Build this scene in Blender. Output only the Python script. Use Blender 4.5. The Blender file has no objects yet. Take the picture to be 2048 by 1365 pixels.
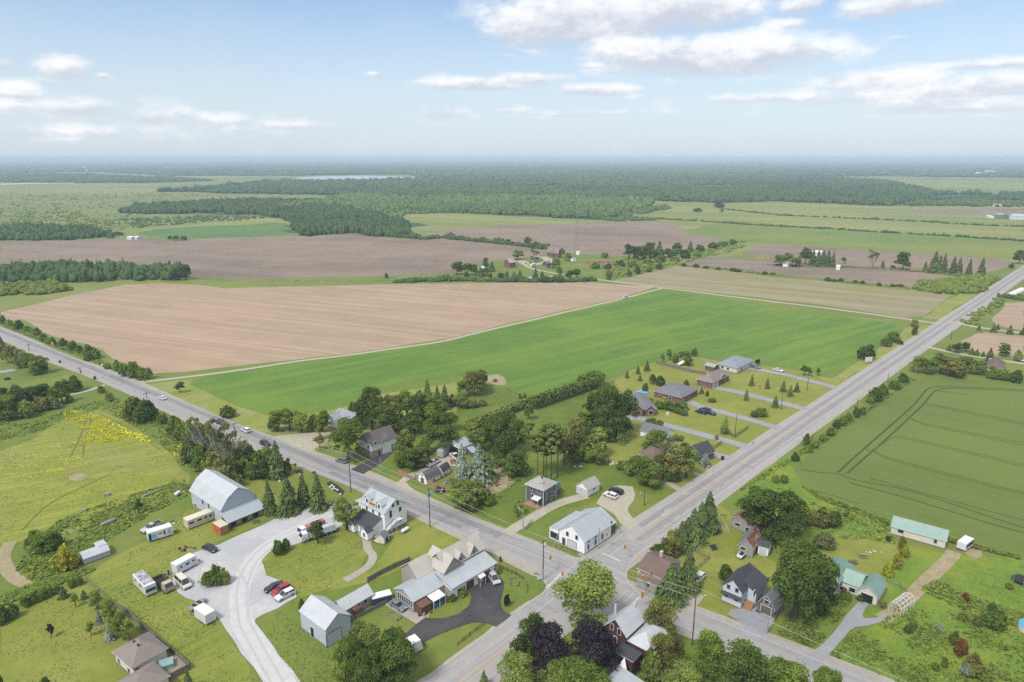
import bpy, math, random
import numpy as np
from mathutils import Vector, Matrix, noise as mnoise
random.seed(7); R = random.Random(11)
sc = bpy.context.scene
# ---------------------------------------------------------------- camera (aerial view, 24 mm, 100 m above the crossroads)
F = 1365.0; HY = 316.0; CX, CY = 1024.0, 682.5; H = 100.0
TH = math.atan((CY-HY)/F); CT, ST = math.cos(TH), math.sin(TH)
cd = bpy.data.cameras.new("camera"); cam = bpy.data.objects.new("camera", cd)
sc.collection.objects.link(cam); sc.camera = cam
cd.sensor_width = 36; cd.lens = 36*F/2048; cd.clip_start = 1; cd.clip_end = 250000
cam.location = (0, 0, H); cam.rotation_euler = (math.pi/2-TH, 0, 0)
# ---------------------------------------------------------------- sun
SUN_EL, SUN_AZ = math.radians(54), math.radians(-140)      # azimuth from +y towards +x
sd = Vector((math.sin(SUN_AZ)*math.cos(SUN_EL), math.cos(SUN_AZ)*math.cos(SUN_EL), math.sin(SUN_EL)))
sl = bpy.data.lights.new("sun", 'SUN'); sl.energy = 2.1; sl.angle = math.radians(12); sl.color = (1, .95, .87)
so = bpy.data.objects.new("sun", sl); sc.collection.objects.link(so)
so.rotation_euler = (-sd).to_track_quat('-Z', 'Y').to_euler(); so.location = (0, 0, 300)
# ---------------------------------------------------------------- exposure
sc.view_settings.view_transform = 'Standard'; sc.view_settings.look = 'None'
sc.view_settings.gamma = 1; sc.view_settings.use_curve_mapping = False
sc.view_settings.exposure = 0.95
sc.cycles.use_denoising = False
sc.cycles.max_bounces = 5; sc.cycles.diffuse_bounces = 3; sc.cycles.transparent_max_bounces = 6
sc.cycles.volume_bounces = 0
# ---------------------------------------------------------------- world
W = bpy.data.worlds.new("World"); sc.world = W; W.use_nodes = True
def pxdir(px, py):
    dx = (px-CX)/F; dv = (CY-py)/F
    d = Vector((dx, CT+dv*ST, -ST+dv*CT)); d.normalize(); return d
def azel(px, py):
    d = pxdir(px, py); return math.atan2(d.x, d.y), math.asin(d.z)
class NT:
    def __init__(s, nt): s.t = nt; s.n = nt.nodes; s.l = nt.links
    def new(s, ty, **k):
        o = s.n.new(ty)
        for a, b in k.items(): setattr(o, a, b)
        return o
    def inp(s, sock, v):
        if v is None: return
        if isinstance(v, bpy.types.NodeSocket): s.l.new(v, sock)
        else: sock.default_value = v
    def m(s, op, a, b=None, c=None, clamp=False):
        o = s.new('ShaderNodeMath', operation=op); o.use_clamp = clamp
        s.inp(o.inputs[0], a); s.inp(o.inputs[1], b); s.inp(o.inputs[2], c); return o.outputs[0]
    def mr(s, v, a, b, c=0., d=1., smooth=False):
        o = s.new('ShaderNodeMapRange'); o.interpolation_type = 'SMOOTHSTEP' if smooth else 'LINEAR'
        s.inp(o.inputs[0], v)
        for i, q in enumerate((a, b, c, d)): s.inp(o.inputs[i+1], q)
        return o.outputs[0]
    def mix(s, f, a, b, mode='MIX'):
        o = s.new('ShaderNodeMix', data_type='RGBA', blend_type=mode)
        s.inp(o.inputs[0], f); s.inp(o.inputs[6], c4(a)); s.inp(o.inputs[7], c4(b)); return o.outputs[2]
    def noise(s, vec, scale, detail=3., rough=.55, out=0, dist=0.):
        o = s.new('ShaderNodeTexNoise'); s.inp(o.inputs['Vector'], vec); s.inp(o.inputs['Scale'], scale)
        s.inp(o.inputs['Detail'], detail); s.inp(o.inputs['Roughness'], rough); s.inp(o.inputs['Distortion'], dist)
        return o.outputs[out]
    def map(s, vec, loc=(0,0,0), rot=(0,0,0), scale=(1,1,1)):
        o = s.new('ShaderNodeMapping'); s.inp(o.inputs[0], vec); s.inp(o.inputs[1], loc); s.inp(o.inputs[2], rot); s.inp(o.inputs[3], scale)
        return o.outputs[0]
def c4(c):
    if isinstance(c, tuple) and len(c) == 3: return (*c, 1)
    return c
def lin(v):
    v /= 255.; return v/12.92 if v <= .04045 else ((v+.055)/1.055)**2.4
def C(r, g, b, k=1.): return (lin(r)*k, lin(g)*k, lin(b)*k)
KA = 0.5                                     # a surface that shows as rgb in daylight has this share of it as its albedo
def A(r, g, b, k=KA): return (lin(r)*k, lin(g)*k, lin(b)*k)
def build_world():
    t = NT(W.node_tree); t.n.clear()
    sky = t.new('ShaderNodeTexSky', sky_type='NISHITA'); sky.sun_disc = False
    sky.sun_elevation = SUN_EL; sky.sun_rotation = SUN_AZ
    sky.altitude = 100; sky.air_density = 1.0; sky.dust_density = 1.2; sky.ozone_density = 1.6
    tc = t.new('ShaderNodeTexCoord').outputs['Generated']
    sp = t.new('ShaderNodeSeparateXYZ'); t.inp(sp.inputs[0], tc); x, y, z = sp.outputs
    az = t.m('ARCTAN2', x, y); el = t.m('ARCSINE', z)
    cv = t.new('ShaderNodeCombineXYZ'); t.inp(cv.inputs[0], az); t.inp(cv.inputs[1], t.m('MULTIPLY', el, 1.9))
    n1 = t.new('ShaderNodeTexNoise'); t.inp(n1.inputs['Vector'], cv.outputs[0]); n1.inputs['Scale'].default_value = 11; n1.inputs['Detail'].default_value = 6; n1.inputs['Roughness'].default_value = .6
    nb = t.m('SUBTRACT', n1.outputs[0], .5)
    n2 = t.noise(cv.outputs[0], 34, 5, .62)
    nc = t.m('SUBTRACT', n2, .5)
    # x px, y px, rx px, ry px, strength
    cl = [(1235,14,275,86,1.35),(1080,52,125,50,1.15),(1400,15,120,55,1.1),(1425,112,255,48,1.2),(1300,100,140,36,1.05),(1550,105,110,26,1.),
          (960,168,150,17,.95),(1060,158,80,14,.9),(1200,181,92,16,.95),(128,137,50,24,.9),(205,152,16,7,.7),(32,182,38,22,1.05),(-5,128,24,16,.7),
          (30,212,60,13,.6),(160,215,75,20,.68),(315,228,62,22,.5),(460,240,70,17,.5),(590,252,90,12,.42),(888,226,58,20,.5),
          (1760,162,135,24,.85),(1840,188,250,28,.68),(1985,168,125,26,.75),(2030,126,130,11,.7),(1520,197,130,12,.5),(1190,132,30,7,.6),
          (1790,12,95,24,1.05),(1600,12,38,24,1.),(1575,48,48,12,.6),(1796,77,20,6,.6),(1930,212,240,16,.5),(1170,228,130,9,.35),(745,148,18,5,.5),(120,262,190,14,.4),(1015,114,16,6,.5),(1025,222,40,8,.3)]
    den = None; sh = None
    for (px, py, rx, ry, st) in cl:
        a0, e0 = azel(px, py); ra = rx/F*1.02; re = ry/F*.97
        u = t.m('MULTIPLY', t.m('SUBTRACT', az, a0), 1/ra); v = t.m('MULTIPLY', t.m('SUBTRACT', el, e0), 1/re)
        vb = t.m('MAXIMUM', v, t.m('MULTIPLY', v, -1.15))          # flatter underneath
        d2 = t.m('ADD', t.m('MULTIPLY', u, u), t.m('MULTIPLY', vb, vb))
        g = t.m('MULTIPLY', t.m('SUBTRACT', 1.0, t.m('SQRT', d2)), st)
        g = t.m('MAXIMUM', g, -1)
        s_ = t.m('MULTIPLY', v, t.m('MAXIMUM', g, 0))
        if den is None: den, sh, wsum = g, s_, t.m('MAXIMUM', g, 0)
        else:
            den = t.m('SMOOTH_MAX', den, g, .15); sh = t.m('ADD', sh, s_); wsum = t.m('ADD', wsum, t.m('MAXIMUM', g, 0))
    dn = t.m('ADD', t.m('ADD', den, t.m('MULTIPLY', nb, 1.7)), t.m('MULTIPLY', nc, .5))
    mask = t.mr(dn, -.18, .62, 0, 1, True)
    shade = t.m('ADD', t.m('DIVIDE', sh, t.m('ADD', wsum, .08)), t.m('MULTIPLY', nb, 2.4))
    shade = t.m('ADD', shade, t.m('MULTIPLY', nc, 1.2))
    ccol = t.mix(t.mr(shade, -.55, .45, 0, 1, True), C(208,214,226,5.3), C(249,250,252,5.6))
    veil = t.m('MULTIPLY', t.mr(el, 0, .26, 1., 0, True), .75)
    skc = t.mix(1.0, sky.outputs[0], (.76, .80, .84, 1), 'MULTIPLY')
    skc = t.mix(t.m('ADD', veil, t.mr(n1.outputs[0], .45, .75, 0, .10)), skc, C(216,228,240,5.5))
    col = t.mix(t.m('MULTIPLY', mask, .95), skc, ccol)
    # unseen broken white cloud overhead, added for soft neutral fill light
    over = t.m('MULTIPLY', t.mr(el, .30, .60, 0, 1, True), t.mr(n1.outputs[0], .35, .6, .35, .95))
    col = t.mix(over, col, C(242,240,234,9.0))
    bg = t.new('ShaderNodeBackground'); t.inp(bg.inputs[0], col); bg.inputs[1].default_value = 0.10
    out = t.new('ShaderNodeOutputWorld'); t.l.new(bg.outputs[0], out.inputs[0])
build_world()
# ---------------------------------------------------------------- geometry helpers
def P(px, py, z=0.):
    """the point at height z that shows at photo pixel px, py"""
    dx = (px-CX)/F; dv = (CY-py)/F
    d = (dx, CT+dv*ST, -ST+dv*CT); t = (z-H)/d[2]
    return Vector((d[0]*t, d[1]*t, z))
def proj(x, y, z):
    zz = z-H; d = y*CT-zz*ST; u = y*ST+zz*CT
    return CX+F*x/d, CY-F*u/d
def depth(p): return p[1]*CT+(H-p[2])*ST
def height_at(g, top):
    lo, hi = 0., 90.
    for _ in range(40):
        m = (lo+hi)/2
        if proj(g[0], g[1], m)[1] > top: lo = m
        else: hi = m
    return lo
def link(o, parent=None):
    sc.collection.objects.link(o)
    if parent is not None: o.parent = parent
    return o
def mesh(name, V, Fc, mats=None, parent=None, idx=None, smooth=False):
    me = bpy.data.meshes.new(name); me.from_pydata([tuple(v) for v in V], [], Fc)
    if mats is not None:
        for m in (mats if isinstance(mats, (list, tuple)) else [mats]): me.materials.append(m)
    if idx is not None: me.polygons.foreach_set('material_index', idx)
    if smooth: me.polygons.foreach_set('use_smooth', [True]*len(me.polygons))
    me.update(); return link(bpy.data.objects.new(name, me), parent)
def tag(o, label=None, cat=None, group=None, kind=None):
    if label: o['label'] = label
    if cat: o['category'] = cat
    if group: o['group'] = group
    if kind: o['kind'] = kind
    return o
def thing(name, label, cat, loc=(0,0,0), rz=0., group=None):
    o = bpy.data.objects.new(name, None); link(o); o.empty_display_size = .3
    o.location = loc; o.rotation_euler = (0, 0, rz); return tag(o, label, cat, group)
class MB:
    """collects shapes into one mesh"""
    def __init__(s): s.V = []; s.F = []; s.I = []
    def add(s, V, Fc, i=0):
        n = len(s.V); s.V += [tuple(v) for v in V]; s.F += [tuple(q+n for q in f) for f in Fc]; s.I += [i]*len(Fc); return s
    def box(s, x0, x1, y0, y1, z0, z1, i=0):
        V = [(x,y,z) for z in (z0,z1) for y in (y0,y1) for x in (x0,x1)]
        return s.add(V, [(0,2,3,1),(4,5,7,6),(0,1,5,4),(2,6,7,3),(0,4,6,2),(1,3,7,5)], i)
    def slab(s, poly, t, i=0, j=None):
        """polygon (top at +t) with thickness; sides get material j"""
        j = i if j is None else j; n = len(poly)
        V = [(p[0],p[1],p[2]) for p in poly]+[(p[0],p[1],p[2]+t) for p in poly]
        s.add(V, [tuple(range(n, 2*n))], i); m = len(s.V)-2*n
        s.F.append(tuple(m+k for k in reversed(range(n)))); s.I.append(j)
        for k in range(n):
            q = (k+1) % n; s.F.append((m+k, m+q, m+n+q, m+n+k)); s.I.append(j)
        return s
    def tube(s, a, b, r, r2=None, n=8, i=0, cap=True):
        a = Vector(a); b = Vector(b); r2 = r if r2 is None else r2
        d = (b-a).normalized(); q = d.to_track_quat('Z', 'Y')
        V = [a+q @ Vector((math.cos(k*math.tau/n)*r, math.sin(k*math.tau/n)*r, 0)) for k in range(n)]
        V += [b+q @ Vector((math.cos(k*math.tau/n)*r2, math.sin(k*math.tau/n)*r2, 0)) for k in range(n)]
        Fc = [(k, (k+1) % n, n+(k+1) % n, n+k) for k in range(n)]
        if cap: Fc += [tuple(range(n-1,-1,-1)), tuple(range(n, 2*n))]
        return s.add(V, Fc, i)
    def prof(s, rings, i=0, cap=True):
        """loft between rings of equal length"""
        n = len(rings[0]); V = [v for r in rings for v in r]; Fc = []
        for a in range(len(rings)-1):
            for k in range(n): Fc.append((a*n+k, a*n+(k+1) % n, (a+1)*n+(k+1) % n, (a+1)*n+k))
        if cap: Fc += [tuple(range(n-1,-1,-1)), tuple((len(rings)-1)*n+k for k in range(n))]
        return s.add(V, Fc, i)
    def build(s, name, mats, parent=None, smooth=False): return mesh(name, s.V, s.F, mats, parent, s.I, smooth)
# ---------------------------------------------------------------- materials
MATS = {}
def M(name, c, c2=None, scale=1., rough=.85, amt=.5, detail=4., big=None, bigscale=.05, bigamt=.5, streak=None, metallic=0., bump=0., coord='Position', ribs=None, spec=.3, fine=None):
    """procedural surface: c/c2 blended by noise, a second large-scale colour `big`, streaks along an angle, ribs along an object axis"""
    if name in MATS: return MATS[name]
    m = bpy.data.materials.new(name); m.use_nodes = True; t = NT(m.node_tree); MATS[name] = m
    b = m.node_tree.nodes['Principled BSDF']; b.inputs['Roughness'].default_value = rough; b.inputs['Metallic'].default_value = metallic
    b.inputs['Specular IOR Level'].default_value = spec
    if coord == 'Position': vec = t.new('ShaderNodeNewGeometry').outputs['Position']
    else: vec = t.new('ShaderNodeTexCoord').outputs['Object']
    col = c4(c)
    if c2 is not None:
        n = t.noise(vec, scale, detail, .6)
        f = t.mr(n, .5-.25/max(amt,.05)*.5, .5+.25/max(amt,.05)*.5)
        col = t.mix(f, c, c2)
    if big is not None:
        n = t.noise(vec, bigscale, 4, .6); f = t.m('MULTIPLY', t.mr(n, .42, .66, 0, 1, True), bigamt); col = t.mix(f, col, big)
    if streak is not None:
        for (ang, sx, sy, cc, am) in streak:
            r = t.map(t.map(vec, rot=(0,0,-ang)), scale=(sx, sy, 1)); n = t.noise(r, 1., 4, .6)
            col = t.mix(t.m('MULTIPLY', t.mr(n, .46, .62, 0, 1, True), am), col, cc)
    if fine is not None:
        n = t.noise(vec, fine[0], 2, .7); col = t.mix(1., col, t.mix(n, (1-fine[1],)*3, (1+fine[1],)*3), 'MULTIPLY')
    if ribs is not None:
        ax, per, st = ribs
        sp = t.new('ShaderNodeSeparateXYZ'); t.inp(sp.inputs[0], t.new('ShaderNodeTexCoord').outputs['Object'])
        w = t.m('PINGPONG', sp.outputs[ax], per/2); w = t.mr(w, 0, per*.12, 1-st, 1)
        cw = t.new('ShaderNodeCombineColor'); [t.inp(cw.inputs[k], w) for k in range(3)]
        col = t.mix(1., col, cw.outputs[0], 'MULTIPLY')
    t.inp(b.inputs['Base Color'], col)
    if bump:
        bp = t.new('ShaderNodeBump'); bp.inputs['Strength'].default_value = bump; bp.inputs['Distance'].default_value = .2
        t.inp(bp.inputs['Height'], t.noise(vec, scale*3, 3)); t.inp(b.inputs['Normal'], bp.outputs[0])
    return m
def wdir(a, b):
    p, q = P(*a), P(*b); return math.atan2(q.y-p.y, q.x-p.x)
# ---------------------------------------------------------------- sheets on the ground
def densify(pts, closed=True, jit=.25, step=3.0, seed=0):
    out = []; n = len(pts)
    for i in range(n if closed else n-1):
        a, b = pts[i], pts[(i+1) % n]; L = (b-a).length
        d = max(1, a.length/150.); k = max(1, min(60, int(L/(step*d))))
        for j in range(k):
            p = a.lerp(b, j/k)
            if jit:
                v = mnoise.noise_vector(Vector((p.x, p.y, seed*7.3))/(2.5*step*d))*jit*min(d, 6)*2
                p = Vector((p.x+v.x, p.y+v.y, p.z))
            out.append(p)
    if not closed:
        if len(out) > 1 and (out[-1]-pts[-1]).length < step*.6: out.pop()
        out.append(pts[-1])
    return out
LEV = [0]
def sheet(name, pts, mat, lev, jit=.35, label=None, z=None, kind='structure', smooth=0):
    q = [P(*p) for p in pts]
    for _ in range(smooth):
        n = len(q); r = []
        for i in range(n):
            a, b = q[i], q[(i+1) % n]; r += [a.lerp(b, .25), a.lerp(b, .75)]
        q = r
    q = densify(q, True, jit)
    LEV[0] += 1; zz = (lev*.012+LEV[0]*.0002) if z is None else z
    o = mesh(name, [(p.x, p.y, zz) for p in q], [tuple(range(len(q)))], mat)
    return tag(o, label, None, None, kind)
def chaikin(q, k):
    for _ in range(k):
        r = [q[0]]
        for i in range(len(q)-1): r += [q[i].lerp(q[i+1], .25), q[i].lerp(q[i+1], .75)]
        q = r+[q[-1]]
    return q
def strip_pts(q, w):
    """left and right edges of a ribbon of width w (number or list) along world points q"""
    L = []; Rr = []
    for i, p in enumerate(q):
        a = q[max(0, i-1)]; b = q[min(len(q)-1, i+1)]; d = Vector((b.x-a.x, b.y-a.y, 0))
        if d.length == 0: d = Vector((1, 0, 0))
        d.normalize(); n = Vector((-d.y, d.x, 0)); ww = w if not isinstance(w, (list, tuple)) else w[0]+(w[-1]-w[0])*i/max(1, len(q)-1)
        L.append(p+n*ww/2); Rr.append(p-n*ww/2)
    return L, Rr
def ribbon(name, pts, w, mat, lev, smooth=2, jit=0., world=False, kind='structure', dash=None, mb=None):
    q = [Vector((p[0], p[1], 0)) for p in pts] if world else [P(*p) for p in pts]
    if smooth: q = chaikin(q, smooth)
    if jit: q = densify(q, False, jit)
    LEV[0] += 1; zz = lev*.012+LEV[0]*.0002
    L, Rr = strip_pts(q, w); V = []; Fc = []
    if dash is None:
        n = len(q); V = [(p.x, p.y, zz) for p in L]+[(p.x, p.y, zz) for p in Rr]
        Fc = [(i, i+1, n+i+1, n+i) for i in range(n-1)]
    else:
        on, off = dash; s = 0.
        for i in range(len(q)-1):
            a, b = q[i], q[i+1]; Ls = (b-a).length; d = (b-a).normalized(); nn = Vector((-d.y, d.x, 0))*w/2
            while s < Ls:
                e = min(s+on, Ls); p0 = a+d*s; p1 = a+d*e; k = len(V)
                V += [(p0+nn)[:2]+(zz,), (p1+nn)[:2]+(zz,), (p1-nn)[:2]+(zz,), (p0-nn)[:2]+(zz,)]; Fc.append((k, k+1, k+2, k+3)); s += on+off
            s -= Ls
    if mb is not None: mb.add(V, Fc); return None
    return tag(mesh(name, V, Fc, mat), None, None, None, kind)
HAZE=1.3e-4
# ================================================================ ground, fields, roads
G_base = M('grass_ground', A(131,147,59), A(105,131,47), scale=.35, amt=.6, detail=6, big=A(153,151,76), bigscale=.03, bigamt=.6, fine=(2.4,.2),
           streak=[(.6,.012,.06,A(116,147,54),.5)])
G_far = M('far_ground', A(120,139,69), A(98,124,63), scale=.004, amt=.7, detail=5, big=A(151,149,93), bigscale=.0012, bigamt=.6, streak=[(0.1,.0006,.004,A(90,116,59),.6)])
tag(mesh('ground', [(-9000,20,0),(9000,20,0),(9000,9000,0),(-9000,9000,0)], [(0,1,2,3)], G_base), 'green grassland around the village', None, None, 'structure')
tag(mesh('ground', [(-70000,9000,0),(70000,9000,0),(70000,72000,0),(-70000,72000,0)], [(0,1,2,3)], G_far), 'far plain reaching to the horizon', None, None, 'structure')
a_hwy = math.atan2(-.7575, 1); a_b = math.atan2(1.044, 1)
tan_f = M('tilled_tan', A(192,168,142), A(178,155,131), scale=.05, amt=.8, detail=5, big=A(206,176,146), bigscale=.008, bigamt=.6, fine=(1.1,.18),  # lighter large-scale tone paints sunny patches into the field colour
          streak=[(wdir((205,691),(420,722)),.006,.22,A(212,190,162),.5), (wdir((205,691),(420,722)),.004,.12,A(180,152,126),.5)])
brn_f = M('tilled_brown', A(166,146,126), A(150,132,114), scale=.02, amt=.7, detail=5, big=A(126,116,104), bigscale=.006, bigamt=.8, fine=(.6,.08),
          streak=[(wdir((200,500),(700,520)),.002,.03,A(168,150,134),.4)])
bean = M('bean_crop', A(108,146,50), A(98,136,46), scale=.06, amt=.7, detail=5, big=A(130,160,50), bigscale=.014, bigamt=.7, fine=(1.2,.14),
         streak=[(wdir((700,760),(1300,640)),.007,.10,A(134,164,54),.5), (wdir((700,760),(1300,640)),.010,.22,A(88,130,36),.35)])
wheat = M('wheat_crop', A(118,136,60), A(108,128,54), scale=.08, amt=.7, detail=5, big=A(128,148,62), bigscale=.02, bigamt=.6, fine=(1.6,.12),
          streak=[(wdir((1833,982),(2048,1040)),.012,.16,A(122,140,60),.5)])
sparse = M('sprouting_field', A(166,160,122), A(158,148,112), scale=.04, amt=.7, detail=5, big=A(151,149,79), bigscale=.012, bigamt=.7, fine=(1.2,.08),
          streak=[(wdir((1400,590),(1800,630)),.004,.06,A(184,172,140),.6)])
strip_g = M('strip_crop', A(98,139,72), A(90,131,65), scale=.02, amt=.6, big=A(120,149,69), bigscale=.006, bigamt=.5)
hay = M('hayfield', A(141,153,72), A(129,145,70), scale=.012, amt=.7, detail=5, big=A(164,166,89), bigscale=.003, bigamt=.7,
        streak=[(wdir((1400,440),(2000,460)),.0012,.015,A(166,168,112),.6)], fine=(.3,.08))
meadow = M('green_meadow', A(127,149,65), A(116,141,61), scale=.02, amt=.6, detail=5, big=A(157,159,74), bigscale=.006, bigamt=.6)
marsh = M('marsh', A(137,149,76), A(116,135,65), scale=.02, amt=.6, detail=6, big=A(157,161,91), bigscale=.004, bigamt=.6, fine=(.15,.14))
rough_g = M('rough_grass', A(128,157,50), A(104,139,43), scale=.5, amt=.7, detail=6, big=A(154,167,57), bigscale=.06, bigamt=.7, fine=(2,.24))
lawn = M('lawn_grass', A(154,159,65), A(135,148,56), scale=.25, amt=.7, detail=6, big=A(164,166,84), bigscale=.07, bigamt=.7, fine=(2.4,.16))
lawn2 = M('green_lawn_grass', A(112,135,46), A(98,124,41), scale=.25, amt=.7, detail=6, big=A(131,145,54), bigscale=.06, bigamt=.7, fine=(2.4,.16))
mown = M('mown_grass', A(144,157,62), A(119,140,50), scale=.3, amt=.7, detail=6, big=A(162,164,78), bigscale=.06, bigamt=.7, fine=(2.4,.16),
         streak=[(wdir((760,1120),(860,1070)),.04,1.3,A(172,170,74),.5)])
verge = M('verge_grass', A(140,157,56), A(161,165,73), scale=.3, amt=.7, detail=6, big=A(175,171,124), bigscale=.08, bigamt=.5, fine=(2,.26))
flowerfield = M('weedy_field', A(159,165,63), A(135,150,57), scale=.15, amt=.7, detail=6, big=A(160,160,98), bigscale=.03, bigamt=.6, fine=(1.6,.26),
         streak=[(wdir((0,1000),(300,940)),.03,.45,A(179,181,67),.6)])
dirt = M('bare_dirt', A(196,180,152), A(172,156,124), scale=.8, amt=.6, detail=6, big=A(150,152,96), bigscale=.25, bigamt=.5, fine=(4,.12))
gravel = M('gravel', A(222,222,224), A(206,207,212), scale=.6, amt=.7, detail=6, big=A(194,197,206), bigscale=.09, bigamt=.8, fine=(5,.1))
gravel_l = M('worn_gravel', A(230,230,231), A(216,217,220), scale=.5, amt=.7, detail=6, fine=(5,.08))
track = M('gravel_track', A(206,200,182), A(190,184,164), scale=.5, amt=.7, detail=5, fine=(4,.1))
shoulder = M('shoulder_gravel', A(200,192,184), A(184,178,168), scale=.8, amt=.7, detail=6, big=A(172,172,150), bigscale=.15, bigamt=.5, fine=(5,.1))
asph = M('asphalt', A(187,185,186), A(175,174,176), scale=.4, amt=.7, detail=6, big=A(181,181,185), bigscale=.05, bigamt=.6, fine=(6,.06), rough=.9,
         streak=[(a_hwy,.02,1.2,A(164,162,164),.55)])
asph2 = M('asphalt_side_road', A(195,192,191), A(183,180,180), scale=.4, amt=.7, detail=6, big=A(189,187,187), bigscale=.05, bigamt=.6, fine=(6,.06), rough=.9,
         streak=[(a_b,.02,1.2,A(173,169,170),.55)])
black = M('fresh_asphalt', A(84,82,86), A(72,70,75), scale=.6, amt=.7, detail=6, big=A(104,102,104), bigscale=.12, bigamt=.5, fine=(5,.1), rough=.85)
grey_d = M('driveway_asphalt', A(176,178,186), A(164,166,174), scale=.5, amt=.7, detail=6, big=A(186,187,190), bigscale=.1, bigamt=.5, fine=(5,.06))
conc = M('concrete', A(196,190,184), A(184,178,172), scale=1., amt=.6, detail=6, fine=(4,.06))
lakem = M('lake_water', A(205,214,222), A(196,206,216), scale=.01, rough=.35, amt=.5)
white_p = M('road_paint', A(232,232,232), A(205,206,208), scale=1.5, amt=.9, detail=5)
orange_p = M('orange_paint', A(232,176,110), A(214,186,150), scale=.6, amt=.9, detail=5)
yellow_p = M('yellow_paint', A(220,208,170), A(200,190,165), scale=.6, amt=.9, detail=5)
def S(name, pts, mat, lev, label=None, **k): return sheet(name, pts, mat, lev, label=label, **k)
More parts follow.
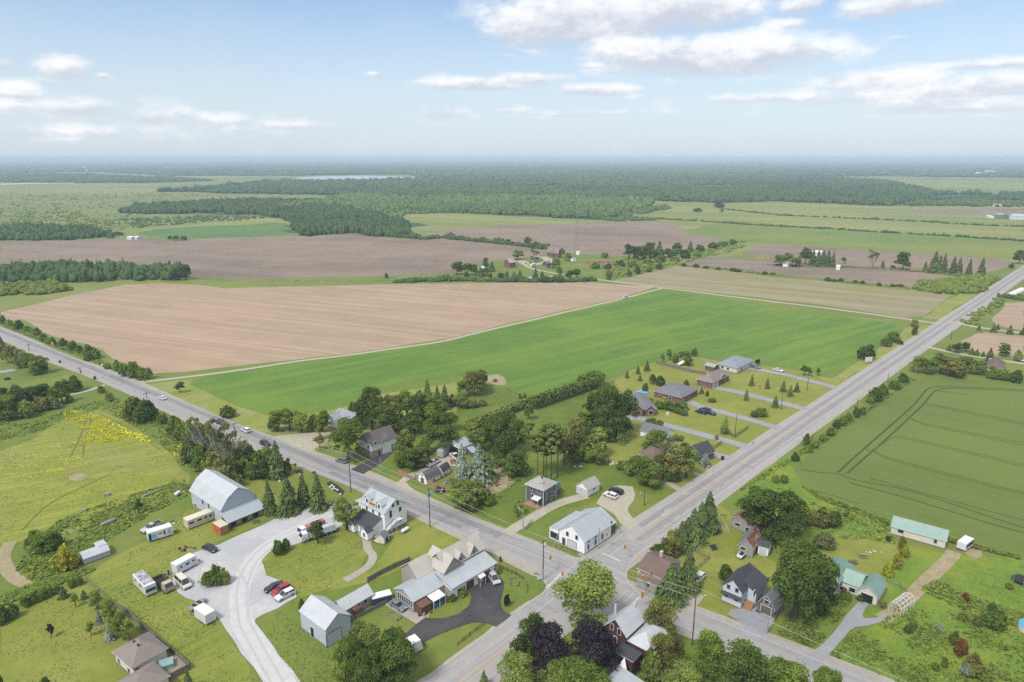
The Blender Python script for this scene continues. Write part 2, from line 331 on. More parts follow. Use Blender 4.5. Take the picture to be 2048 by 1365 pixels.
# distant land
S('meadow', [(0,366),(0,484),(250,479),(512,472),(640,470),(900,476),(900,440),(1500,420),(1900,400),(2048,398),(2048,350),(1600,352),(560,352),(0,352)], marsh, 0, 'marshy meadow with scattered shrubs in the distance', jit=2)
for pts, m, lab in [
  ([(790,428),(930,426),(1024,430),(1250,434),(1300,402),(1436,408),(1536,404),(1761,412),(2048,413),(2048,535),(2030,530),(1540,490),(1500,505),(1430,520),(1350,540),(1250,470),(870,470),(812,458)], hay, 'pale green hayfields beyond the farm'),
  ([(0,371),(150,369),(300,368),(305,374),(330,384),(250,388),(0,390)], hay, 'pale hay meadow at the far side of the marsh'),
  ([(0,352),(230,345),(420,341),(560,344),(540,352),(470,356),(300,360),(120,362),(0,366)], hay, 'narrow pale field far away'),
  ([(1580,362),(1640,358),(2048,364),(2048,378),(1800,373)], hay, 'pale strip field among the far woods'),
  ([(640,392),(700,390),(850,404),(780,408),(650,404),(500,398)], meadow, 'small clearing north of the dark wood'),
  ([(1640,494),(1536,487),(1400,482),(1350,470),(1450,440),(1700,460),(2048,482),(2048,510),(2020,522),(1836,507)], meadow, 'green meadow right behind the dark fields'),
  ([(1820,421),(1990,417),(2048,416),(2048,426),(1980,427),(1900,429),(1830,425)], brn_f, 'small brown field near the far barns'),
  ([(250,462),(400,448),(512,436),(560,437),(597,452),(590,470),(450,478),(270,470)], hay, 'yellow grass margin of the strip field'),
  ([(272,467),(310,459),(420,452),(512,449),(548,445),(592,450),(592,468),(512,474),(400,477),(300,474)], strip_g, 'deep green strip field beside the dark wood'),
  ([(820,477),(900,458),(1024,451),(1144,447),(1250,443),(1345,446),(1372,452),(1345,460),(1440,478),(1445,492),(1300,505),(1239,514),(1161,508),(1095,503),(1017,490),(960,480)], brn_f, 'brown tilled strips behind the farmyard'),
  ([(820,477),(868,467),(900,458),(1024,451),(1144,447),(1160,452),(1066,460),(939,473),(1000,482),(1060,489),(960,484),(900,478)], brn_f, 'narrow brown strip along the hedgerow'),
  ([(935,475),(1066,462),(1150,455),(1152,451),(1060,458),(930,472)], meadow, 'grass strip between tilled strips'),
  ([(1124,494),(1164,489),(1299,472),(1330,466),(1345,462),(1320,462),(1290,468),(1164,486)], meadow, 'grass waterway between the brown strips'),
  ([(1350,528),(1399,514),(1480,517),(1536,520),(1673,531),(1800,541),(1926,553),(1930,560),(1885,574),(1831,578),(1700,565),(1536,549),(1420,537)], brn_f, 'dark tilled field in front of the white sheds'),
  ([(1486,507),(1512,493),(1536,489),(1636,494),(1836,507),(1990,518),(2026,524),(2024,532),(1961,552),(1926,552),(1800,540),(1673,530),(1560,519)], brn_f, 'dark tilled field behind the row of spruces'),
  ([(0,484),(250,479),(350,483),(420,478),(512,474),(637,472),(712,468),(775,475),(837,479),(887,476),(940,482),(1024,491),(1095,501),(1090,508),(1035,517),(988,521),(935,530),(915,545),(787,552),(662,555),(560,559),(475,558),(387,556),(300,545),(0,560)], brn_f, 'wide brown tilled field left of the farm'),
  ([(0,566),(250,560),(400,562),(520,565),(800,558),(1000,556),(1173,560),(1260,566),(1330,560),(1500,600),(1300,640),(600,760),(300,775),(0,660)], meadow, 'grass around the tilled field'),
  ([(0,590),(90,572),(200,567),(250,572),(175,588),(90,604),(0,622)], hay, 'mown hay strip above the tilled field'),
  ([(0,624),(0,640),(8,640),(41,641),(82,667),(139,681),(174,689),(205,701),(225,720),(277,736),(303,748),(360,746),(430,738),(520,727),(600,719),(700,708),(800,693),(900,676),(963,661),(1076,634),(1154,615),(1250,593),(1300,579),(1310,575),(1252,571),(1173,565),(1024,566),(787,569),(600,574),(512,575),(450,577),(390,571),(325,567),(250,570),(175,586),(90,604)], tan_f, 'large tan tilled field along the highway'),
  ([(1226,563),(1290,548),(1356,532),(1440,539),(1536,554),(1680,567),(1836,583),(1910,590),(1895,600),(1850,634),(1811,636),(1686,616),(1536,598),(1400,583),(1325,575)], sparse, 'pale sprouting field right of the gravel lane'),
  ([(1920,588),(1958,591),(1905,625),(1880,641),(1846,637),(1890,605)], verge, 'grass corner beside the side road'),
  ([(1986,641),(2011,607),(2048,604),(2048,662),(1995,652)], tan_f, 'brown field beyond the side road'),
  ([(1927,683),(1956,669),(1977,666),(2048,672),(2048,713),(1977,712),(1940,698)], tan_f, 'small brown field beside the right lane'),
  ([(1330,584),(1400,593),(1500,607),(1640,628),(1790,648),(1806,660),(1770,682),(1710,717),(1668,744),(1645,752),(1628,745),(1590,738),(1517,727),(1435,718),(1394,711),(1312,724),(1260,738),(1230,754),(1206,763),(1165,772),(1120,786),(1080,792),(1053,788),(1020,778),(1001,772),(969,766),(940,757),(917,753),(860,760),(805,767),(759,779),(723,794),(671,810),(640,816),(600,828),(560,832),(535,829),(473,808),(412,784),(382,771),(385,761),(422,752),(494,740),(600,724),(700,713),(800,698),(900,682),(963,666),(1076,641),(1154,622),(1250,600),(1300,587)], bean, 'bright green bean field between the two tracks'),
  ([(1821,759),(1868,757),(1915,759),(2048,768),(2300,790),(2300,1230),(2038,1107),(1905,1072),(1860,1058),(1784,1039),(1708,1007),(1640,987),(1605,972),(1597,957),(1590,941),(1602,925),(1628,900),(1669,868),(1716,833),(1780,792)], wheat, 'dull green wheat field on the right'),
]: S('field' if m not in (meadow, hay) else 'meadow', pts, m, 1 if m in (marsh, hay, meadow) else 2, lab, jit=.5)
S('bare_patch', [(965,760),(975,749),(990,748),(1008,756),(1014,764),(1012,772),(992,771),(970,766)], dirt, 3, 'bare soil patch at the edge of the bean field', jit=1.2)
for p, lab in [([(700,713),(800,698),(860,690),(960,668),(965,672),(870,694),(800,702),(720,713)],'x')]: pass
S('grass_verge', [(286,770),(360,762),(382,760),(378,772),(412,787),(473,811),(535,832),(600,832),(660,822),(700,812),(760,790),(920,764),(920,830),(620,905),(560,880),(465,841),(420,827),(350,797)], verge, 1, 'mown verge between the highway and the bean field')
S('lawn', [(1312,726),(1394,713),(1435,721),(1517,730),(1628,748),(1655,756),(1672,775),(1610,822),(1555,860),(1500,898),(1465,920),(1400,970),(1370,985),(1250,960),(1200,900),(1240,830),(1220,770),(1260,742)], lawn, 2, 'mown lawns around the brick bungalows')
S('lawn', [(1053,790),(1120,792),(1230,760),(1225,800),(1160,850),(1080,880),(1020,900),(930,870),(905,840),(925,770),(1000,778)], lawn2, 2, 'long back garden lawn beside the clipped hedge')
S('lawn', [(900,1000),(960,960),(1060,920),(1240,930),(1330,975),(1300,990),(1240,965),(1195,1000),(1150,1015),(1100,1010),(1030,1060),(960,1035)], lawn2, 2, 'green lawn around the square grey house')
S('lawn', [(1630,752),(1665,757),(1806,664),(1815,655),(1870,650),(1690,762),(1672,773)], verge, 2, 'verge between the bean field and the side road')
S('lawn', [(0,1240),(90,1195),(150,1165),(190,1180),(250,1240),(290,1280),(330,1330),(380,1365),(380,1420),(0,1420)], lawn, 2, 'mown lawn behind the beige bungalow')
S('meadow', [(-60,930),(60,880),(130,835),(200,822),(260,850),(330,900),(380,950),(370,985),(290,1000),(200,1040),(120,1075),(60,1085),(-60,1090)], flowerfield, 1, 'weedy field with yellow flowers at the left')
S('meadow', [(160,1170),(200,1130),(300,1080),(390,1010),(400,960),(500,940),(560,1000),(520,1050),(400,1100),(340,1130),(345,1170),(390,1205),(440,1245),(470,1290),(500,1340),(520,1420),(400,1420),(300,1270)], mown, 1, 'mown grass by the parked trailers')
S('lawn', [(530,1100),(600,1080),(680,1050),(720,1075),(735,1110),(715,1150),(670,1175),(600,1195),(560,1160),(530,1150),(522,1120)], mown, 2, 'round lawn inside the gravel loop')
S('lawn', [(780,1090),(800,1050),(830,1030),(925,1082),(900,1100),(860,1110),(780,1150),(700,1175),(650,1185),(690,1160),(750,1130)], mown, 2, 'mown lawn with grass cuttings behind the bakery')
S('lawn', [(1340,1250),(1500,1290),(1640,1365),(1700,1420),(1300,1420)], lawn2, 1, 'grass below the highway at the bottom')
S('lawn', [(1390,1030),(1440,1010),(1480,1050),(1500,1100),(1560,1130),(1480,1220),(1440,1240),(1400,1230),(1395,1190),(1350,1120)], lawn, 2, 'worn lawn between the spruces and the rusty sheds')
S('meadow', [(1600,990),(1700,1010),(1790,1045),(1790,1090),(1900,1110),(2048,1120),(2048,1420),(1660,1420),(1645,1335),(1760,1240),(1700,1200),(1640,1130),(1580,1120),(1570,1050)], rough_g, 1, 'rough grass around the green roofed buildings')
S('lawn', [(1640,1100),(1680,1060),(1740,1080),(1800,1085),(1830,1100),(1790,1135),(1770,1165),(1700,1135),(1640,1125)], lawn, 2, 'garden lawn behind the green roofed house')
S('meadow', [(1448,1000),(1480,985),(1560,915),(1620,900),(1590,935),(1600,970),(1680,1000),(1640,1040),(1500,1030)], rough_g, 1, 'bright rough grass between road and wheat')
CLEAR = [[(325,333),(420,332.6),(402,338),(318,338.5)],[(452,341),(500,340),(497,344),(448,344.5)],[(1745,351),(1838,350),(1815,357),(1730,357)],[(1880,335.5),(1960,334.5),(2060,336),(2060,340),(1900,339)],[(1930,344),(2060,343),(2060,348),(1950,348.5)],
 [(1860,391),(2000,389),(2012,398),(1885,400)],[(1630,347),(1725,346),(1705,351),(1645,351)],[(1130,345),(1230,344),(1215,348),(1140,348.5)],[(700,338),(790,337),(780,341),(705,341)],[(1390,372),(1500,370),(1480,378),(1400,379)],[(1040,372),(1110,371),(1100,377),(1050,378)],[(20,338),(120,337),(110,341),(30,342)],[(840,331),(930,330.6),(920,333),(850,333.4)],[(1560,338),(1660,337.4),(1650,341),(1570,341.6)]]
for q in CLEAR: S('meadow', q, hay, 4.2, 'pale clearing in the far woods', jit=3)
# ---------------------------------------------------------------- roads
def RA(x0, x1, up=165.3, lo=158.9, k=-.7575): return [(x0, k*x0+up), (x1, k*x1+up)]
WS = 0.012
kA = -.7575; cA = 162.0; cosA = math.cos(math.atan(kA)); cosB = math.cos(math.atan(1.044))
def lineA(off, x0, x1, n=2): return [(x0+(x1-x0)*i/(n-1), kA*(x0+(x1-x0)*i/(n-1))+cA+off/cosA) for i in range(n)]
kB = 1.044; cB = 129.9
def lineB(off, x0, x1, n=2): return [(x0+(x1-x0)*i/(n-1), kB*(x0+(x1-x0)*i/(n-1))+cB-off/cosB) for i in range(n)]
ribbon('road_shoulder', lineA(0, -900, 110), 11.6, shoulder, 3, 0, world=True, jit=.35)
ribbon('road_shoulder', lineB(0, 22, 1000), 13.6, shoulder, 3.2, 0, world=True, jit=.35)
ribbon('road', lineA(0, -900, 110), 8.6, asph, 4.2, 0, world=True)
ribbon('road', lineB(0, 22, 1000), 11.2, asph2, 4, 0, world=True)
kC, cC = 1.138, 123.9; cosC = math.cos(math.atan(kC))
def lineC(off, x0, x1, n=2): return [(x0+(x1-x0)*i/(n-1), kC*(x0+(x1-x0)*i/(n-1))+cC-off/cosC) for i in range(n)]
ribbon('road_shoulder', lineC(.4, -70, 9), 14., shoulder, 3.2, 0, world=True, jit=.35)
ribbon('road', lineC(.2, -70, 12), 12., asph2, 4, 0, world=True)
# worn lanes, joints and patches in the surface
lane_d = M('worn_lane', A(162,160,163), A(150,149,153), scale=.5, amt=.8, detail=6, big=A(176,174,176), bigscale=.12, bigamt=.6, fine=(5,.08), streak=[(a_hwy,.03,1.6,A(140,139,144),.5)])
lane_b = M('worn_side_lane', A(176,174,174), A(164,162,164), scale=.5, amt=.8, detail=6, fine=(5,.08), streak=[(a_b,.03,1.6,A(152,150,153),.5)])
tar = M('tar_seam', A(112,110,114), A(130,128,130), scale=1.)
for off, x0, x1, w in ((1.9,-700,2,3.0),(-1.2,-60,-14,1.6)): ribbon('worn_lane', lineA(off, x0, x1), w, lane_d, 4.9, 0, world=True, jit=.06)
for off, x0, x1, w in ((1.0,34,600,2.2),(-3.0,36,500,1.8)): ribbon('worn_lane', lineB(off, x0, x1), w, lane_b, 4.9, 0, world=True, jit=.06)
sm = MB(); rj = random.Random(3)
for k in range(46):
    x = -30-k*6.5*rj.uniform(.7,1.3); p0 = lineA(-4, x, x+1)[0]; p1 = lineA(4, x-4.8, x)[0]; f0, f1 = sorted((rj.random(), rj.random())); a_, b_ = Vector((*p0,0)), Vector((*p1,0)); ribbon('', [a_.lerp(b_,f0)[:2], a_.lerp(b_,(f0+f1)/2+.02)[:2], a_.lerp(b_,f1)[:2]], .09, None, 5.2, 1, world=True, mb=sm)
for k in range(40):
    x = 34+k*3.4*rj.uniform(.7,1.3); p0 = lineB(-5, x, x+1)[0]; p1 = lineB(5, x+7.2, x+8)[0]; f0, f1 = sorted((rj.random(), rj.random())); a_, b_ = Vector((*p0,0)), Vector((*p1,0)); ribbon('', [a_.lerp(b_,f0)[:2], a_.lerp(b_,f1)[:2]], .09, None, 5.2, 0, world=True, mb=sm)
for off, x0, x1 in ((-.1,-200,0),(3.9,-160,-20),(-2.2,-120,-18)): ribbon('', lineA(off, x0, x1, 30), .07, None, 5.25, 1, world=True, mb=sm)
for off, x0, x1 in ((-2.4,36,150),(3.2,40,120)): ribbon('', lineB(off, x0, x1, 30), .07, None, 5.25, 1, world=True, mb=sm)
tag(mesh('asphalt_seams', sm.V, sm.F, tar), 'dark tar seams and cracks in the roads', None, None, 'structure')
# crossing flare
S('road', [(1008,1070),(1060,1090),(1120,1113),(1150,1117),(1176,1114),(1200,1103),(1232,1075),(1290,1090),(1262,1122),(1252,1145),(1257,1167),(1282,1190),(1330,1212),(1300,1260),(1230,1230),(1190,1232),(1120,1225),(1060,1235),(1040,1222),(1078,1195),(1092,1180),(1090,1165),(1078,1150),(1050,1130),(960,1092)], asph, 4.5, 'asphalt of the crossroads', jit=.05)
S('gravel_apron', [(985,1104),(1010,1100),(1080,1135),(1075,1143),(1062,1150),(1030,1135),(1000,1120)], shoulder, 4.8, 'gravel apron beside the grey garage wing')
S('gravel_apron', [(543,874),(560,872),(600,868),(658,866),(664,878),(640,892),(625,900),(640,915),(600,900)], track, 4, 'gravel turnaround beside the highway')
# markings
mk = MB(); mo = MB(); my = MB()
for off, x0, x1 in ((3.45,-900,2),(-3.45,-900,-12),(3.45,28,110),(-3.45,30,110)): ribbon('', lineA(off, x0, x1), .16, None, 5.6, 0, world=True, mb=mk)
ribbon('', lineA(0.35, -60, -5), .16, None, 5.6, 0, world=True, mb=mk, dash=(3., 3.))
ribbon('', lineA(-.35, -8, 10), .16, None, 5.6, 0, world=True, mb=mk)
ribbon('', lineA(0.0, -900, -62), .22, None, 5.6, 0, world=True, mb=my)
ribbon('', lineA(0.0, 30, 110), .22, None, 5.6, 0, world=True, mb=my)
for off, x0, x1 in ((4.4,30,900),(-4.4,36,900),): ribbon('', lineB(off, x0, x1), .15, None, 5.6, 0, world=True, mb=mk)
ribbon('', lineC(0, -60, 9.5), .3, None, 5.6, 0, world=True, mb=mo); ribbon('', lineC(-2.6, -60, 9.5), .15, None, 5.6, 0, world=True, mb=mk); ribbon('', lineC(6.1-2.9, -60, 10), .15, None, 5.6, 0, world=True, mb=mk, dash=(3.,4.)); ribbon('', lineB(-.9, 32, 130), .3, None, 5.6, 0, world=True, mb=mo)
ribbon('', lineB(-.5, 130, 900), .2, None, 5.6, 0, world=True, mb=my)
ribbon('', lineB(1.9, 34, 100), .14, None, 5.6, 0, world=True, mb=mk, dash=(3., 3.)); pass
def mark(pts, w): ribbon('', pts, w, None, 5.8, 0, mb=mk)
mark([(1092,1178),(1125,1146)], .6); mark([(1203,1107),(1241,1123)], .5); mark([(1280,1195),(1262,1211)], .5)
for a, b in (((1165,1117),(1120,1155)),((1250,1132),(1217,1112)),((1098,1186),(1128,1198)),((1257,1180),(1225,1208)),((1267,1188),(1238,1213)),
             ((1163,1119),(1255,1170)),((1176,1114),(1252,1152)),((1112,1178),(1092,1192)),((1140,1160),(1100,1205)),((1220,1112),(1268,1078)),((1110,1196),(1110,1197))): mark([a, b], .18)
def arrow(c, ang, s=1.):
    q = P(*c); ca, sa = math.cos(ang), math.sin(ang)
    def w(x, y): return (q.x+(x*ca-y*sa)*s, q.y+(x*sa+y*ca)*s, 0.075)
    mk.add([w(-2,-.18),(w(1.0,-.18)),w(1.0,.18),w(-2,.18)], [(0,1,2,3)]); mk.add([w(.9,-.6),w(2.1,0),w(.9,.6)], [(0,1,2)]); mk.add([w(0,.1),w(.2,1.2),w(-.3,1.2),w(-.4,.1)], [(0,1,2,3)])
    mk.add([w(-.9,.9),w(.5,1.0),w(-.1,1.8)], [(0,1,2)])
for c in ((950,1063),(1052,1108)): arrow(c, math.atan(kA), .85)
for c in ((1249,1083),(1334,1020),(1331,1028)): arrow(c, math.atan(kB)+math.pi, .8)
for mb, nm, m, lb in ((mk,'road_marking',white_p,'white road lines and turn arrows'),(mo,'road_marking',orange_p,'orange centre line of the side road'),(my,'road_marking',yellow_p,'faded yellow centre line')):
    tag(mesh(nm, mb.V, mb.F, m), lb, None, None, 'structure')
# kerbs round the crossroads (real steps)
kerbm = M('kerb_concrete', A(212,208,200), A(196,192,184), scale=1.5, fine=(5,.06))
def kerb(pts, w=.35, h=.13):
    q = chaikin([P(*p) for p in pts], 3); L, Rr = strip_pts(q, w); mb = MB(); n = len(q)
    V = [(p.x,p.y,0) for p in L]+[(p.x,p.y,h) for p in L]+[(p.x,p.y,h) for p in Rr]+[(p.x,p.y,0) for p in Rr]
    Fc = []
    for i in range(n-1):
        for k in range(3): Fc.append((k*n+i, k*n+i+1, (k+1)*n+i+1, (k+1)*n+i))
    tag(mesh('kerb', V, Fc, kerbm), 'pale concrete kerb at the crossroads', None, None, 'structure')
kerb([(1080,1098),(1120,1113),(1150,1118),(1176,1116),(1204,1104),(1250,1066),(1280,1046)])
kerb([(1310,1084),(1286,1104),(1262,1124),(1251,1146),(1255,1168),(1282,1192),(1320,1208)])
kerb([(1062,1150),(1078,1153),(1090,1163),(1094,1176),(1088,1186),(1070,1198),(1028,1229)])
kerb([(992,1256),(940,1294),(890,1331)])
# ---------------------------------------------------------------- driveways, lots and tracks
D = [
 ('gravel_lot', [(703,1005),(670,1013),(637,1018),(606,1014),(585,1023),(565,1031),(524,1052),(473,1074),(436,1091),(409,1099),(383,1109),(350,1128),(343,1150),(345,1171),(355,1187),(372,1198),(390,1204),(414,1224),(436,1241),(453,1263),(473,1286),(483,1309),(508,1337),(530,1372),(540,1420),(640,1420),(606,1372),(582,1339),(559,1313),(545,1292),(520,1261),(512,1247),(514,1239),(530,1229),(555,1218),(575,1205),(592,1196),(590,1182),(582,1173),(567,1165),(551,1157),(535,1151),(530,1132),(524,1118),(528,1105),(545,1099),(586,1091),(620,1080),(666,1062),(684,1052),(690,1035),(712,1020),(735,1004),(725,996)], gravel, 4, 'pale gravel lot beside the grey barn'),
 ('driveway', [(932,1176),(950,1165),(979,1153),(991,1149),(1008,1163),(1007,1181),(1001,1204),(1003,1216),(1010,1225),(1024,1231),(1008,1244),(992,1255),(983,1251),(973,1248),(958,1246),(942,1247),(905,1259),(870,1274),(848,1286),(815,1308),(790,1330),(768,1322),(755,1302),(775,1294),(792,1284),(810,1269),(831,1249),(848,1237),(885,1238),(917,1229),(938,1212),(944,1196),(940,1183)], black, 5, 'fresh black asphalt driveway with two arms'),
 ('concrete_pad', [(776,1196),(790,1197),(815,1214),(850,1236),(831,1249),(800,1230),(770,1212)], conc, 4.6, 'concrete pad under the parked grey car'),
 ('gravel_lot', [(1192,1007),(1204,990),(1222,976),(1235,972),(1265,974),(1270,990),(1267,1003),(1257,1014),(1255,1023),(1262,1034),(1278,1046),(1268,1056),(1259,1062),(1240,1048),(1228,1030),(1205,1015)], track, 4, 'gravel lot behind the white store'),
 ('driveway', [(1482,1218),(1500,1212),(1515,1208),(1523,1224),(1550,1237),(1544,1249),(1532,1266),(1519,1284),(1496,1276),(1478,1267),(1486,1258),(1488,1252),(1478,1243),(1455,1229),(1462,1220)], grey_d, 5, 'grey asphalt driveway at the blue white house'),
 ('gravel_lot', [(1364,1176),(1382,1177),(1409,1194),(1398,1208),(1390,1218),(1386,1230),(1360,1222),(1337,1213),(1333,1204),(1345,1195)], shoulder, 4, 'gravel parking beside the tan building'),
 ('driveway', [(1590,1318),(1617,1308),(1642,1292),(1667,1265),(1703,1220),(1720,1202),(1740,1206),(1732,1218),(1726,1229),(1728,1238),(1753,1237),(1766,1230),(1775,1238),(1759,1246),(1738,1253),(1712,1255),(1700,1261),(1684,1278),(1667,1298),(1640,1327),(1640,1341)], grey_d, 5, 'long grey driveway with a side spur'),
 ('driveway', [(702,940),(735,922),(768,905),(788,905),(760,928),(727,949)], black, 5, 'black driveway beside the brick and white house'),
 ('gravel_lot', [(812,950),(840,940),(900,905),(920,905),(930,930),(890,935),(876,939),(850,958),(838,962),(822,958),(812,966),(840,990),(800,975),(786,970),(800,962)], track, 4, 'gravel yard entrance with parked trucks'),
 ('gravel_lot', [(947,955),(975,940),(1000,930),(1020,950),(1030,965),(1000,985),(970,998),(950,985)], dirt, 4, 'bare sandy clearing behind the young maple'),
 ('bare_patch', [(1925,1105),(1945,1098),(1963,1104),(1965,1113),(1955,1118),(1940,1114)], dirt, 3, 'bare burn patch beside the old camper'),
 ('bare_patch', [(135,955),(150,948),(172,948),(176,954),(160,963),(140,962)], dirt, 3, 'bare patch in the weedy field'),
 ('bare_patch', [(1160,965),(1175,955),(1200,960),(1180,972)], lawn, 3, None),
]
for nm, pts, m, lv, lb in D: S(nm, pts, m, lv, lb, jit=.12 if m is not gravel else .3)
ribbon('gravel_track', [(655,1028),(600,1056),(540,1090),(508,1120),(490,1150),(478,1180),(477,1210),(487,1250),(515,1300),(552,1350),(600,1420)], (4.4,5.0), gravel_l, 5.4, 3, .4)
for nm, pts, w, m, lv in [
 ('path', [(722,1062),(733,1080),(735,1100),(748,1113),(740,1132),(716,1148),(690,1162)], 2.2, shoulder, 4),
 ('driveway', [(1014,1068),(1035,1054),(1058,1040),(1090,1020),(1120,1006),(1150,997),(1172,992)], 3.6, track, 4.2),
 ('dirt_track', [(1766,1240),(1790,1222),(1808,1208),(1829,1187),(1864,1153),(1903,1116),(1908,1104)], 3.4, dirt, 4),
 ('driveway', [(1490,737),(1503,737),(1562,748),(1610,760),(1650,770),(1675,777)], 4.2, grey_d, 4.4),
 ('driveway', [(1430,776),(1466,783),(1517,795),(1579,811),(1613,820)], 4.4, grey_d, 4.4),
 ('driveway', [(1378,803),(1395,812),(1415,817),(1476,834),(1527,848),(1560,858)], 4.2, grey_d, 4.4),
 ('driveway', [(1259,836),(1285,838),(1312,846),(1394,867),(1456,883),(1500,897)], 4.4, grey_d, 4.4),
 ('driveway', [(1395,897),(1410,903),(1435,912),(1468,920)], 4.2, grey_d, 4.4),
 ('path', [(1325,962),(1345,972),(1375,990)], 2.4, shoulder, 4.4),
 ('path', [(1386,946),(1400,951),(1418,958)], 1.6, shoulder, 4.4),
 ('gravel_lane', [(1035,522),(1050,530),(1062,538),(1095,545),(1154,554),(1212,562),(1300,573),(1400,586),(1536,603),(1686,621),(1800,637),(1880,649)], 4.0, track, 4.6),
 ('dirt_track', [(277,766),(330,760),(380,754),(430,748),(500,738),(600,722),(700,711),(800,696),(860,688),(900,680),(963,664),(1076,638),(1154,619),(1250,597),(1290,586),(1325,577)], 3.0, track, 4),
 ('driveway', [(1900,646),(1930,650),(1956,656),(2048,667),(2100,672)], 4., track, 4),
 ('driveway', [(1842,693),(1870,698),(1905,706),(1977,718),(2100,736)], 4., track, 4),
 ('driveway', [(-20,748),(0,745),(29,740)], 5.5, grey_d, 4),
 ('dirt_track', [(210,771),(190,778),(160,787),(140,790)], 2.6, track, 4),
 ('dirt_track', [(20,1085),(5,1110),(10,1135),(30,1160),(65,1172),(90,1165)], 3.2, dirt, 3.4),
 ('dirt_track', [(1437,1040),(1445,1055),(1452,1068)], .5, dirt, 4), ('dirt_track', [(1443,1038),(1452,1052),(1458,1066)], .5, dirt, 4),
 ('path', [(1245,800),(1270,825),(1255,835)], 1.5, conc, 4.7),
 ('farmyard', [(1040,521),(1060,530),(1085,528),(1100,520),(1085,514)], 9, track, 4.3),
 ('gravel_lane', [(1895,652),(1850,655),(1826,655)], .01, track, 1),
][:-1]: ribbon(nm, pts, w, m, lv, 2, .12)
# tractor tramlines in the wheat and in the weedy field
tram = M('tramline_soil', A(79,102,44), A(66,90,37), scale=.5)
TL = [[(1677,945),(1704,919),(1731,896),(1808,829),(1833,806),(1849,784),(1858,777),(1870,774),(1915,774),(2048,780),(2200,788)],
 [(1695,947),(1726,919),(1759,892),(1819,837),(1849,808),(1864,788),(1872,781),(1886,778),(1915,777),(2048,783)],
 [(1604,940),(1640,946),(1677,947),(1708,961),(1820,980),(1960,1028),(2060,1060)],[(1700,966),(1833,1002),(1960,1042),(2060,1070)],
 [(1741,957),(1895,1000),(2048,1041),(2120,1062)],[(1751,902),(1768,914),(1854,937),(2048,986),(2120,1003)],[(1745,902),(1770,918),(1854,941),(2048,990)],
 [(1810,830),(1830,842),(1860,850),(2048,887),(2150,905)],[(1815,836),(1840,848),(1870,855),(2048,892)],[(1848,808),(1865,809),(1900,816),(2048,846),(2150,866)],[(1850,813),(1870,812),(1900,819),(2048,850)],
 [(1731,896),(1740,906),(1790,872),(1810,874),(2048,930),(2150,950)],[(1790,876),(1812,878),(2048,934)],[(1865,783),(1885,783),(1935,790)],[(1615,978),(1660,990),(1720,1008)]]
tram_f = M('faint_tramline', A(98,118,52), A(88,108,46), scale=.5)
for i, q in enumerate(TL): ribbon('tramline', q, .7 if i < 2 else .42, tram if i < 4 else tram_f, 3.4, 3, .1)
tr2 = M('wheel_track_grass', A(118,126,58), A(137,137,69), scale=.6)
for q in ([(175,795),(176,830),(166,860),(150,895),(138,915)],[(186,795),(186,830),(178,860),(168,890),(165,915)],[(45,1060),(90,1010),(150,980),(220,950)],[(150,1040),(60,1075),(30,1090)],[(200,828),(260,860),(320,900)],[(310,1015),(335,985),(345,960)],[(325,1018),(345,990),(352,960)]): ribbon('wheel_track', q, .55, tr2, 3, 3, .2)
# water
S('lake', [(583,357.5),(610,354.5),(640,353),(690,352.2),(735,351.7),(790,353.2),(836,356.6),(815,358),(780,361),(740,359.5),(700,361),(650,361),(600,361)], lakem, 3, 'pale lake far away in the woods', jit=0)
S('pond', [(1046,557),(1060,554),(1110,552),(1116,556),(1085,560),(1050,561)], lakem, 3, 'small pond beside the farm lane', jit=.3)
S('far_greenhouse', [(0,368),(60,366.5),(148,366),(148,367),(60,368),(0,370)], white_p, 3, None, jit=0)
bpy.data.objects[-1].name if False else None
S('lake', [(-400,318.6),(0,318.4),(180,318.0),(190,317.7),(0,317.6),(-400,317.6)], lakem, 3, 'bright strip of a great lake on the horizon', jit=0)
# ================================================================ vegetation
def leafmat(name, c, var=.35, trans=.45, hue=None, stand=0.):
    m = bpy.data.materials.new(name); m.use_nodes = True; t = NT(m.node_tree); t.n.clear()
    at = t.new('ShaderNodeAttribute', attribute_name='shade').outputs['Fac']
    oi = t.new('ShaderNodeObjectInfo').outputs['Random']
    pos = t.new('ShaderNodeNewGeometry').outputs['Position']
    c2 = hue or (c[0]*1.5, c[1]*1.3, c[2]*1.0)
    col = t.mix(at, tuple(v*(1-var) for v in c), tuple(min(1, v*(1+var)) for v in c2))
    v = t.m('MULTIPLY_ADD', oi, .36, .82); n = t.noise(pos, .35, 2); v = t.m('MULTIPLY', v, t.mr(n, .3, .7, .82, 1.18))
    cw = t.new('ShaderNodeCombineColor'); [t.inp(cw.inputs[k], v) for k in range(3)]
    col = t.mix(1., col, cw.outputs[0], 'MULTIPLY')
    if stand:
        n2 = t.noise(pos, .0045, 4, .65); col = t.mix(t.m('MULTIPLY', t.mr(n2, .40, .64, 0, 1, True), stand), col, (c[0]*1.7, c[1]*1.45, c[2]*1.25))
        n3 = t.noise(pos, .0013, 3, .6); col = t.mix(t.m('MULTIPLY', t.mr(n3, .46, .62, 0, 1, True), stand), col, (c[0]*.62, c[1]*.72, c[2]*.82))
    d = t.new('ShaderNodeBsdfDiffuse'); t.inp(d.inputs[0], col)
    tr = t.new('ShaderNodeBsdfTranslucent'); t.inp(tr.inputs[0], t.mix(1., col, (1.1, 1.15, .7, 1), 'MULTIPLY'))
    mx = t.new('ShaderNodeMixShader'); mx.inputs[0].default_value = trans
    t.l.new(d.outputs[0], mx.inputs[1]); t.l.new(tr.outputs[0], mx.inputs[2])
    o = t.new('ShaderNodeOutputMaterial'); t.l.new(mx.outputs[0], o.inputs[0]); return m
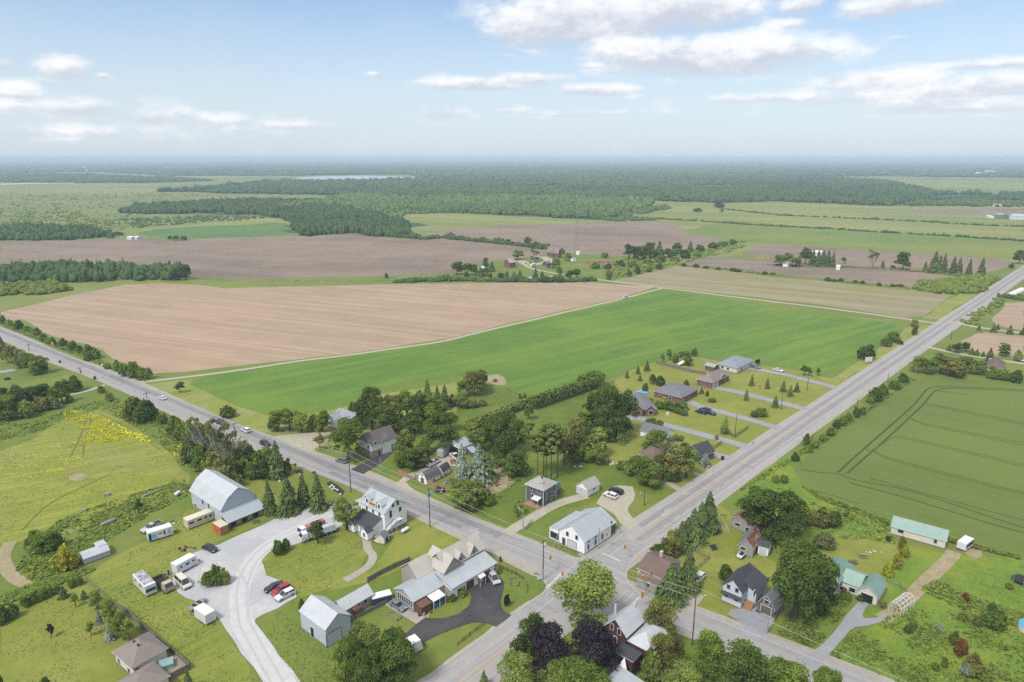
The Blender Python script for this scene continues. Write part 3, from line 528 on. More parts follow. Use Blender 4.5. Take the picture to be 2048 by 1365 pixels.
LM = {
 'mid': leafmat('leaf_mid_green', A(133,163,83)), 'dark': leafmat('leaf_dark_green', A(109,138,74)), 'light': leafmat('leaf_light_green', A(156,180,104)),
 'yellow': leafmat('leaf_yellow_green', A(190,196,81)), 'gold': leafmat('leaf_golden', A(196,206,76)), 'purple': leafmat('leaf_purple', A(66,58,66), .3, .1, A(84,74,82)),
 'olive': leafmat('leaf_olive', A(150,159,97)), 'grey': leafmat('leaf_grey_green', A(143,159,113)), 'spruce': leafmat('needle_green', A(104,128,84), .35, .08),
 'blue': leafmat('needle_blue', A(150,175,165), .3, .08), 'pine': leafmat('needle_pine', A(124,145,79), .35, .1), 'cedar': leafmat('needle_cedar', A(119,142,79), .3, .1),
 'brown': leafmat('leaf_bronze', A(150,112,79)), 'blossom': leafmat('leaf_with_blossom', A(179,175,136), .5),
 'far': leafmat('wood_far', A(104,132,84), .22, .15, None, .45), 'fard': leafmat('wood_dark', A(84,112,72), .22, .12, None, .45), 'weed': leafmat('weed_green', A(134,160,84), .16, .3), 'flower': leafmat('flower_yellow', A(218,224,66), .12, .1)}
bark = M('bark', A(110,98,84), A(90,80,70), scale=2, coord='Object'); bark_p = M('pale_bark', A(186,180,168), A(150,146,136), scale=3, coord='Object')
def add_shade(me, vals):
    a = me.attributes.new('shade', 'FLOAT', 'FACE'); a.data.foreach_set('value', np.asarray(vals, dtype=np.float32))
def leaf_mesh(name, blobs, n, size, rs, mat='mid', jitter=.55, flat=0.):
    """leaf clumps (quads) spread on and inside the given ellipsoid lobes: (cx,cy,cz,rx,ry,rz)"""
    g = np.random.default_rng(rs); B = np.array(blobs, float)
    wgt = (B[:,3]*B[:,4]*B[:,5])**(2/3); k = g.choice(len(B), n, p=wgt/wgt.sum())
    d = g.normal(size=(n,3)); d /= np.linalg.norm(d, axis=1)[:,None]
    d[:,2] = np.where(d[:,2] < -.35, -d[:,2], d[:,2])
    r = 1-np.abs(g.normal(size=n))*.16; r = np.where(g.random(n) < .2, r*g.uniform(1.05,1.4,n), r)
    c = B[k,:3]+d*B[k,3:]*r[:,None]
    nn = d/B[k,3:]; nn /= np.linalg.norm(nn, axis=1)[:,None]; nn += g.normal(size=(n,3))*jitter; nn[:,2] += flat; nn /= np.linalg.norm(nn, axis=1)[:,None]
    u = np.cross(nn, g.normal(size=(n,3))); u /= np.linalg.norm(u, axis=1)[:,None]; v = np.cross(nn, u)
    s = size*(.6+.8*g.random(n))[:,None]; s2 = s*(.6+.5*g.random(n))[:,None]
    V = np.stack([c-u*s-v*s2*.6, c+u*s*.7-v*s2, c+u*s+v*s2*.6, c-u*s*.5+v*s2], 1).reshape(-1,3)
    me = bpy.data.meshes.new(name); me.vertices.add(4*n); me.vertices.foreach_set('co', V.astype(np.float32).ravel())
    me.loops.add(4*n); me.loops.foreach_set('vertex_index', np.arange(4*n, dtype=np.int32)); me.polygons.add(n)
    me.polygons.foreach_set('loop_start', np.arange(0, 4*n, 4, dtype=np.int32)); me.polygons.foreach_set('loop_total', np.full(n, 4, dtype=np.int32))
    me.update(calc_edges=True)
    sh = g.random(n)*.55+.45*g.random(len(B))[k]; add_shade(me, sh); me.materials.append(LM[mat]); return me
# unit crowns: height 1 (z 0..1), half width .5
def decid_blobs(r, n=15, low=.12, top=1., slim=1.):
    b = [(r.uniform(-.06,.06),r.uniform(-.06,.06),.5,.27*slim,.27*slim,.32)]
    for i in range(n):
        a = r.random()*6.283; h = r.uniform(low, .92); w = .40*math.sin(math.pi*min(1, max(.12, (h+.16)/1.16)))**.7
        rr = r.uniform(.55, .95)*w*slim; s = r.uniform(.075, .19)
        b.append((math.cos(a)*rr, math.sin(a)*rr, h*.9+.04, s, s, s*r.uniform(.65, .95)))
    return b
def mk_crowns():
    D = {}
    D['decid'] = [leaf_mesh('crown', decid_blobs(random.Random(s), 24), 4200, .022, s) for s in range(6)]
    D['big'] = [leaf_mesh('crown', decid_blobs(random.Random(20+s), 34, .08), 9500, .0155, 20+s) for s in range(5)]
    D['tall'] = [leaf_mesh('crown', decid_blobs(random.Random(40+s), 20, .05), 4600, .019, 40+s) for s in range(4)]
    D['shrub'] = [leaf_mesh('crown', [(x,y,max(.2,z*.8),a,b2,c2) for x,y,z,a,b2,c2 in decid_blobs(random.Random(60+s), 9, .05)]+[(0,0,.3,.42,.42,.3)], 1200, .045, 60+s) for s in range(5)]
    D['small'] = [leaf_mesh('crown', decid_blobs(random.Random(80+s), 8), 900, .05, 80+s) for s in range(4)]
    # conifers: tiers of drooping boughs
    def conifer(rs, n, size, tiers, wob=.25, col='spruce', taper=1.):
        g = np.random.default_rng(rs); h = 1-np.sqrt(g.random(n)); ti = np.floor(h*tiers); fr = h*tiers-ti
        tj = g.uniform(.82,1.12,tiers+1)[ti.astype(int)]; R0 = .5*(1-h)**(taper*.85)*(1-.5*fr)*tj+.012; na = 7; arm = np.floor(g.random(n)*na); am = g.uniform(.62,1.12,(tiers+1,na))[ti.astype(int),arm.astype(int)]; R0 = R0*am; a = (arm+ti*.37)*math.tau/na+g.normal(size=n)*.22
        lobes = 1+g.normal(size=n)*.08
        r = R0*lobes*(1-np.abs(g.normal(size=n))*.34)
        c = np.stack([np.cos(a)*r, np.sin(a)*r, h*.97+.02-.05*(r/.5)], 1)
        nn = np.stack([np.cos(a)*.75, np.sin(a)*.75, np.full(n, .75)], 1)+g.normal(size=(n,3))*.4; nn /= np.linalg.norm(nn,axis=1)[:,None]
        u = np.stack([np.cos(a), np.sin(a), np.full(n,-.55)],1); u /= np.linalg.norm(u,axis=1)[:,None]; v = np.cross(nn,u); v /= np.linalg.norm(v,axis=1)[:,None]
        s = (size*(.7+.8*g.random(n)))[:,None]; s2 = s*.42
        V = np.stack([c-u*s-v*s2, c+u*s-v*s2*.5, c+u*s*1.1+v*s2*.5, c-u*s*.8+v*s2],1).reshape(-1,3)
        me = bpy.data.meshes.new('crown'); me.vertices.add(4*n); me.vertices.foreach_set('co', V.astype(np.float32).ravel())
        me.loops.add(4*n); me.loops.foreach_set('vertex_index', np.arange(4*n,dtype=np.int32)); me.polygons.add(n)
        me.polygons.foreach_set('loop_start', np.arange(0,4*n,4,dtype=np.int32)); me.polygons.foreach_set('loop_total', np.full(n,4,dtype=np.int32)); me.update(calc_edges=True)
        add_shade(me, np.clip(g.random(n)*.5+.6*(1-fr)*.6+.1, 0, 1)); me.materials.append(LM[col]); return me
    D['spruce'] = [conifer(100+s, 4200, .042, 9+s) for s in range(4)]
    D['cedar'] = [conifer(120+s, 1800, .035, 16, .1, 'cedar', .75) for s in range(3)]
    D['pine'] = [leaf_mesh('crown', [(math.cos(q*2.4)*(.12+.28*((q*.37) % 1)), math.sin(q*2.4)*(.12+.28*((q*.37) % 1)), .15+.8*q/14., .15, .15, .05) for q in range(14)]+[(0,0,.9,.12,.12,.09)], 3200, .03, 130+s, 'pine', .5) for s in range(2)]
    D['bare'] = [leaf_mesh('crown', [(math.cos(q*2.4)*.3, math.sin(q*2.4)*.3, .35+.6*((q*.618) % 1), .12, .12, .1) for q in range(12)], 700, .035, 140+s, 'grey', .9) for s in range(2)]
    D['column'] = [leaf_mesh('crown', [(.1*math.cos(q*2), .1*math.sin(q*2), .08+.86*q/9., .24*(1-.5*abs(q/9.-.4)), .24*(1-.5*abs(q/9.-.4)), .11) for q in range(10)], 1300, .04, 150+s) for s in range(2)]
    return D
CR = mk_crowns()
def trunk_mesh(kind):
    mb = MB(); r = random.Random(kind)
    def limb(a, d, L, r0, depth_):
        b = a+d*L; mb.tube(a, b, r0, r0*.62, 6, cap=False)
        if depth_ > 0:
            for q in range(3):
                nd = (d+Vector((r.uniform(-.8,.8), r.uniform(-.8,.8), r.uniform(.0,.5)))).normalized(); limb(b, nd, L*.62, r0*.6, depth_-1)
    if kind == 'multi':
        for q in range(5):
            d = Vector((math.cos(q*1.3)*.32, math.sin(q*1.3)*.32, 1)).normalized(); limb(Vector((0,0,-.02)), d, .42, .022, 2)
    elif kind == 'straight': mb.tube((0,0,-.02), (0,0,.93), .022, .006, 6)
    else: limb(Vector((0,0,-.02)), Vector((0,0,1)), .36, .035, 2)
    me = bpy.data.meshes.new('trunk'); me.from_pydata(mb.V, [], mb.F); me.materials.append(bark); me.update(); return me
TRK = {k: trunk_mesh(k) for k in ('tree', 'multi', 'straight')}
ORD = ['nearest','second','third','fourth','fifth','sixth','seventh','eighth','ninth','tenth','eleventh','twelfth','thirteenth','fourteenth','fifteenth','sixteenth','seventeenth','eighteenth','nineteenth','twentieth']
def ordw(i):
    if i < 20: return ORD[i]
    t_ = ['','','twenty','thirty','forty','fifty','sixty','seventy','eighty','ninety'][((i+1)//10) % 10]; u = (i+1) % 10
    w = t_ if u == 0 else t_+'-'+['','first','second','third','fourth','fifth','sixth','seventh','eighth','ninth'][u]
    w = ('hundred and ' if i+1 > 100 else '')+w
    return (w+'th').replace('tyth','tieth')  if u == 0 else w
CENTRE = Vector((22, 146, 0))
LOOK = {'mid':'green','dark':'dark green','light':'light green','yellow':'yellow-green','gold':'golden yellow','purple':'dark purple','olive':'olive green','grey':'grey green','spruce':'dark green','blue':'blue','pine':'dull green','cedar':'deep green','brown':'bronze','blossom':'pale blossoming'}
SPEC = {'d':('decid','broadleaf_tree','broadleaf tree','tree'),'t':('tall','broadleaf_tree','tall broadleaf tree','tree'),'s':('shrub','shrub','shrub','shrub'),'m':('small','young_tree','young tree','tree'),
        'c':('spruce','spruce_tree','spruce','tree'),'e':('cedar','cedar_tree','conical cedar','tree'),'p':('pine','pine_tree','tall bare-stemmed pine','tree'),'b':('bare','poplar_tree','sparse pale-stemmed poplar','tree'),'o':('column','columnar_tree','slim upright tree','tree')}
rt = random.Random(5)
def tree(px, yt, yb, w, kind, col, label, group):
    crown, nm, word, cat = SPEC[kind]; g = P(px, yb); dp = depth(g); rad = w*.5*dp/F
    # the crown top is hidden behind its own far side: solve the height on the trunk axis
    h = height_at(g, yt+0.0)
    if kind in ('s','d','t','m','o'): h = max(h-.10*rad, .7)
    rz = rt.random()*6.283
    o = thing(nm, label, cat, (g.x, g.y, 0), rz, group)
    z0 = {'d':.10,'t':.06,'s':-.06,'m':.2,'c':.04,'e':.0,'p':.5,'b':.35,'o':.08}[kind]*h
    variants = CR['big' if (kind in 'dt' and w > 58) else crown]; me = variants[rt.randrange(len(variants))]
    c = bpy.data.objects.new('crown', me); link(c, o); c.location = (0,0,z0)
    ch = (h-z0)/{'d':.98,'t':.98,'s':.74,'m':.96,'c':1.,'e':1.,'p':1.,'b':1.02,'o':1.}[kind]
    k = {'d':2.5,'t':2.45,'s':2.1,'m':2.2,'c':2.75,'e':2.2,'p':2.6,'b':2.3,'o':3.6}[kind]*rad
    sx = rt.uniform(.93,1.07); c.scale = (k*sx, k/sx, ch)
    if col != {'c':'spruce','e':'cedar','p':'pine','b':'grey'}.get(kind, 'mid'):
        c.material_slots[0].link = 'OBJECT'; c.material_slots[0].material = LM[col]
    if kind != 's':
        t_ = bpy.data.objects.new('trunk', TRK['multi' if kind == 'b' else 'straight' if kind in 'cepo' else 'tree']); link(t_, o)
        th = h*(.98 if kind in 'cepo' else 1.0); tw = th*(.55 if kind in 'ceo' else .6 if kind == 'p' else 1); t_.scale = (tw, tw, th)
        if kind == 'b': t_.material_slots[0].link = 'OBJECT'; t_.material_slots[0].material = bark_p; t_.scale = (th*.8, th*.8, th*1.02)
    return o
USED = {}
def cluster(place, items, group=None, kind_all=None, col_all=None):
    """items: (px, y top, y base, width, kind, colour); labels name the look and the place and count from the crossroads where needed"""
    keys = {}; its = []
    for it in items:
        px, yt, yb, w = it[:4]; k = it[4] if len(it) > 4 else kind_all; c = it[5] if len(it) > 5 else col_all
        its.append((px, yt, yb, w, k, c)); keys.setdefault((k, c), []).append(it)
    its.sort(key=lambda i: (P(i[0], i[2])-CENTRE).length); cnt = {}
    for (px, yt, yb, w, k, c) in its:
        look = LOOK[c]+' '+SPEC[k][2]; n = len(keys[(k, c)]); i = cnt.get((k, c), 0); cnt[(k, c)] = i+1
        if n == 1: lb = f"{look} {place}"
        else: lb = f"{look} {place}, {ordw(i)} from the crossroads" if i else f"{look} {place}, nearest the crossroads"
        if lb in USED: USED[lb] += 1; print('DUP LABEL', lb)
        USED[lb] = 1
        tree(px, yt, yb, w, k, c, lb, group or (SPEC[k][2]+'s '+place))
# ---------------------------------------------------------------- the village trees
cluster('beside the old brick house at the crossroads', [(1172,1130,1262,108,'d','light')])
cluster('over the brick house by the junction', [(1095,1250,1370,95,'d','purple'),(1180,1248,1370,100,'d','purple')])
cluster('at the bottom edge beside the brick house', [(1066,1226,1345,72,'d','dark'),(1036,1308,1400,75,'d','light'),(1160,1322,1420,120,'d','mid'),(1112,1325,1425,70,'d','light'),(968,1340,1375,20,'c','spruce')])
cluster('by the brick house porch', [(1318,1200,1292,64,'d','olive'),(1330,1262,1345,60,'d','olive'),(1302,1305,1362,44,'s','light'),(1360,1330,1400,80,'d','light')])
cluster('along the highway at the bottom', [(1416,1265,1352,60,'d','mid'),(1488,1288,1400,105,'d','dark'),(1500,1330,1395,45,'s','yellow'),(1570,1328,1420,100,'d','mid'),(1648,1335,1420,60,'d','mid')])
cluster('by the bottom white trailer', [(792,1262,1372,92,'d','dark'),(730,1240,1330,62,'d','light'),(700,1275,1360,60,'d','mid'),(690,1300,1370,40,'s','light'),(740,1300,1400,70,'d','dark')])
cluster('beside the tan building at the junction', [(1340,1125,1202,56,'c','spruce'),(1375,1088,1180,42,'c','spruce')])
cluster('in the side road row', [(1415,982,1060,46,'c','spruce'),(1385,1016,1085,46,'c','spruce'),(1362,1042,1096,38,'c','spruce'),(1400,1002,1068,36,'c','spruce'),(1373,1034,1088,34,'c','spruce'),(1350,1056,1102,28,'c','spruce'),(1345,1062,1112,36,'d','cedar' if False else 'olive'),(1318,1090,1122,34,'d','dark'),(1332,1080,1118,34,'s','olive')])
cluster('behind the rusty sheds', [(1548,970,1082,96,'t','dark'),(1505,975,1060,60,'t','dark'),(1585,1000,1085,50,'d','mid')])
cluster('over the gambrel garage', [(1588,1085,1240,110,'t','dark'),(1640,1108,1215,52,'d','dark')])
cluster('in the green roofed house garden', [(1612,1020,1052,26,'s','olive'),(1640,1018,1052,42,'s','cedar' if False else 'olive'),(1665,1022,1054,34,'s','dark'),(1648,1068,1096,46,'s','grey'),(1775,1073,1084,12,'m','purple'),(1690,1020,1037,12,'m','mid'),(1700,1028,1040,12,'s','yellow')])
cluster('in the yellow garden hedge', [(1776,1128,1152,24,'s','gold'),(1795,1108,1130,22,'s','gold'),(1808,1092,1114,20,'s','gold'),(1792,1118,1136,20,'s','olive'),(1803,1076,1100,18,'s','olive')])
cluster('in the rough grass by the green barn', [(1985,1215,1255,48,'s','dark'),(1880,1244,1262,18,'e','blue'),(1908,1265,1290,22,'s','dark'),(1920,1280,1312,26,'s','brown'),(1945,1312,1352,42,'s','olive'),(1932,1328,1352,24,'s','blue'),(1930,1188,1203,16,'s','brown'),(1925,1196,1204,10,'s','gold'),(1816,1250,1266,18,'s','dark'),(1826,1240,1256,16,'s','olive'),(1925,1225,1240,18,'s','olive'),(1955,1235,1252,18,'s','olive'),(2018,1165,1178,16,'s','yellow'),(1870,1325,1340,16,'s','mid'),(1888,1315,1335,14,'s','mid')])
cluster('by the blue white house', [(1450,1130,1162,28,'s','dark'),(1458,1140,1160,18,'s','mid')])
cluster('before the green roofed house', [(1660,1185,1205,30,'s','dark'),(1690,1182,1198,26,'s','mid'),(1720,1190,1202,16,'s','dark'),(1765,1202,1216,16,'s','olive'),(1640,1195,1225,40,'s','dark')])
cluster('in the row by the sunflower garden', [(540,962,1026,28,'c','spruce'),(578,951,1026,42,'c','spruce'),(608,947,1012,32,'c','spruce'),(638,947,1020,36,'c','spruce')])
cluster('in front of the bakery', [(694,993,1060,44,'d','light'),(636,1040,1088,34,'m','dark')])
cluster('on the gravel lot', [(557,1083,1110,24,'s','dark'),(572,1080,1102,22,'s','dark')])
cluster('in the island on the gravel lot', [(418,1145,1172,30,'s','mid'),(436,1132,1170,34,'s','mid'),(450,1142,1168,26,'s','light'),(428,1140,1160,24,'s','olive')])
cluster('beside the highway above the barn', [(556,880,955,36,'c','spruce'),(540,890,948,30,'d','light'),(575,920,950,20,'s','mid')])
cluster('in the barn thicket', [(398,838,915,34,'b','grey'),(416,835,925,36,'b','grey'),(437,842,935,38,'b','grey'),(453,850,940,34,'b','grey'),(468,865,950,34,'b','grey'),
   (380,880,925,40,'s','grey'),(405,890,940,44,'s','mid'),(430,905,960,50,'s','olive'),(455,915,965,48,'s','grey'),(475,905,950,44,'s','mid'),(500,895,935,38,'s','dark'),(520,905,945,40,'s','mid'),(380,850,885,34,'s','mid'),(362,845,880,30,'s','light'),(350,835,870,34,'s','mid'),(445,940,985,40,'s','grey'),(470,945,975,34,'s','olive'),(505,925,958,30,'s','mid'),(530,920,955,34,'s','dark'),(490,880,915,32,'s','mid'),(405,865,900,30,'s','light')])
cluster('at the bend of the highway', [(284,798,842,56,'s','dark'),(262,800,840,36,'s','olive'),(305,810,836,28,'s','mid'),(325,828,848,24,'s','mid'),(220,785,802,18,'s','olive'),(150,755,783,32,'s','dark'),(133,760,785,20,'s','mid'),(203,772,786,16,'s','mid')])
cluster('beside the mown verge', [(360,763,786,22,'m','dark'),(456,811,834,34,'s','dark')])
cluster('in the tilled field hedge', [(38,641,658,20,'s','dark'),(55,652,662,16,'s','mid'),(74,655,670,18,'s','grey'),(88,668,682,16,'s','mid'),(98,674,688,14,'s','light'),(107,675,690,10,'s','mid'),(127,677,692,17,'s','dark'),(146,683,700,18,'s','dark'),(160,691,704,14,'s','dark'),(180,690,716,26,'s','mid'),(192,697,717,22,'s','mid'),(176,708,722,14,'s','mid'),(235,722,742,18,'s','mid'),(250,728,752,24,'s','mid'),(270,722,755,26,'s','mid'),(285,734,757,20,'s','mid'),(298,735,758,18,'s','grey'),(262,738,756,20,'s','grey'),(215,728,738,14,'s','light'),(20,640,652,12,'s','light'),(5,632,646,14,'s','mid')])
cluster('in the left edge belt', [(6,672,706,18,'c','spruce'),(22,690,725,34,'s','olive'),(45,700,735,34,'s','grey'),(62,705,745,30,'d','mid'),(80,710,748,30,'d','light'),(72,722,750,24,'s','mid'),(90,725,745,16,'s','mid')])
cluster('in the side lane wood', [(10,775,820,40,'d','dark'),(35,772,828,36,'d','dark'),(20,790,838,44,'d','mid'),(55,775,815,34,'d','dark'),(75,765,815,34,'d','dark'),(93,768,812,26,'o','dark'),(108,776,812,26,'d','mid'),(125,762,806,24,'d','dark'),(55,800,835,34,'s','mid'),(85,795,822,30,'s','olive'),(3,800,842,40,'d','dark'),(110,795,818,22,'s','grey'),(140,790,805,16,'s','mid')])
cluster('by the highway turnaround', [(556,820,862,32,'d','mid'),(580,815,860,36,'d','light'),(604,823,864,34,'d','light'),(648,820,865,30,'d','mid'),(626,830,862,24,'s','mid'),(548,836,862,24,'s','dark'),(640,846,880,24,'m','olive')])
cluster('in front of the tudor house', [(697,836,920,64,'d','mid'),(640,868,900,22,'m','olive')])
cluster('in the tudor house grove', [(745,770,862,46,'t','dark'),(765,790,868,44,'t','dark'),(725,800,860,40,'d','dark'),(790,782,850,42,'d','olive'),(780,810,880,40,'d','dark'),(815,775,850,44,'t','mid'),(838,780,855,40,'t','dark'),(858,790,850,34,'d','mid'),(855,758,790,16,'c','spruce'),(875,770,812,18,'c','spruce'),(890,768,818,22,'c','spruce'),(870,805,880,50,'d','mid'),(905,790,812,22,'s','mid'),(922,782,815,32,'d','light'),(884,845,905,58,'d','dark'),(880,800,845,36,'d','mid'),(900,820,860,30,'d','mid'),(806,845,880,28,'d','dark'),(703,806,828,14,'s','dark'),(830,820,868,34,'d','dark'),(790,830,875,34,'d','mid')])
cluster('at the bare patch in the bean field', [(950,735,790,44,'d','olive'),(928,758,792,30,'d','mid'),(962,738,775,26,'d','dark')])
cluster('in the yard beside the tudor house', [(812,860,925,44,'d','light'),(830,890,938,48,'d','mid'),(798,905,935,28,'d','mid'),(850,880,910,26,'s','mid'),(845,912,935,30,'d','olive')])
cluster('in the back meadow scrub', [(945,800,815,26,'s','grey'),(965,798,812,20,'s','olive'),(990,758,764,10,'s','mid'),(1040,787,797,8,'s','mid'),(1050,788,800,9,'s','mid')])
cluster('beside the truck yard', [(925,886,972,34,'c','blue'),(958,886,965,44,'c','blue'),(975,900,962,36,'c','spruce'),(925,953,1020,52,'d','light'),(955,958,1008,36,'d','light'),(975,982,1008,34,'s','mid'),(940,985,1022,34,'d','light')])
cluster('around the sandy clearing', [(1035,900,950,40,'d','dark'),(1018,912,955,30,'d','mid'),(1045,925,952,28,'s','dark'),(1000,905,935,26,'s','grey')])
cluster('in the middle grove', [(995,823,908,62,'t','dark'),(1025,822,905,52,'t','mid'),(970,850,905,40,'d','mid'),(985,830,880,40,'d','dark'),(945,845,895,40,'d','light'),(1058,808,840,22,'d','mid'),(1058,838,880,24,'m','light'),(1010,860,925,48,'d','dark'),(945,838,872,26,'d','olive')])
cluster('behind the square grey house', [(1087,852,958,26,'p','pine'),(1102,846,962,34,'p','pine'),(1115,850,955,32,'p','pine'),(1075,868,950,26,'p','pine'),(1092,878,955,26,'p','pine'),(1128,855,930,36,'d','olive'),(1150,835,915,44,'d','brown' if False else 'olive'),(1165,875,920,32,'d','mid'),(1150,885,925,34,'s','dark')])
cluster('in the brick bungalow grove', [(1215,765,872,62,'t','dark'),(1245,775,870,48,'t','dark'),(1185,785,860,44,'d','dark'),(1232,820,882,46,'d','dark'),(1205,810,880,46,'t','dark'),(1172,820,870,34,'d','mid'),(1243,845,886,32,'e','cedar'),(1215,850,885,34,'d','mid')])
cluster('between the two back gardens', [(1194,860,915,34,'o','light'),(1196,895,928,34,'d','light'),(1178,900,925,28,'s','mid')])
cluster('by the brown roofed cottage', [(1258,915,950,28,'s','light'),(1278,905,955,38,'d','mid'),(1292,918,968,44,'d','dark'),(1305,925,975,40,'d','mid'),(1240,922,940,18,'s','mid'),(1340,865,955,44,'b','grey'),(1352,890,960,48,'d','olive'),(1372,885,955,42,'d','mid'),(1325,900,955,36,'d','olive'),(1312,858,895,40,'d','mid'),(1300,870,900,30,'d','light'),(1345,935,962,34,'s','dark')])
cluster('beside the side road driveway', [(1410,905,932,22,'c','blue')])
cluster('in the bungalow gardens', [(1302,835,862,22,'d','mid'),(1318,840,865,22,'d','mid')])
cluster('on the bungalow front lawns', [(1450,830,868,18,'e','cedar'),(1448,845,868,18,'s','light'),(1366,792,820,20,'c','spruce'),(1403,775,787,9,'c','spruce'),(1414,782,793,8,'s','dark'),(1503,748,772,13,'e','cedar'),(1534,755,778,13,'e','cedar'),(1566,760,784,16,'e','cedar'),(1580,769,793,16,'e','cedar'),(1593,764,784,11,'c','spruce'),(1492,777,801,13,'e','cedar'),(1550,791,815,13,'c','spruce'),(1515,718,733,9,'d','purple')])
cluster('behind the bungalows', [(1254,740,756,8,'c','spruce'),(1276,731,748,9,'c','spruce'),(1294,721,742,12,'c','spruce'),(1280,748,762,8,'c','spruce'),(1305,748,768,16,'s','dark'),(1320,752,772,22,'s','dark'),(1340,768,782,16,'s','dark'),(1325,707,726,12,'m','mid'),(1338,699,722,13,'m','mid'),(1350,708,726,14,'s','mid'),(1368,700,725,22,'d','olive'),(1375,710,732,18,'d','mid'),(1388,697,712,14,'s','olive'),(1372,760,778,14,'s','dark'),(1290,768,785,14,'s','dark')])
cluster('in the hedge of the brick bungalow', [(1312,797,812,16,'s','gold'),(1328,794,808,18,'s','gold'),(1320,803,818,20,'s','mid'),(1338,803,820,20,'s','dark'),(1354,805,822,22,'s','dark')])
cluster('at the bean field end', [(1608,731,752,16,'m','mid'),(1617,735,752,14,'m','mid'),(1636,736,752,11,'m','mid'),(1731,691,718,38,'s','dark'),(1772,674,693,24,'s','dark'),(1786,664,684,28,'s','mid'),(1800,680,689,12,'s','dark'),(1827,640,670,18,'m','olive'),(1828,655,671,11,'s','dark')])
cluster('on the bungalow lawn edge', [(1522,816,832,28,'s','mid'),(1508,822,834,16,'s','olive'),(1424,796,804,18,'s','olive')])
cluster('in the wheat verge hedge', [(1806,748,765,22,'s','dark'),(1788,760,778,24,'s','dark'),(1765,770,790,22,'s','dark'),(1750,775,802,30,'s','dark'),(1740,790,806,18,'s','mid'),(1712,815,835,16,'s','dark'),(1725,815,830,14,'s','olive'),(1685,833,852,18,'s','mid'),(1672,840,858,16,'s','dark'),(1660,855,872,16,'s','mid'),(1645,868,882,16,'s','light'),(1630,880,896,16,'s','mid'),(1620,895,905,12,'s','mid'),(1590,907,922,18,'s','dark'),(1568,950,966,18,'s','mid'),(1550,950,965,16,'s','olive'),(1697,825,842,14,'s','mid'),(1612,868,890,16,'s','mid')])
cluster('in the wheat corner copse', [(1835,712,745,30,'d','light'),(1855,715,748,26,'d','mid'),(1880,705,745,34,'d','mid'),(1900,710,752,40,'d','olive'),(1925,708,745,30,'d','mid'),(1945,722,748,26,'s','light'),(1960,722,750,26,'s','light'),(1915,725,756,30,'s','olive'),(1985,735,758,26,'s','mid'),(2005,740,760,26,'s','mid'),(2030,742,764,30,'s','dark')])
cluster('along the right hand lane', [(1897,688,702,9,'c','spruce'),(1912,686,706,20,'d','dark'),(1930,684,704,18,'d','dark'),(1943,695,710,10,'c','spruce'),(1953,698,712,10,'c','spruce'),(1966,702,714,8,'c','spruce'),(1978,695,722,14,'c','spruce'),(2007,687,712,19,'o','mid'),(2035,700,722,18,'s','light'),(1957,647,662,8,'c','spruce'),(1986,647,665,11,'c','spruce'),(2019,650,669,13,'c','spruce'),(1995,648,660,7,'c','spruce'),(2045,655,670,10,'c','spruce')])
cluster('on the beige bungalow lawn', [(128,1171,1196,18,'c','spruce'),(169,1180,1198,13,'c','spruce'),(152,1187,1214,16,'m','mid'),(199,1218,1247,14,'c','blue'),(222,1246,1280,20,'c','blue'),(183,1242,1272,16,'m','light'),(195,1180,1218,24,'d','light'),(222,1200,1248,32,'d','light'),(250,1225,1280,40,'d','light'),(103,1249,1276,14,'m','purple'),(96,1355,1390,20,'s','dark'),(378,1338,1380,22,'c','spruce'),(2,1345,1380,14,'s','dark')])
cluster('in the mown lawn hedge', [(8,1215,1245,26,'s','dark'),(28,1208,1236,24,'s','dark'),(52,1194,1214,20,'s','mid'),(68,1185,1206,20,'s','mid'),(85,1180,1200,20,'s','mid'),(100,1174,1192,18,'s','mid'),(115,1170,1187,16,'s','mid'),(145,1160,1175,16,'s','mid'),(160,1155,1170,16,'s','dark'),(4,1225,1250,20,'s','mid')])
cluster('beside the white metal shed', [(90,1060,1104,46,'d','mid'),(75,1062,1094,34,'s','mid'),(112,1065,1096,36,'s','dark'),(130,1098,1138,44,'s','yellow'),(145,1105,1136,28,'s','yellow'),(120,1115,1140,24,'s','light'),(278,1000,1028,18,'m','dark'),(62,1075,1100,24,'s','mid')])
cluster('by the grey garage wing', [(925,1176,1192,18,'s','light'),(905,1188,1202,16,'s','mid'),(933,1168,1182,10,'s','dark'),(993,1130,1150,12,'s','light'),(1014,1190,1212,14,'s','purple'),(604,1200,1222,14,'s','mid')])
cluster('on the lawn of the square grey house', [(1036,1000,1032,28,'m','light')])
cluster('by the farm barn', [(1017,478,489,10,'d','dark') ,(1056,473,492,15,'d','dark'),(1095,487,497,13,'s','mid'),(1036,498,520,22,'d','mid'),(1070,495,525,20,'b','grey'),(1112,515,537,20,'s','light'),(1135,505,522,18,'s','light'),(1125,497,508,12,'s','mid')])
cluster('along the farm pond', [(1002,545,561,17,'d','dark'),(1014,541,560,11,'c','spruce'),(1028,543,560,13,'c','spruce'),(1040,540,560,13,'c','spruce'),(1071,536,559,14,'c','spruce'),(1084,542,560,14,'c','spruce'),(1092,552,565,22,'s','dark'),(1120,550,565,18,'s','mid'),(1119,535,549,12,'s','dark'),(1140,540,560,18,'d','dark'),(1153,536,555,16,'d','dark'),(1110,550,562,14,'s','olive')])
cluster('in the farmhouse clump', [(914,520,550,22,'d','dark'),(936,525,550,22,'d','dark'),(950,528,552,16,'d','dark'),(962,535,553,16,'c','spruce'),(972,515,540,14,'d','dark'),(984,523,543,14,'c','spruce'),(970,535,552,18,'d','dark'),(962,548,558,10,'c','spruce'),(981,547,558,8,'s','dark'),(932,543,554,12,'s','mid'),(773,547,558,9,'s','dark')])
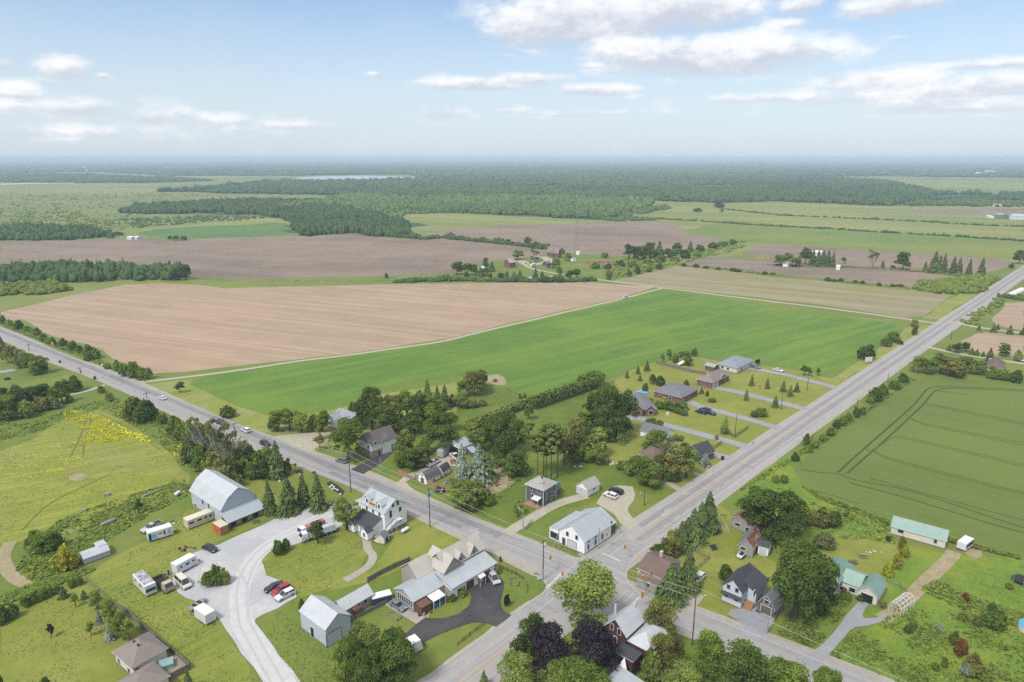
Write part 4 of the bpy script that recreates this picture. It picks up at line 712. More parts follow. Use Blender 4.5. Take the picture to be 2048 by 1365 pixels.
cluster('in the brush heap clump', [(1259,487,520,26,'d','dark'),(1275,492,520,22,'d','dark'),(1300,484,518,24,'d','dark'),(1318,482,516,22,'c','spruce'),(1290,490,518,20,'d','dark'),(1335,495,515,20,'d','dark'),(1355,485,508,18,'d','dark'),(1380,482,505,14,'c','spruce'),(1345,500,517,20,'s','dark'),(1370,500,517,24,'s','dark'),(1395,503,515,18,'s','mid'),(1400,490,503,20,'s','dark'),(1425,485,498,22,'s','dark'),(1445,482,494,22,'s','mid'),(1465,478,490,18,'s','dark'),(1210,505,516,16,'s','mid')])
cluster('in the hollow right of the farm', [(1258,540,553,12,'s','dark'),(1275,533,548,13,'s','dark'),(1298,533,544,14,'s','mid'),(1318,527,539,16,'s','dark'),(1218,540,553,16,'s','grey'),(1218,548,560,10,'s','mid'),(1240,520,533,24,'s','mid'),(1265,522,534,24,'s','mid'),(1295,518,530,24,'s','mid'),(1320,510,524,24,'s','mid'),(1350,512,524,20,'s','light'),(1190,525,537,24,'s','mid'),(1215,528,538,20,'s','dark')])
cluster('at the white field sheds', [(1560,508,532,24,'d','mid'),(1575,505,530,16,'d','olive'),(1590,512,534,22,'d','mid'),(1610,495,530,22,'d','dark'),(1625,498,532,16,'c','spruce'),(1635,500,533,16,'c','spruce'),(1645,500,533,16,'c','spruce'),(1655,500,534,14,'c','spruce'),(1665,500,535,14,'e','cedar'),(1688,514,528,12,'m','dark'),(1745,500,537,22,'b','grey'),(1765,520,535,10,'e','cedar'),(1805,503,540,32,'d','dark'),(1785,530,538,10,'s','dark')])
cluster('in the dark field row', [(1850,523,542,10,'c','spruce'),(1867,502,546,22,'c','spruce'),(1877,510,547,18,'c','spruce'),(1886,507,546,14,'c','spruce'),(1905,512,547,16,'c','spruce'),(1917,514,548,13,'c','spruce'),(1937,517,550,13,'c','spruce'),(1961,515,555,17,'c','spruce'),(2038,500,528,20,'d','dark'),(2022,527,537,12,'s','dark')])
cluster('on the far field edges', [(340,472,479,9,'s','dark'),(352,471,481,14,'s','dark'),(368,472,481,14,'s','dark'),(235,463,471,22,'s','dark'),(372,528,560,20,'d','dark'),(355,533,561,24,'d','dark'),(1438,404,416,24,'s','dark'),(1395,416,424,22,'s','dark'),(1443,418,425,9,'s','mid')])
far = [(x, y-5-rt.uniform(0,3), y, rt.uniform(9,18), 's', 'dark') for x, y in [(1368,533),(1392,535),(1412,537),(1436,540),(1467,543),(1476,544),(1530,549),(1545,550),(1655,562),(1668,563),(1682,563),(1710,566),(1725,568),(1758,572),(1785,574),(1800,574)]]
cluster('above the sprouting field', far)
# ================================================================ woods, hedgerows and ground cover (nobody could count them)
def inpoly(x, y, poly):
    ins = np.zeros(len(x), bool); n = len(poly); j = n-1
    for i in range(n):
        xi, yi = poly[i][:2]; xj, yj = poly[j][:2]
        c = ((yi > y) != (yj > y)) & (x < (xj-xi)*(y-yi)/(yj-yi+1e-12)+xi); ins ^= c; j = i
    return ins
def sample_poly(px_poly, n, rs, power=1.0):
    """random ground points inside a traced outline; density per ground area thins with distance"""
    g = np.random.default_rng(rs); Q = [P(*p) for p in px_poly]; X = [q.x for q in Q]; Y = [q.y for q in Q]
    out = []; got = 0
    while got < n:
        x = g.uniform(min(X), max(X), n*3); u = g.random(n*3)
        y0, y1 = max(min(Y), 1), max(Y)
        if power == 0: y = y0+(y1-y0)*u; 
        else: y = 1/(1/y0**power+(1/y1**power-1/y0**power)*u)**(1/power)
        k = inpoly(x, y, Q); out.append(np.stack([x[k], y[k]], 1)); got += k.sum()
        if len(out) > 60: break
    return np.concatenate(out)[:n]
def numesh(name, V, n, k, sh, mat):
    me = bpy.data.meshes.new(name); me.vertices.add(len(V)); me.vertices.foreach_set('co', V.astype(np.float32).ravel()); return me
def blob_mass(name, pts, size, hgt, mat, label, rs=0, rings=3, seg=6, cone=.0):
    """lumpy low crowns, one mesh: pts (n,2), size and hgt arrays"""
    g = np.random.default_rng(rs); n = len(pts); prof_r = np.array([.72, 1.0, .62][:rings]) if rings == 3 else np.array([.8, .95, .75, .35]); prof_z = np.array([.0, .42, .84]) if rings == 3 else np.array([0, .4, .75, .95])
    a = (np.arange(seg)*math.tau/seg)[None,None,:]+g.uniform(0, 6.28, (n,1,1))
    rr = prof_r[None,:,None]*(1+g.normal(size=(n,rings,seg))*.2); iscone = (g.random(n) < cone)[:,None,None]
    pr = np.where(iscone, rr*np.array([1.,.72,.36,.2][:rings])[None,:,None]*.8, rr)
    zz = prof_z[None,:,None]*(1+g.normal(size=(n,rings,seg))*.12)*np.where(iscone, 1.0, 1.)+0*pr
    X = pts[:,0,None,None]+np.cos(a)*pr*size[:,None,None]; Y = pts[:,1,None,None]+np.sin(a)*pr*size[:,None,None]; Z = zz*hgt[:,None,None]
    V = np.stack([X,Y,Z], -1).reshape(n, rings*seg, 3)
    top = np.stack([pts[:,0]+g.normal(size=n)*size*.15, pts[:,1]+g.normal(size=n)*size*.15, hgt*np.where(iscone[:,0,0], 1.45, 1.04)], 1)[:,None,:]
    V = np.concatenate([V, top], 1); nv = rings*seg+1
    Fq = [(r*seg+k, r*seg+(k+1) % seg, (r+1)*seg+(k+1) % seg, (r+1)*seg+k) for r in range(rings-1) for k in range(seg)]
    Ft = [((rings-1)*seg+k, (rings-1)*seg+(k+1) % seg, nv-1) for k in range(seg)]
    base = (np.arange(n)*nv)[:,None,None]
    LQ = (np.array(Fq)[None]+base).reshape(n, -1); LT = (np.array(Ft)[None]+base).reshape(n, -1)
    loops = np.concatenate([LQ, LT], 1).ravel(); tot = np.tile(np.array([4]*len(Fq)+[3]*len(Ft)), n); st = np.concatenate([[0], np.cumsum(tot)[:-1]])
    me = bpy.data.meshes.new(name); me.vertices.add(n*nv); me.vertices.foreach_set('co', V.astype(np.float32).ravel())
    me.loops.add(len(loops)); me.loops.foreach_set('vertex_index', loops.astype(np.int32)); me.polygons.add(len(tot))
    me.polygons.foreach_set('loop_start', st.astype(np.int32)); me.polygons.foreach_set('loop_total', tot.astype(np.int32)); me.update(calc_edges=True)
    nf = len(Fq)+len(Ft); add_shade(me, np.clip(.6*g.random(n)[:,None]+.4*g.random((n,nf)), 0, 1).ravel()); me.materials.append(mat)
    o = link(bpy.data.objects.new(name, me)); return tag(o, label, None, None, 'stuff')
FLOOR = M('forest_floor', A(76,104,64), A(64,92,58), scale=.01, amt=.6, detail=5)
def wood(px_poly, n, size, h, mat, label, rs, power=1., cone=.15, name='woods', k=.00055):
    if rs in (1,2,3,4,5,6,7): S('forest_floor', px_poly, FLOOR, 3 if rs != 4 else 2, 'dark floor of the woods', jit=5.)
    p = sample_poly(px_poly, n, rs, power)
    if rs in (2,3,4,5):
        for q in CLEAR: p = p[~inpoly(p[:,0], p[:,1], [P(*c) for c in q])]
    g = np.random.default_rng(rs+1); n = len(p); dist = p[:,1]
    nv = np.array([mnoise.noise_vector(Vector((x/(dd_*.03+8), y/(dd_*.03+8), rs)))[:2] for x, y, dd_ in zip(p[:,0], p[:,1], dist)]); p = p+nv*np.minimum(dist*.022, 60)[:,None]*(0 if rs == 4 else 1)
    s = size*(.6+.8*g.random(n))*(1+np.maximum(dist-1200, 0)*k); hv = np.array([mnoise.noise(Vector((x*.008, y*.008, rs+5.))) for x, y in p]); hh = h*(.5+.6*g.random(n))*(1+.5*hv); return blob_mass(name, p, s, hh, mat, label, rs, cone=cone)
far_, fard = LM['far'], LM['fard']
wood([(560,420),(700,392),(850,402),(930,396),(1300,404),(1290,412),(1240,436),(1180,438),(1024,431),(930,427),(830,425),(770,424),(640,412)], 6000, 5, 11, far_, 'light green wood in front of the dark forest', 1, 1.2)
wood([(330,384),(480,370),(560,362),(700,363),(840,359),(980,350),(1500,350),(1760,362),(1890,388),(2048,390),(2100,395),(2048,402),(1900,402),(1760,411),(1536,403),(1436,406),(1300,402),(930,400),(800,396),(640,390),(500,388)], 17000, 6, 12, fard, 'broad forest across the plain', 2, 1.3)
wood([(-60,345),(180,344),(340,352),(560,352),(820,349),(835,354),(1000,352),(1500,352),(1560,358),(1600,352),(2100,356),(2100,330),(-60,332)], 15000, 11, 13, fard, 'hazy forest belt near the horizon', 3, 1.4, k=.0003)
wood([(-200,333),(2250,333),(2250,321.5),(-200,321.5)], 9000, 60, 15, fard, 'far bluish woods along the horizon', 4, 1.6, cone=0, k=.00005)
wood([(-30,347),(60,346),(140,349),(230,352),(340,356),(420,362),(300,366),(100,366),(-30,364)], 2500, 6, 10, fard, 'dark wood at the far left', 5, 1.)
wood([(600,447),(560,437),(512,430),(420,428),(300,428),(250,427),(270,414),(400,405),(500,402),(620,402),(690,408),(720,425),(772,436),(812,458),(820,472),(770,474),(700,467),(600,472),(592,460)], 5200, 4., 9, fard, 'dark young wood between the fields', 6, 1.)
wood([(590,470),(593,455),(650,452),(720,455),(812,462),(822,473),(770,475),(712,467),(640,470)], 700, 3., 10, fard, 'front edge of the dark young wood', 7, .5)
wood([(-20,482),(-20,462),(60,455),(150,460),(212,470),(210,478),(100,481)], 900, 3.2, 8, fard, 'dark thicket above the brown field', 8, .5)
wood([(-20,556),(-20,540),(60,536),(180,535),(280,541),(372,540),(382,556),(340,561),(200,564),(90,566),(0,562)], 650, 3.2, 8.5, fard, 'tree belt between the two tilled fields', 9, .3)
wood([(-20,598),(-20,574),(60,566),(110,568),(150,580),(110,586),(30,590)], 260, 3., 3.6, LM['weed'], 'grey green scrub above the tilled field', 10, .3, cone=0)
wood([(-20,390),(330,384),(560,398),(500,402),(250,425),(270,440),(240,460),(-20,458)], 650, 1.9, 1.8, LM['weed'], 'scattered shrubs on the marsh', 11, .8, cone=0)
wood([(-20,420),(150,425),(230,440),(260,455),(200,468),(-20,458)], 650, 1.9, 2.2, LM['weed'], 'denser shrubs in the marsh', 12, .6, cone=0)
wood([(250,440),(400,432),(520,432),(540,436),(400,446),(260,458)], 420, 2.2, 3., far_, 'shrub band above the strip field', 13, .6, cone=0)
wood([(690,408),(860,404),(930,428),(830,428),(790,440),(740,425)], 1100, 2.6, 5, far_, 'light scrub beside the dark wood', 14, .8, cone=0)
wood([(1820,404),(1950,402),(2060,408),(2060,414),(1830,413)], 500, 4, 8, far_, 'far tree line by the barns', 15, 1.)
wood([(1220,560),(1210,530),(1260,510),(1400,500),(1480,480),(1495,492),(1440,508),(1360,525),(1300,545)], 520, 1.6, 2.0, LM['weed'], 'rough shrubs in the damp hollow', 16, .3, cone=0)
wood([(1180,438),(1240,436),(1290,418),(1330,412),(1336,420),(1260,432),(1300,440),(1230,443)], 500, 3., 5, far_, 'scrub at the forest corner', 17, .8, cone=0)
wood([(1832,578),(1836,567),(1900,562),(1960,557),(1995,560),(1990,572),(1955,588),(1900,590),(1850,584)], 520, 2., 4., LM['weed'], 'thicket beside the side road', 18, .3, cone=.05)
def hedgerow(name, line, n, w, size, h, mat, label, rs, jit=.3):
    g = np.random.default_rng(rs); Q = [P(*p) for p in line]; L = [0.]
    for a, b in zip(Q[:-1], Q[1:]): L.append(L[-1]+(b-a).length)
    s = g.random(n)*L[-1]; x = np.interp(s, L, [q.x for q in Q])+g.normal(size=n)*w; y = np.interp(s, L, [q.y for q in Q])+g.normal(size=n)*w
    lump = .6+.7*np.abs(np.sin(s/23.+rs)*np.sin(s/9.1))
    return blob_mass(name, np.stack([x,y],1), size*(.6+.7*g.random(n)), h*lump*(.6+.6*g.random(n)), mat, label, rs, cone=.04)
for i, (ln, n, w, s, h, lb) in enumerate([
 ([(760,469),(800,475),(850,479),(887,476),(950,483),(1024,490),(1060,494),(1090,498)], 420, 2.2, 3.0, 5.0, 'hedgerow behind the brown field'),
 ([(796,565),(850,563),(920,562),(1000,563),(1060,564),(1130,564),(1190,562)], 260, 1.6, 2.4, 3.6, 'low hedge in front of the farm pond'),
 ([(900,415),(700,400),(620,404)], 60, 3, 4, 5, 'tree line across the far clearing'),
 ([(1310,438),(1400,443),(1536,452),(1650,458),(1760,465),(1900,473),(2060,484)], 300, 2., 2.6, 2.6, 'hedge line across the hayfields'),
 ([(1440,418),(1560,431),(1700,437),(1850,444),(1960,451),(2060,454)], 220, 2.4, 3., 2.4, 'second hedge line across the hayfields'),
 ([(1350,530),(1420,538),(1536,549),(1690,564),(1830,578)], 160, 1.2, 1.2, 1.0, 'grassy bank above the sprouting field'),
 ([(1540,531),(1680,534),(1790,540),(1880,548),(1965,558)], 170, 1.6, 1.6, 1.4, 'weedy strip under the row of spruces'),
 ([(1420,534),(1536,550)], 30, 1., 1.4, 1.4, 'small bushes along the dark field'),
 ([(300,547),(475,563),(700,563),(796,562)], 60, 1.0, .8, .5, 'weeds along the ditch between the tilled fields'),
 ([(2048,590),(2012,594),(1970,622),(1930,650)], 70, 2.2, 1.6, 1.6, 'bushes on the far verge of the side road'),
 ([(1080,885),(1200,880)], 8, 1, 1, 1, 'small weeds in the long garden'),
 ([(2060,602),(2008,595)], 40, 1.2, 1.6, 2.4, 'dark hedge above the small brown field'),
]): hedgerow('hedgerow', ln, n, w, s, h, fard if i in (0,1,2,3,4,11) else LM['weed'], lb, 200+i)
# clipped cedar hedge of the long garden: one continuous wall of foliage
def hedge_wall(line, w, h, mat, label, n, rs, cat='hedge'):
    Q = [P(*p) for p in line]; bl = []
    for a, b in zip(Q[:-1], Q[1:]):
        k = max(1, int((b-a).length/(w*.55)))
        for j in range(k): p = a.lerp(b, j/k); bl.append((p.x, p.y, h*.5, w*.55, w*.55, h*.52))
    me = leaf_mesh('hedge', bl, n, .34, rs, mat, .5); o = link(bpy.data.objects.new('hedge', me)); return tag(o, label, cat)
hedge_wall([(935,862),(990,840),(1040,820),(1062,808)], 2.6, 3.4, 'cedar', 'dark cedar hedge running up to the tree in the middle grove', 3600, 301)
hedge_wall([(1068,818),(1120,800),(1170,783),(1200,772)], 4.2, 5.4, 'cedar', 'tall clipped cedar hedge along the bean field', 5200, 302)
hedge_wall([(1165,775),(1190,768),(1210,772)], 4.5, 6., 'mid', 'loose bushy hedge end beside the bean field', 2000, 303)
hedge_wall([(1300,808),(1330,818),(1358,828),(1374,834)], 2.2, 2.2, 'dark', 'clipped hedge beside the brick bungalow lawn', 1600, 304)
hedge_wall([(470,962),(488,955),(497,953)], 1., 1.1, 'mid', 'low trimmed hedge behind the grey barn', 500, 306)
# tufts and weeds: leaf-sized faces over the rough ground
def tufts(name, px_poly, n, size, mat, label, rs, power=.3, clump=0., h=.35, noise=None):
    p = sample_poly(px_poly, n, rs, power); g = np.random.default_rng(rs)
    nearA = np.abs(p[:,1]-(kA*p[:,0]+cA))*cosA < 6.6; nearB = np.abs(p[:,1]-(kB*p[:,0]+cB))*cosB < 7.6; p = p[~(nearA | nearB)]
    if noise:
        v = np.array([mnoise.fractal(Vector((x*noise[0], y*noise[0]*noise[2] if len(noise) > 2 else y*noise[0], rs)), 1., 2., 3) for x, y in p]); p = p[v+g.normal(size=len(v))*.3 > noise[1]+.06]
    n = len(p); c = np.stack([p[:,0], p[:,1], g.random(n)*h], 1)
    nn = np.stack([g.normal(size=n)*.35, g.normal(size=n)*.35, np.ones(n)], 1); nn /= np.linalg.norm(nn,axis=1)[:,None]
    u = np.cross(nn, g.normal(size=(n,3))); u /= np.linalg.norm(u,axis=1)[:,None]; v = np.cross(nn,u); s = (size*(.5+g.random(n)))[:,None]
    V = np.stack([c-u*s-v*s*.6, c+u*s*.7-v*s, c+u*s+v*s*.6, c-u*s*.5+v*s],1).reshape(-1,3)
    me = bpy.data.meshes.new(name); me.vertices.add(4*n); me.vertices.foreach_set('co', V.astype(np.float32).ravel())
    me.loops.add(4*n); me.loops.foreach_set('vertex_index', np.arange(4*n,dtype=np.int32)); me.polygons.add(n)
    me.polygons.foreach_set('loop_start', np.arange(0,4*n,4,dtype=np.int32)); me.polygons.foreach_set('loop_total', np.full(n,4,dtype=np.int32)); me.update(calc_edges=True)
    add_shade(me, g.random(n)); me.materials.append(LM[mat]); o = link(bpy.data.objects.new(name, me)); return tag(o, label, None, None, 'stuff')
tufts('wildflowers', [(128,822),(165,822),(172,830),(200,832),(225,855),(255,868),(250,880),(215,886),(190,888),(165,882),(178,868),(150,850),(125,838)], 13000, .13, 'flower', 'dense patch of yellow flowers in the weedy field', 401, .3, noise=(.16,-.02,1.8))
tufts('wildflowers', [(180,826),(215,838),(260,862),(310,880),(300,888),(250,872),(200,850)], 700, .25, 'flower', 'thin line of yellow flowers along the field edge', 402, .3, noise=(.1,.0,2))
tufts('wildflowers', [(-40,930),(90,890),(180,880),(170,925),(100,960),(-40,1010)], 6000, .11, 'flower', 'thin streaks of yellow flowers in the weedy field', 403, .3, noise=(.11,.26,3))
tufts('wildflowers', [(340,890),(370,890),(380,910),(350,915)], 260, .2, 'flower', 'few yellow flowers beside the thicket', 404, .3)
tufts('weeds', [(60,1090),(120,1040),(200,1010),(280,985),(370,960),(390,985),(300,1030),(250,1060),(200,1090),(160,1130),(70,1170),(30,1140)], 9000, .32, 'weed', 'tall weeds behind the white metal shed', 405, .3, noise=(.12,-.05))
tufts('weeds', [(-40,830),(60,845),(200,800),(260,800),(350,850),(400,900),(380,940),(300,870),(200,815),(60,870),(-40,890)], 7000, .35, 'weed', 'weeds along the edge of the weedy field', 406, .3, noise=(.1,-.1))
tufts('weeds', [(1600,1300),(1660,1365),(1700,1420),(2100,1420),(2100,1250),(1900,1220),(1800,1210),(1760,1250),(1700,1270),(1650,1320)], 9000, .24, 'weed', 'rough tall grass below the green barn', 407, .3, noise=(.13,-.02))
tufts('weeds', [(1555,1260),(1600,1200),(1700,1205),(1690,1225),(1640,1285),(1600,1310),(1530,1290)], 3500, .28, 'weed', 'weeds between the garage and the long driveway', 408, .3, noise=(.15,-.02))
tufts('weeds', [(1600,1000),(1700,1020),(1790,1060),(1790,1090),(1740,1080),(1680,1080),(1600,1060)], 4500, .28, 'weed', 'overgrown garden beds by the green roofed house', 409, .3, noise=(.15,0))
tufts('weeds', [(1840,1180),(1960,1240),(2060,1260),(2060,1230),(1990,1210),(1870,1160)], 1500, .3, 'weed', 'weedy fence line across the rough grass', 410, .3)
tufts('weeds', [(1600,972),(1640,990),(1790,1046),(1905,1078),(2040,1112),(2040,1120),(1900,1086),(1780,1053),(1640,1000)], 2600, .3, 'weed', 'weedy margin of the wheat field', 411, .3)
tufts('weeds', [(1370,1040),(1620,890),(1820,755),(1830,760),(1640,892),(1450,1000)], 3500, .3, 'weed', 'tall grass between the side road and the wheat', 412, .5, noise=(.1,0))
tufts('weeds', [(0,660),(100,700),(200,740),(280,765),(310,760),(225,730),(100,680),(0,640)], 2600, .4, 'weed', 'tall grass between highway and tilled field', 413, .6)
tufts('weeds', [(930,960),(1000,930),(1060,905),(1040,965),(1000,1000)], 1500, .3, 'olive', 'brush around the sandy clearing', 414, .3, noise=(.2,0))
tufts('weeds', [(0,1195),(60,1170),(180,1135),(190,1140),(150,1160),(60,1190),(0,1215)], 1800, .3, 'weed', 'unmown strip behind the clipped lawn', 415, .3)

for (pp, n, s, mt, lb, rs) in [
 ([(520,1125),(600,1085),(680,1055),(725,1080),(735,1110),(715,1150),(670,1175),(600,1190),(540,1150)],2600,.16,'weed','short grass tufts on the round lawn',430),
 ([(160,1170),(300,1080),(390,1010),(500,960),(540,1000),(500,1050),(400,1100),(343,1150),(390,1215),(470,1290),(530,1400),(400,1400),(300,1270)],6000,.17,'weed','grass tufts around the parked trailers',431),
 ([(0,1250),(120,1180),(190,1190),(240,1240),(230,1300),(240,1360),(0,1400)],3500,.15,'weed','grass tufts on the lawn behind the bungalow',432),
 ([(1390,1030),(1440,1010),(1500,1100),(1560,1130),(1470,1200),(1440,1240),(1400,1225),(1395,1190),(1350,1120)],2200,.15,'weed','grass tufts on the worn lawn',433),
 ([(-40,930),(130,835),(260,850),(380,950),(290,1000),(120,1075),(-40,1090)],9000,.18,'weed','grass tufts in the weedy field',434),
 ([(1640,1330),(1760,1240),(1830,1190),(1900,1120),(2060,1120),(2060,1400),(1700,1400)],9000,.16,'weed','bright grass tufts in the rough meadow',435),
 ([(900,1000),(1060,920),(1240,930),(1330,975),(1195,1000),(1030,1060)],3500,.13,'weed','grass tufts on the square house lawn',436),
 ([(930,800),(1000,775),(1060,795),(1040,830),(930,870)],1200,.2,'weed','grass tufts on the back meadow',437),
 ([(620,1270),(690,1290),(660,1390),(600,1390),(520,1260),(560,1220)],1600,.16,'weed','grass tufts beside the gravel drive',438)]: tufts('grass_tufts', pp, n, s, mt, lb, rs, .3, h=.06, noise=(.09,-.1))
# ================================================================ buildings
def wallm(name, c, c2=None, lap=.0, **k): return M(name, c, c2 or tuple(v*.88 for v in c), scale=1.2, coord='Object', ribs=(2, .35, lap) if lap else None, fine=(3,.05), **k)
white_w = wallm('white_siding', A(236,238,240,.85), lap=.06); grey_w = wallm('grey_metal_siding', A(190,200,208,.72)); cream_w = wallm('cream_siding', A(220,214,200,.75), lap=.06)
dgrey_w = wallm('dark_grey_siding', A(112,112,116,.6), lap=.08); brick_w = M('red_brick', A(156,110,94,.62), A(132,90,78,.62), scale=4, coord='Object', fine=(6,.15)); brick_b = M('brown_brick', A(104,66,54,.6), A(84,52,44,.6), scale=4, coord='Object', fine=(6,.15))
stone_w = M('stone_wall', A(190,184,174,.6), A(160,156,148,.6), scale=3, coord='Object', fine=(5,.12)); tan_w = wallm('tan_siding', A(206,196,178,.72), lap=.05)
blue_w = wallm('pale_blue_siding', A(206,214,226,.75), lap=.07); wood_w = M('weathered_wood', A(132,120,106,.6), A(104,94,84,.6), scale=3, coord='Object', ribs=(0,.4,.12)); redwood = M('red_stained_wood', A(130,96,78,.6), A(112,82,66,.6), scale=2, coord='Object')
orange_wd = M('fresh_fence_wood', A(190,150,116,.6), A(172,130,98,.6), scale=2, coord='Object', ribs=(0,.3,.15)); grey_st = wallm('grey_vinyl_siding', A(176,174,168,.6), lap=.06)
def roofm(name, c, rib=None, rough=.5, **k): return M(name, c, tuple(v*.86 for v in c), scale=.35, amt=.7, detail=5, coord='Object', ribs=rib, rough=rough, fine=(3,.06), **k)
metal_r = roofm('galvanised_roof', A(216,222,228,.55), (0,1.0,.07), .42); metal_b = roofm('blue_grey_metal_roof', A(196,206,213,.55), (0,1.0,.08), .42); metal_y = roofm('roof_metal_cross', A(210,216,226,.55), (1,1.0,.07), .42)
beige_r = roofm('beige_metal_roof', A(212,206,196,.55), (0,.9,.06), .5); grey_sh = roofm('grey_shingles', A(140,142,150,.5), None, .9); dark_sh = roofm('charcoal_shingles', A(86,88,96,.5), None, .9)
brown_sh = roofm('brown_shingles', A(138,118,110,.5), None, .9); taupe_sh = roofm('taupe_shingles', A(164,152,146,.5), None, .9); lt_sh = roofm('pale_grey_shingles', A(194,192,188,.5), None, .9)
green_r = roofm('green_metal_roof', A(140,176,164,.52), (0,.9,.08), .45); green_o = roofm('faded_green_roof', A(172,202,192,.5), (0,.9,.06), .5, big=A(176,206,200,.5), bigscale=.4, bigamt=.5); dgreen_r = roofm('deep_green_roof', A(60,120,108,.5), None, .6)
rust_r = M('rusty_metal_roof', A(150,96,76,.5), A(120,72,60,.5), scale=1.2, coord='Object', amt=.8, ribs=(0,.9,.15), streak=[(0,1.1,.12,A(196,186,178,.5),.8)], rough=.7); tudor_r = roofm('tudor_shingles', A(122,116,116,.5), None, .9)
farm_r = M('patched_barn_roof', A(196,184,182,.5), A(150,130,128,.5), scale=.6, coord='Object', amt=.9, streak=[(0,.9,.2,A(150,110,104,.5),.6)])
trimw = M('white_trim', A(238,238,240,.62), A(222,222,226,.62), scale=2, coord='Object'); trimd = M('dark_trim', A(70,70,74,.6), None, coord='Object')
glassm = M('window_glass', A(64,72,84,.5), A(44,50,60,.5), scale=.8, coord='Object', rough=.12, spec=.6); darkm = M('dark_opening', A(40,40,44,.5), None); doorm = M('brown_door', A(110,72,62,.6), None, coord='Object'); garm = M('garage_door_white', A(226,228,232,.6), A(212,214,220,.6), scale=1, coord='Object', ribs=(2,.5,.12))
stonem = M('foundation', A(150,146,140,.6), A(130,126,120,.6), scale=2, coord='Object'); deckm = M('deck_boards', A(170,158,144,.6), A(150,138,126,.6), scale=2, coord='Object', ribs=(0,.4,.12))
class House:
    def __init__(s, name, label, cat, O, C1, C2, h, group=None, rz=None):
        o, a, b = P(*O, h), P(*C1, h), P(*C2, h); u = Vector((a.x-o.x, a.y-o.y, 0)); s.L = u.length; u.normalize()
        v = Vector((b.x-o.x, b.y-o.y, 0)); w = v.y*u.x-v.x*u.y; s.sg = 1 if w > 0 else -1; s.W = abs(w); s.h = h
        s.rz = math.atan2(u.y, u.x); s.o = o; s.root = thing(name, label, cat, (o.x, o.y, 0), s.rz, group); s.inv = Matrix.Rotation(-s.rz, 3, 'Z')
    def l(s, px, py, z):                       # pixel at height z -> local x, y
        q = s.inv @ (P(px, py, z)-Vector((s.o.x, s.o.y, 0))); return q.x, q.y*s.sg
    def t(s, V): return [(x, y*s.sg, z) for x, y, z in V]
    def part(s, name, mb, mats, parent=None):
        mb.V = s.t(mb.V); return mb.build(name, mats, parent or s.root)
    def rect(s, h, *px):
        q = [s.l(*p, h) for p in px]; return min(a for a, b in q), max(a for a, b in q), min(b for a, b in q), max(b for a, b in q)
    def block(s, r, prof, wall, roof, axis='x', ov=.4, th=.16, trim=None, z0=0., base=True, wp=None, name='wall'):
        """r=(x0,x1,y0,y1); prof=[(fraction across, z)...] swept along the axis"""
        x0, x1, y0, y1 = r; sw = (axis == 'y')
        a0, a1, c0, c1 = (x0, x1, y0, y1) if not sw else (y0, y1, x0, x1)
        pr = [(c0+f*(c1-c0), z) for f, z in prof]; m = MB(); n = len(pr)
        def mk(a, c, z): return (a, c, z) if not sw else (c, a, z)
        for a in (a0, a1): m.add([mk(a, c0, z0)]+[mk(a, c, z-.01) for c, z in pr]+[mk(a, c1, z0)], [tuple(range(n+2))])
        for c, z in ((c0, pr[0][1]), (c1, pr[-1][1])): m.add([mk(a0, c, z0), mk(a1, c, z0), mk(a1, c, z-.01), mk(a0, c, z-.01)], [(0,1,2,3)])
        w = s.part(name, m, wall)
        if base and z0 == 0:
            b = MB(); e = .04; b.box(min(x0,x1)-e, max(x0,x1)+e, y0-e, y1+e, -.02, .35); s.part('foundation', b, stonem)
        rm = MB()
        for i in range(n-1):
            (ca, za), (cb, zb) = pr[i], pr[i+1]
            if i == 0: k = ov/max(abs(cb-ca), .1); ca, za = ca-(cb-ca)*k, za-(zb-za)*k
            if i == n-2: k = ov/max(abs(cb-ca), .1); cb, zb = cb+(cb-ca)*k*1., zb+(zb-za)*k
            rm.slab([mk(a0-ov, ca, za), mk(a1+ov, ca, za), mk(a1+ov, cb, zb), mk(a0-ov, cb, zb)], th, 0, 1)
        s.part('roof', rm, [roof, trim or trimw]); return w
    def hip(s, r, h, rise, wall, roof, ov=.5, trim=None, z0=0., base=True, along='x', th=.14):
        x0, x1, y0, y1 = r; m = MB()
        for (a, b) in (((x0,y0),(x1,y0)),((x1,y0),(x1,y1)),((x1,y1),(x0,y1)),((x0,y1),(x0,y0))): m.add([(a[0],a[1],z0),(b[0],b[1],z0),(b[0],b[1],h),(a[0],a[1],h)], [(0,1,2,3)])
        s.part('wall', m, wall)
        if base and z0 == 0: b = MB(); b.box(x0-.04, x1+.04, y0-.04, y1+.04, -.02, .35); s.part('foundation', b, stonem)
        X0, X1, Y0, Y1 = x0-ov, x1+ov, y0-ov, y1+ov; hh = min(X1-X0, Y1-Y0)/2
        if X1-X0 >= Y1-Y0: A_, B_ = (X0+hh, (Y0+Y1)/2, h+rise), (X1-hh-.001, (Y0+Y1)/2, h+rise)
        else: A_, B_ = ((X0+X1)/2, Y0+hh, h+rise), ((X0+X1)/2, Y1-hh-.001, h+rise)
        c = [(X0,Y0,h),(X1,Y0,h),(X1,Y1,h),(X0,Y1,h)]; rm = MB()
        if X1-X0 >= Y1-Y0: ps = [(c[0],c[1],B_,A_),(c[1],c[2],B_),(c[2],c[3],A_,B_),(c[3],c[0],A_)]
        else: ps = [(c[0],c[1],A_),(c[1],c[2],B_,A_),(c[2],c[3],B_),(c[3],c[0],A_,B_)]
        for p in ps: rm.slab(list(p), th, 0, 1)
        s.part('roof', rm, [roof, trim or trimw])
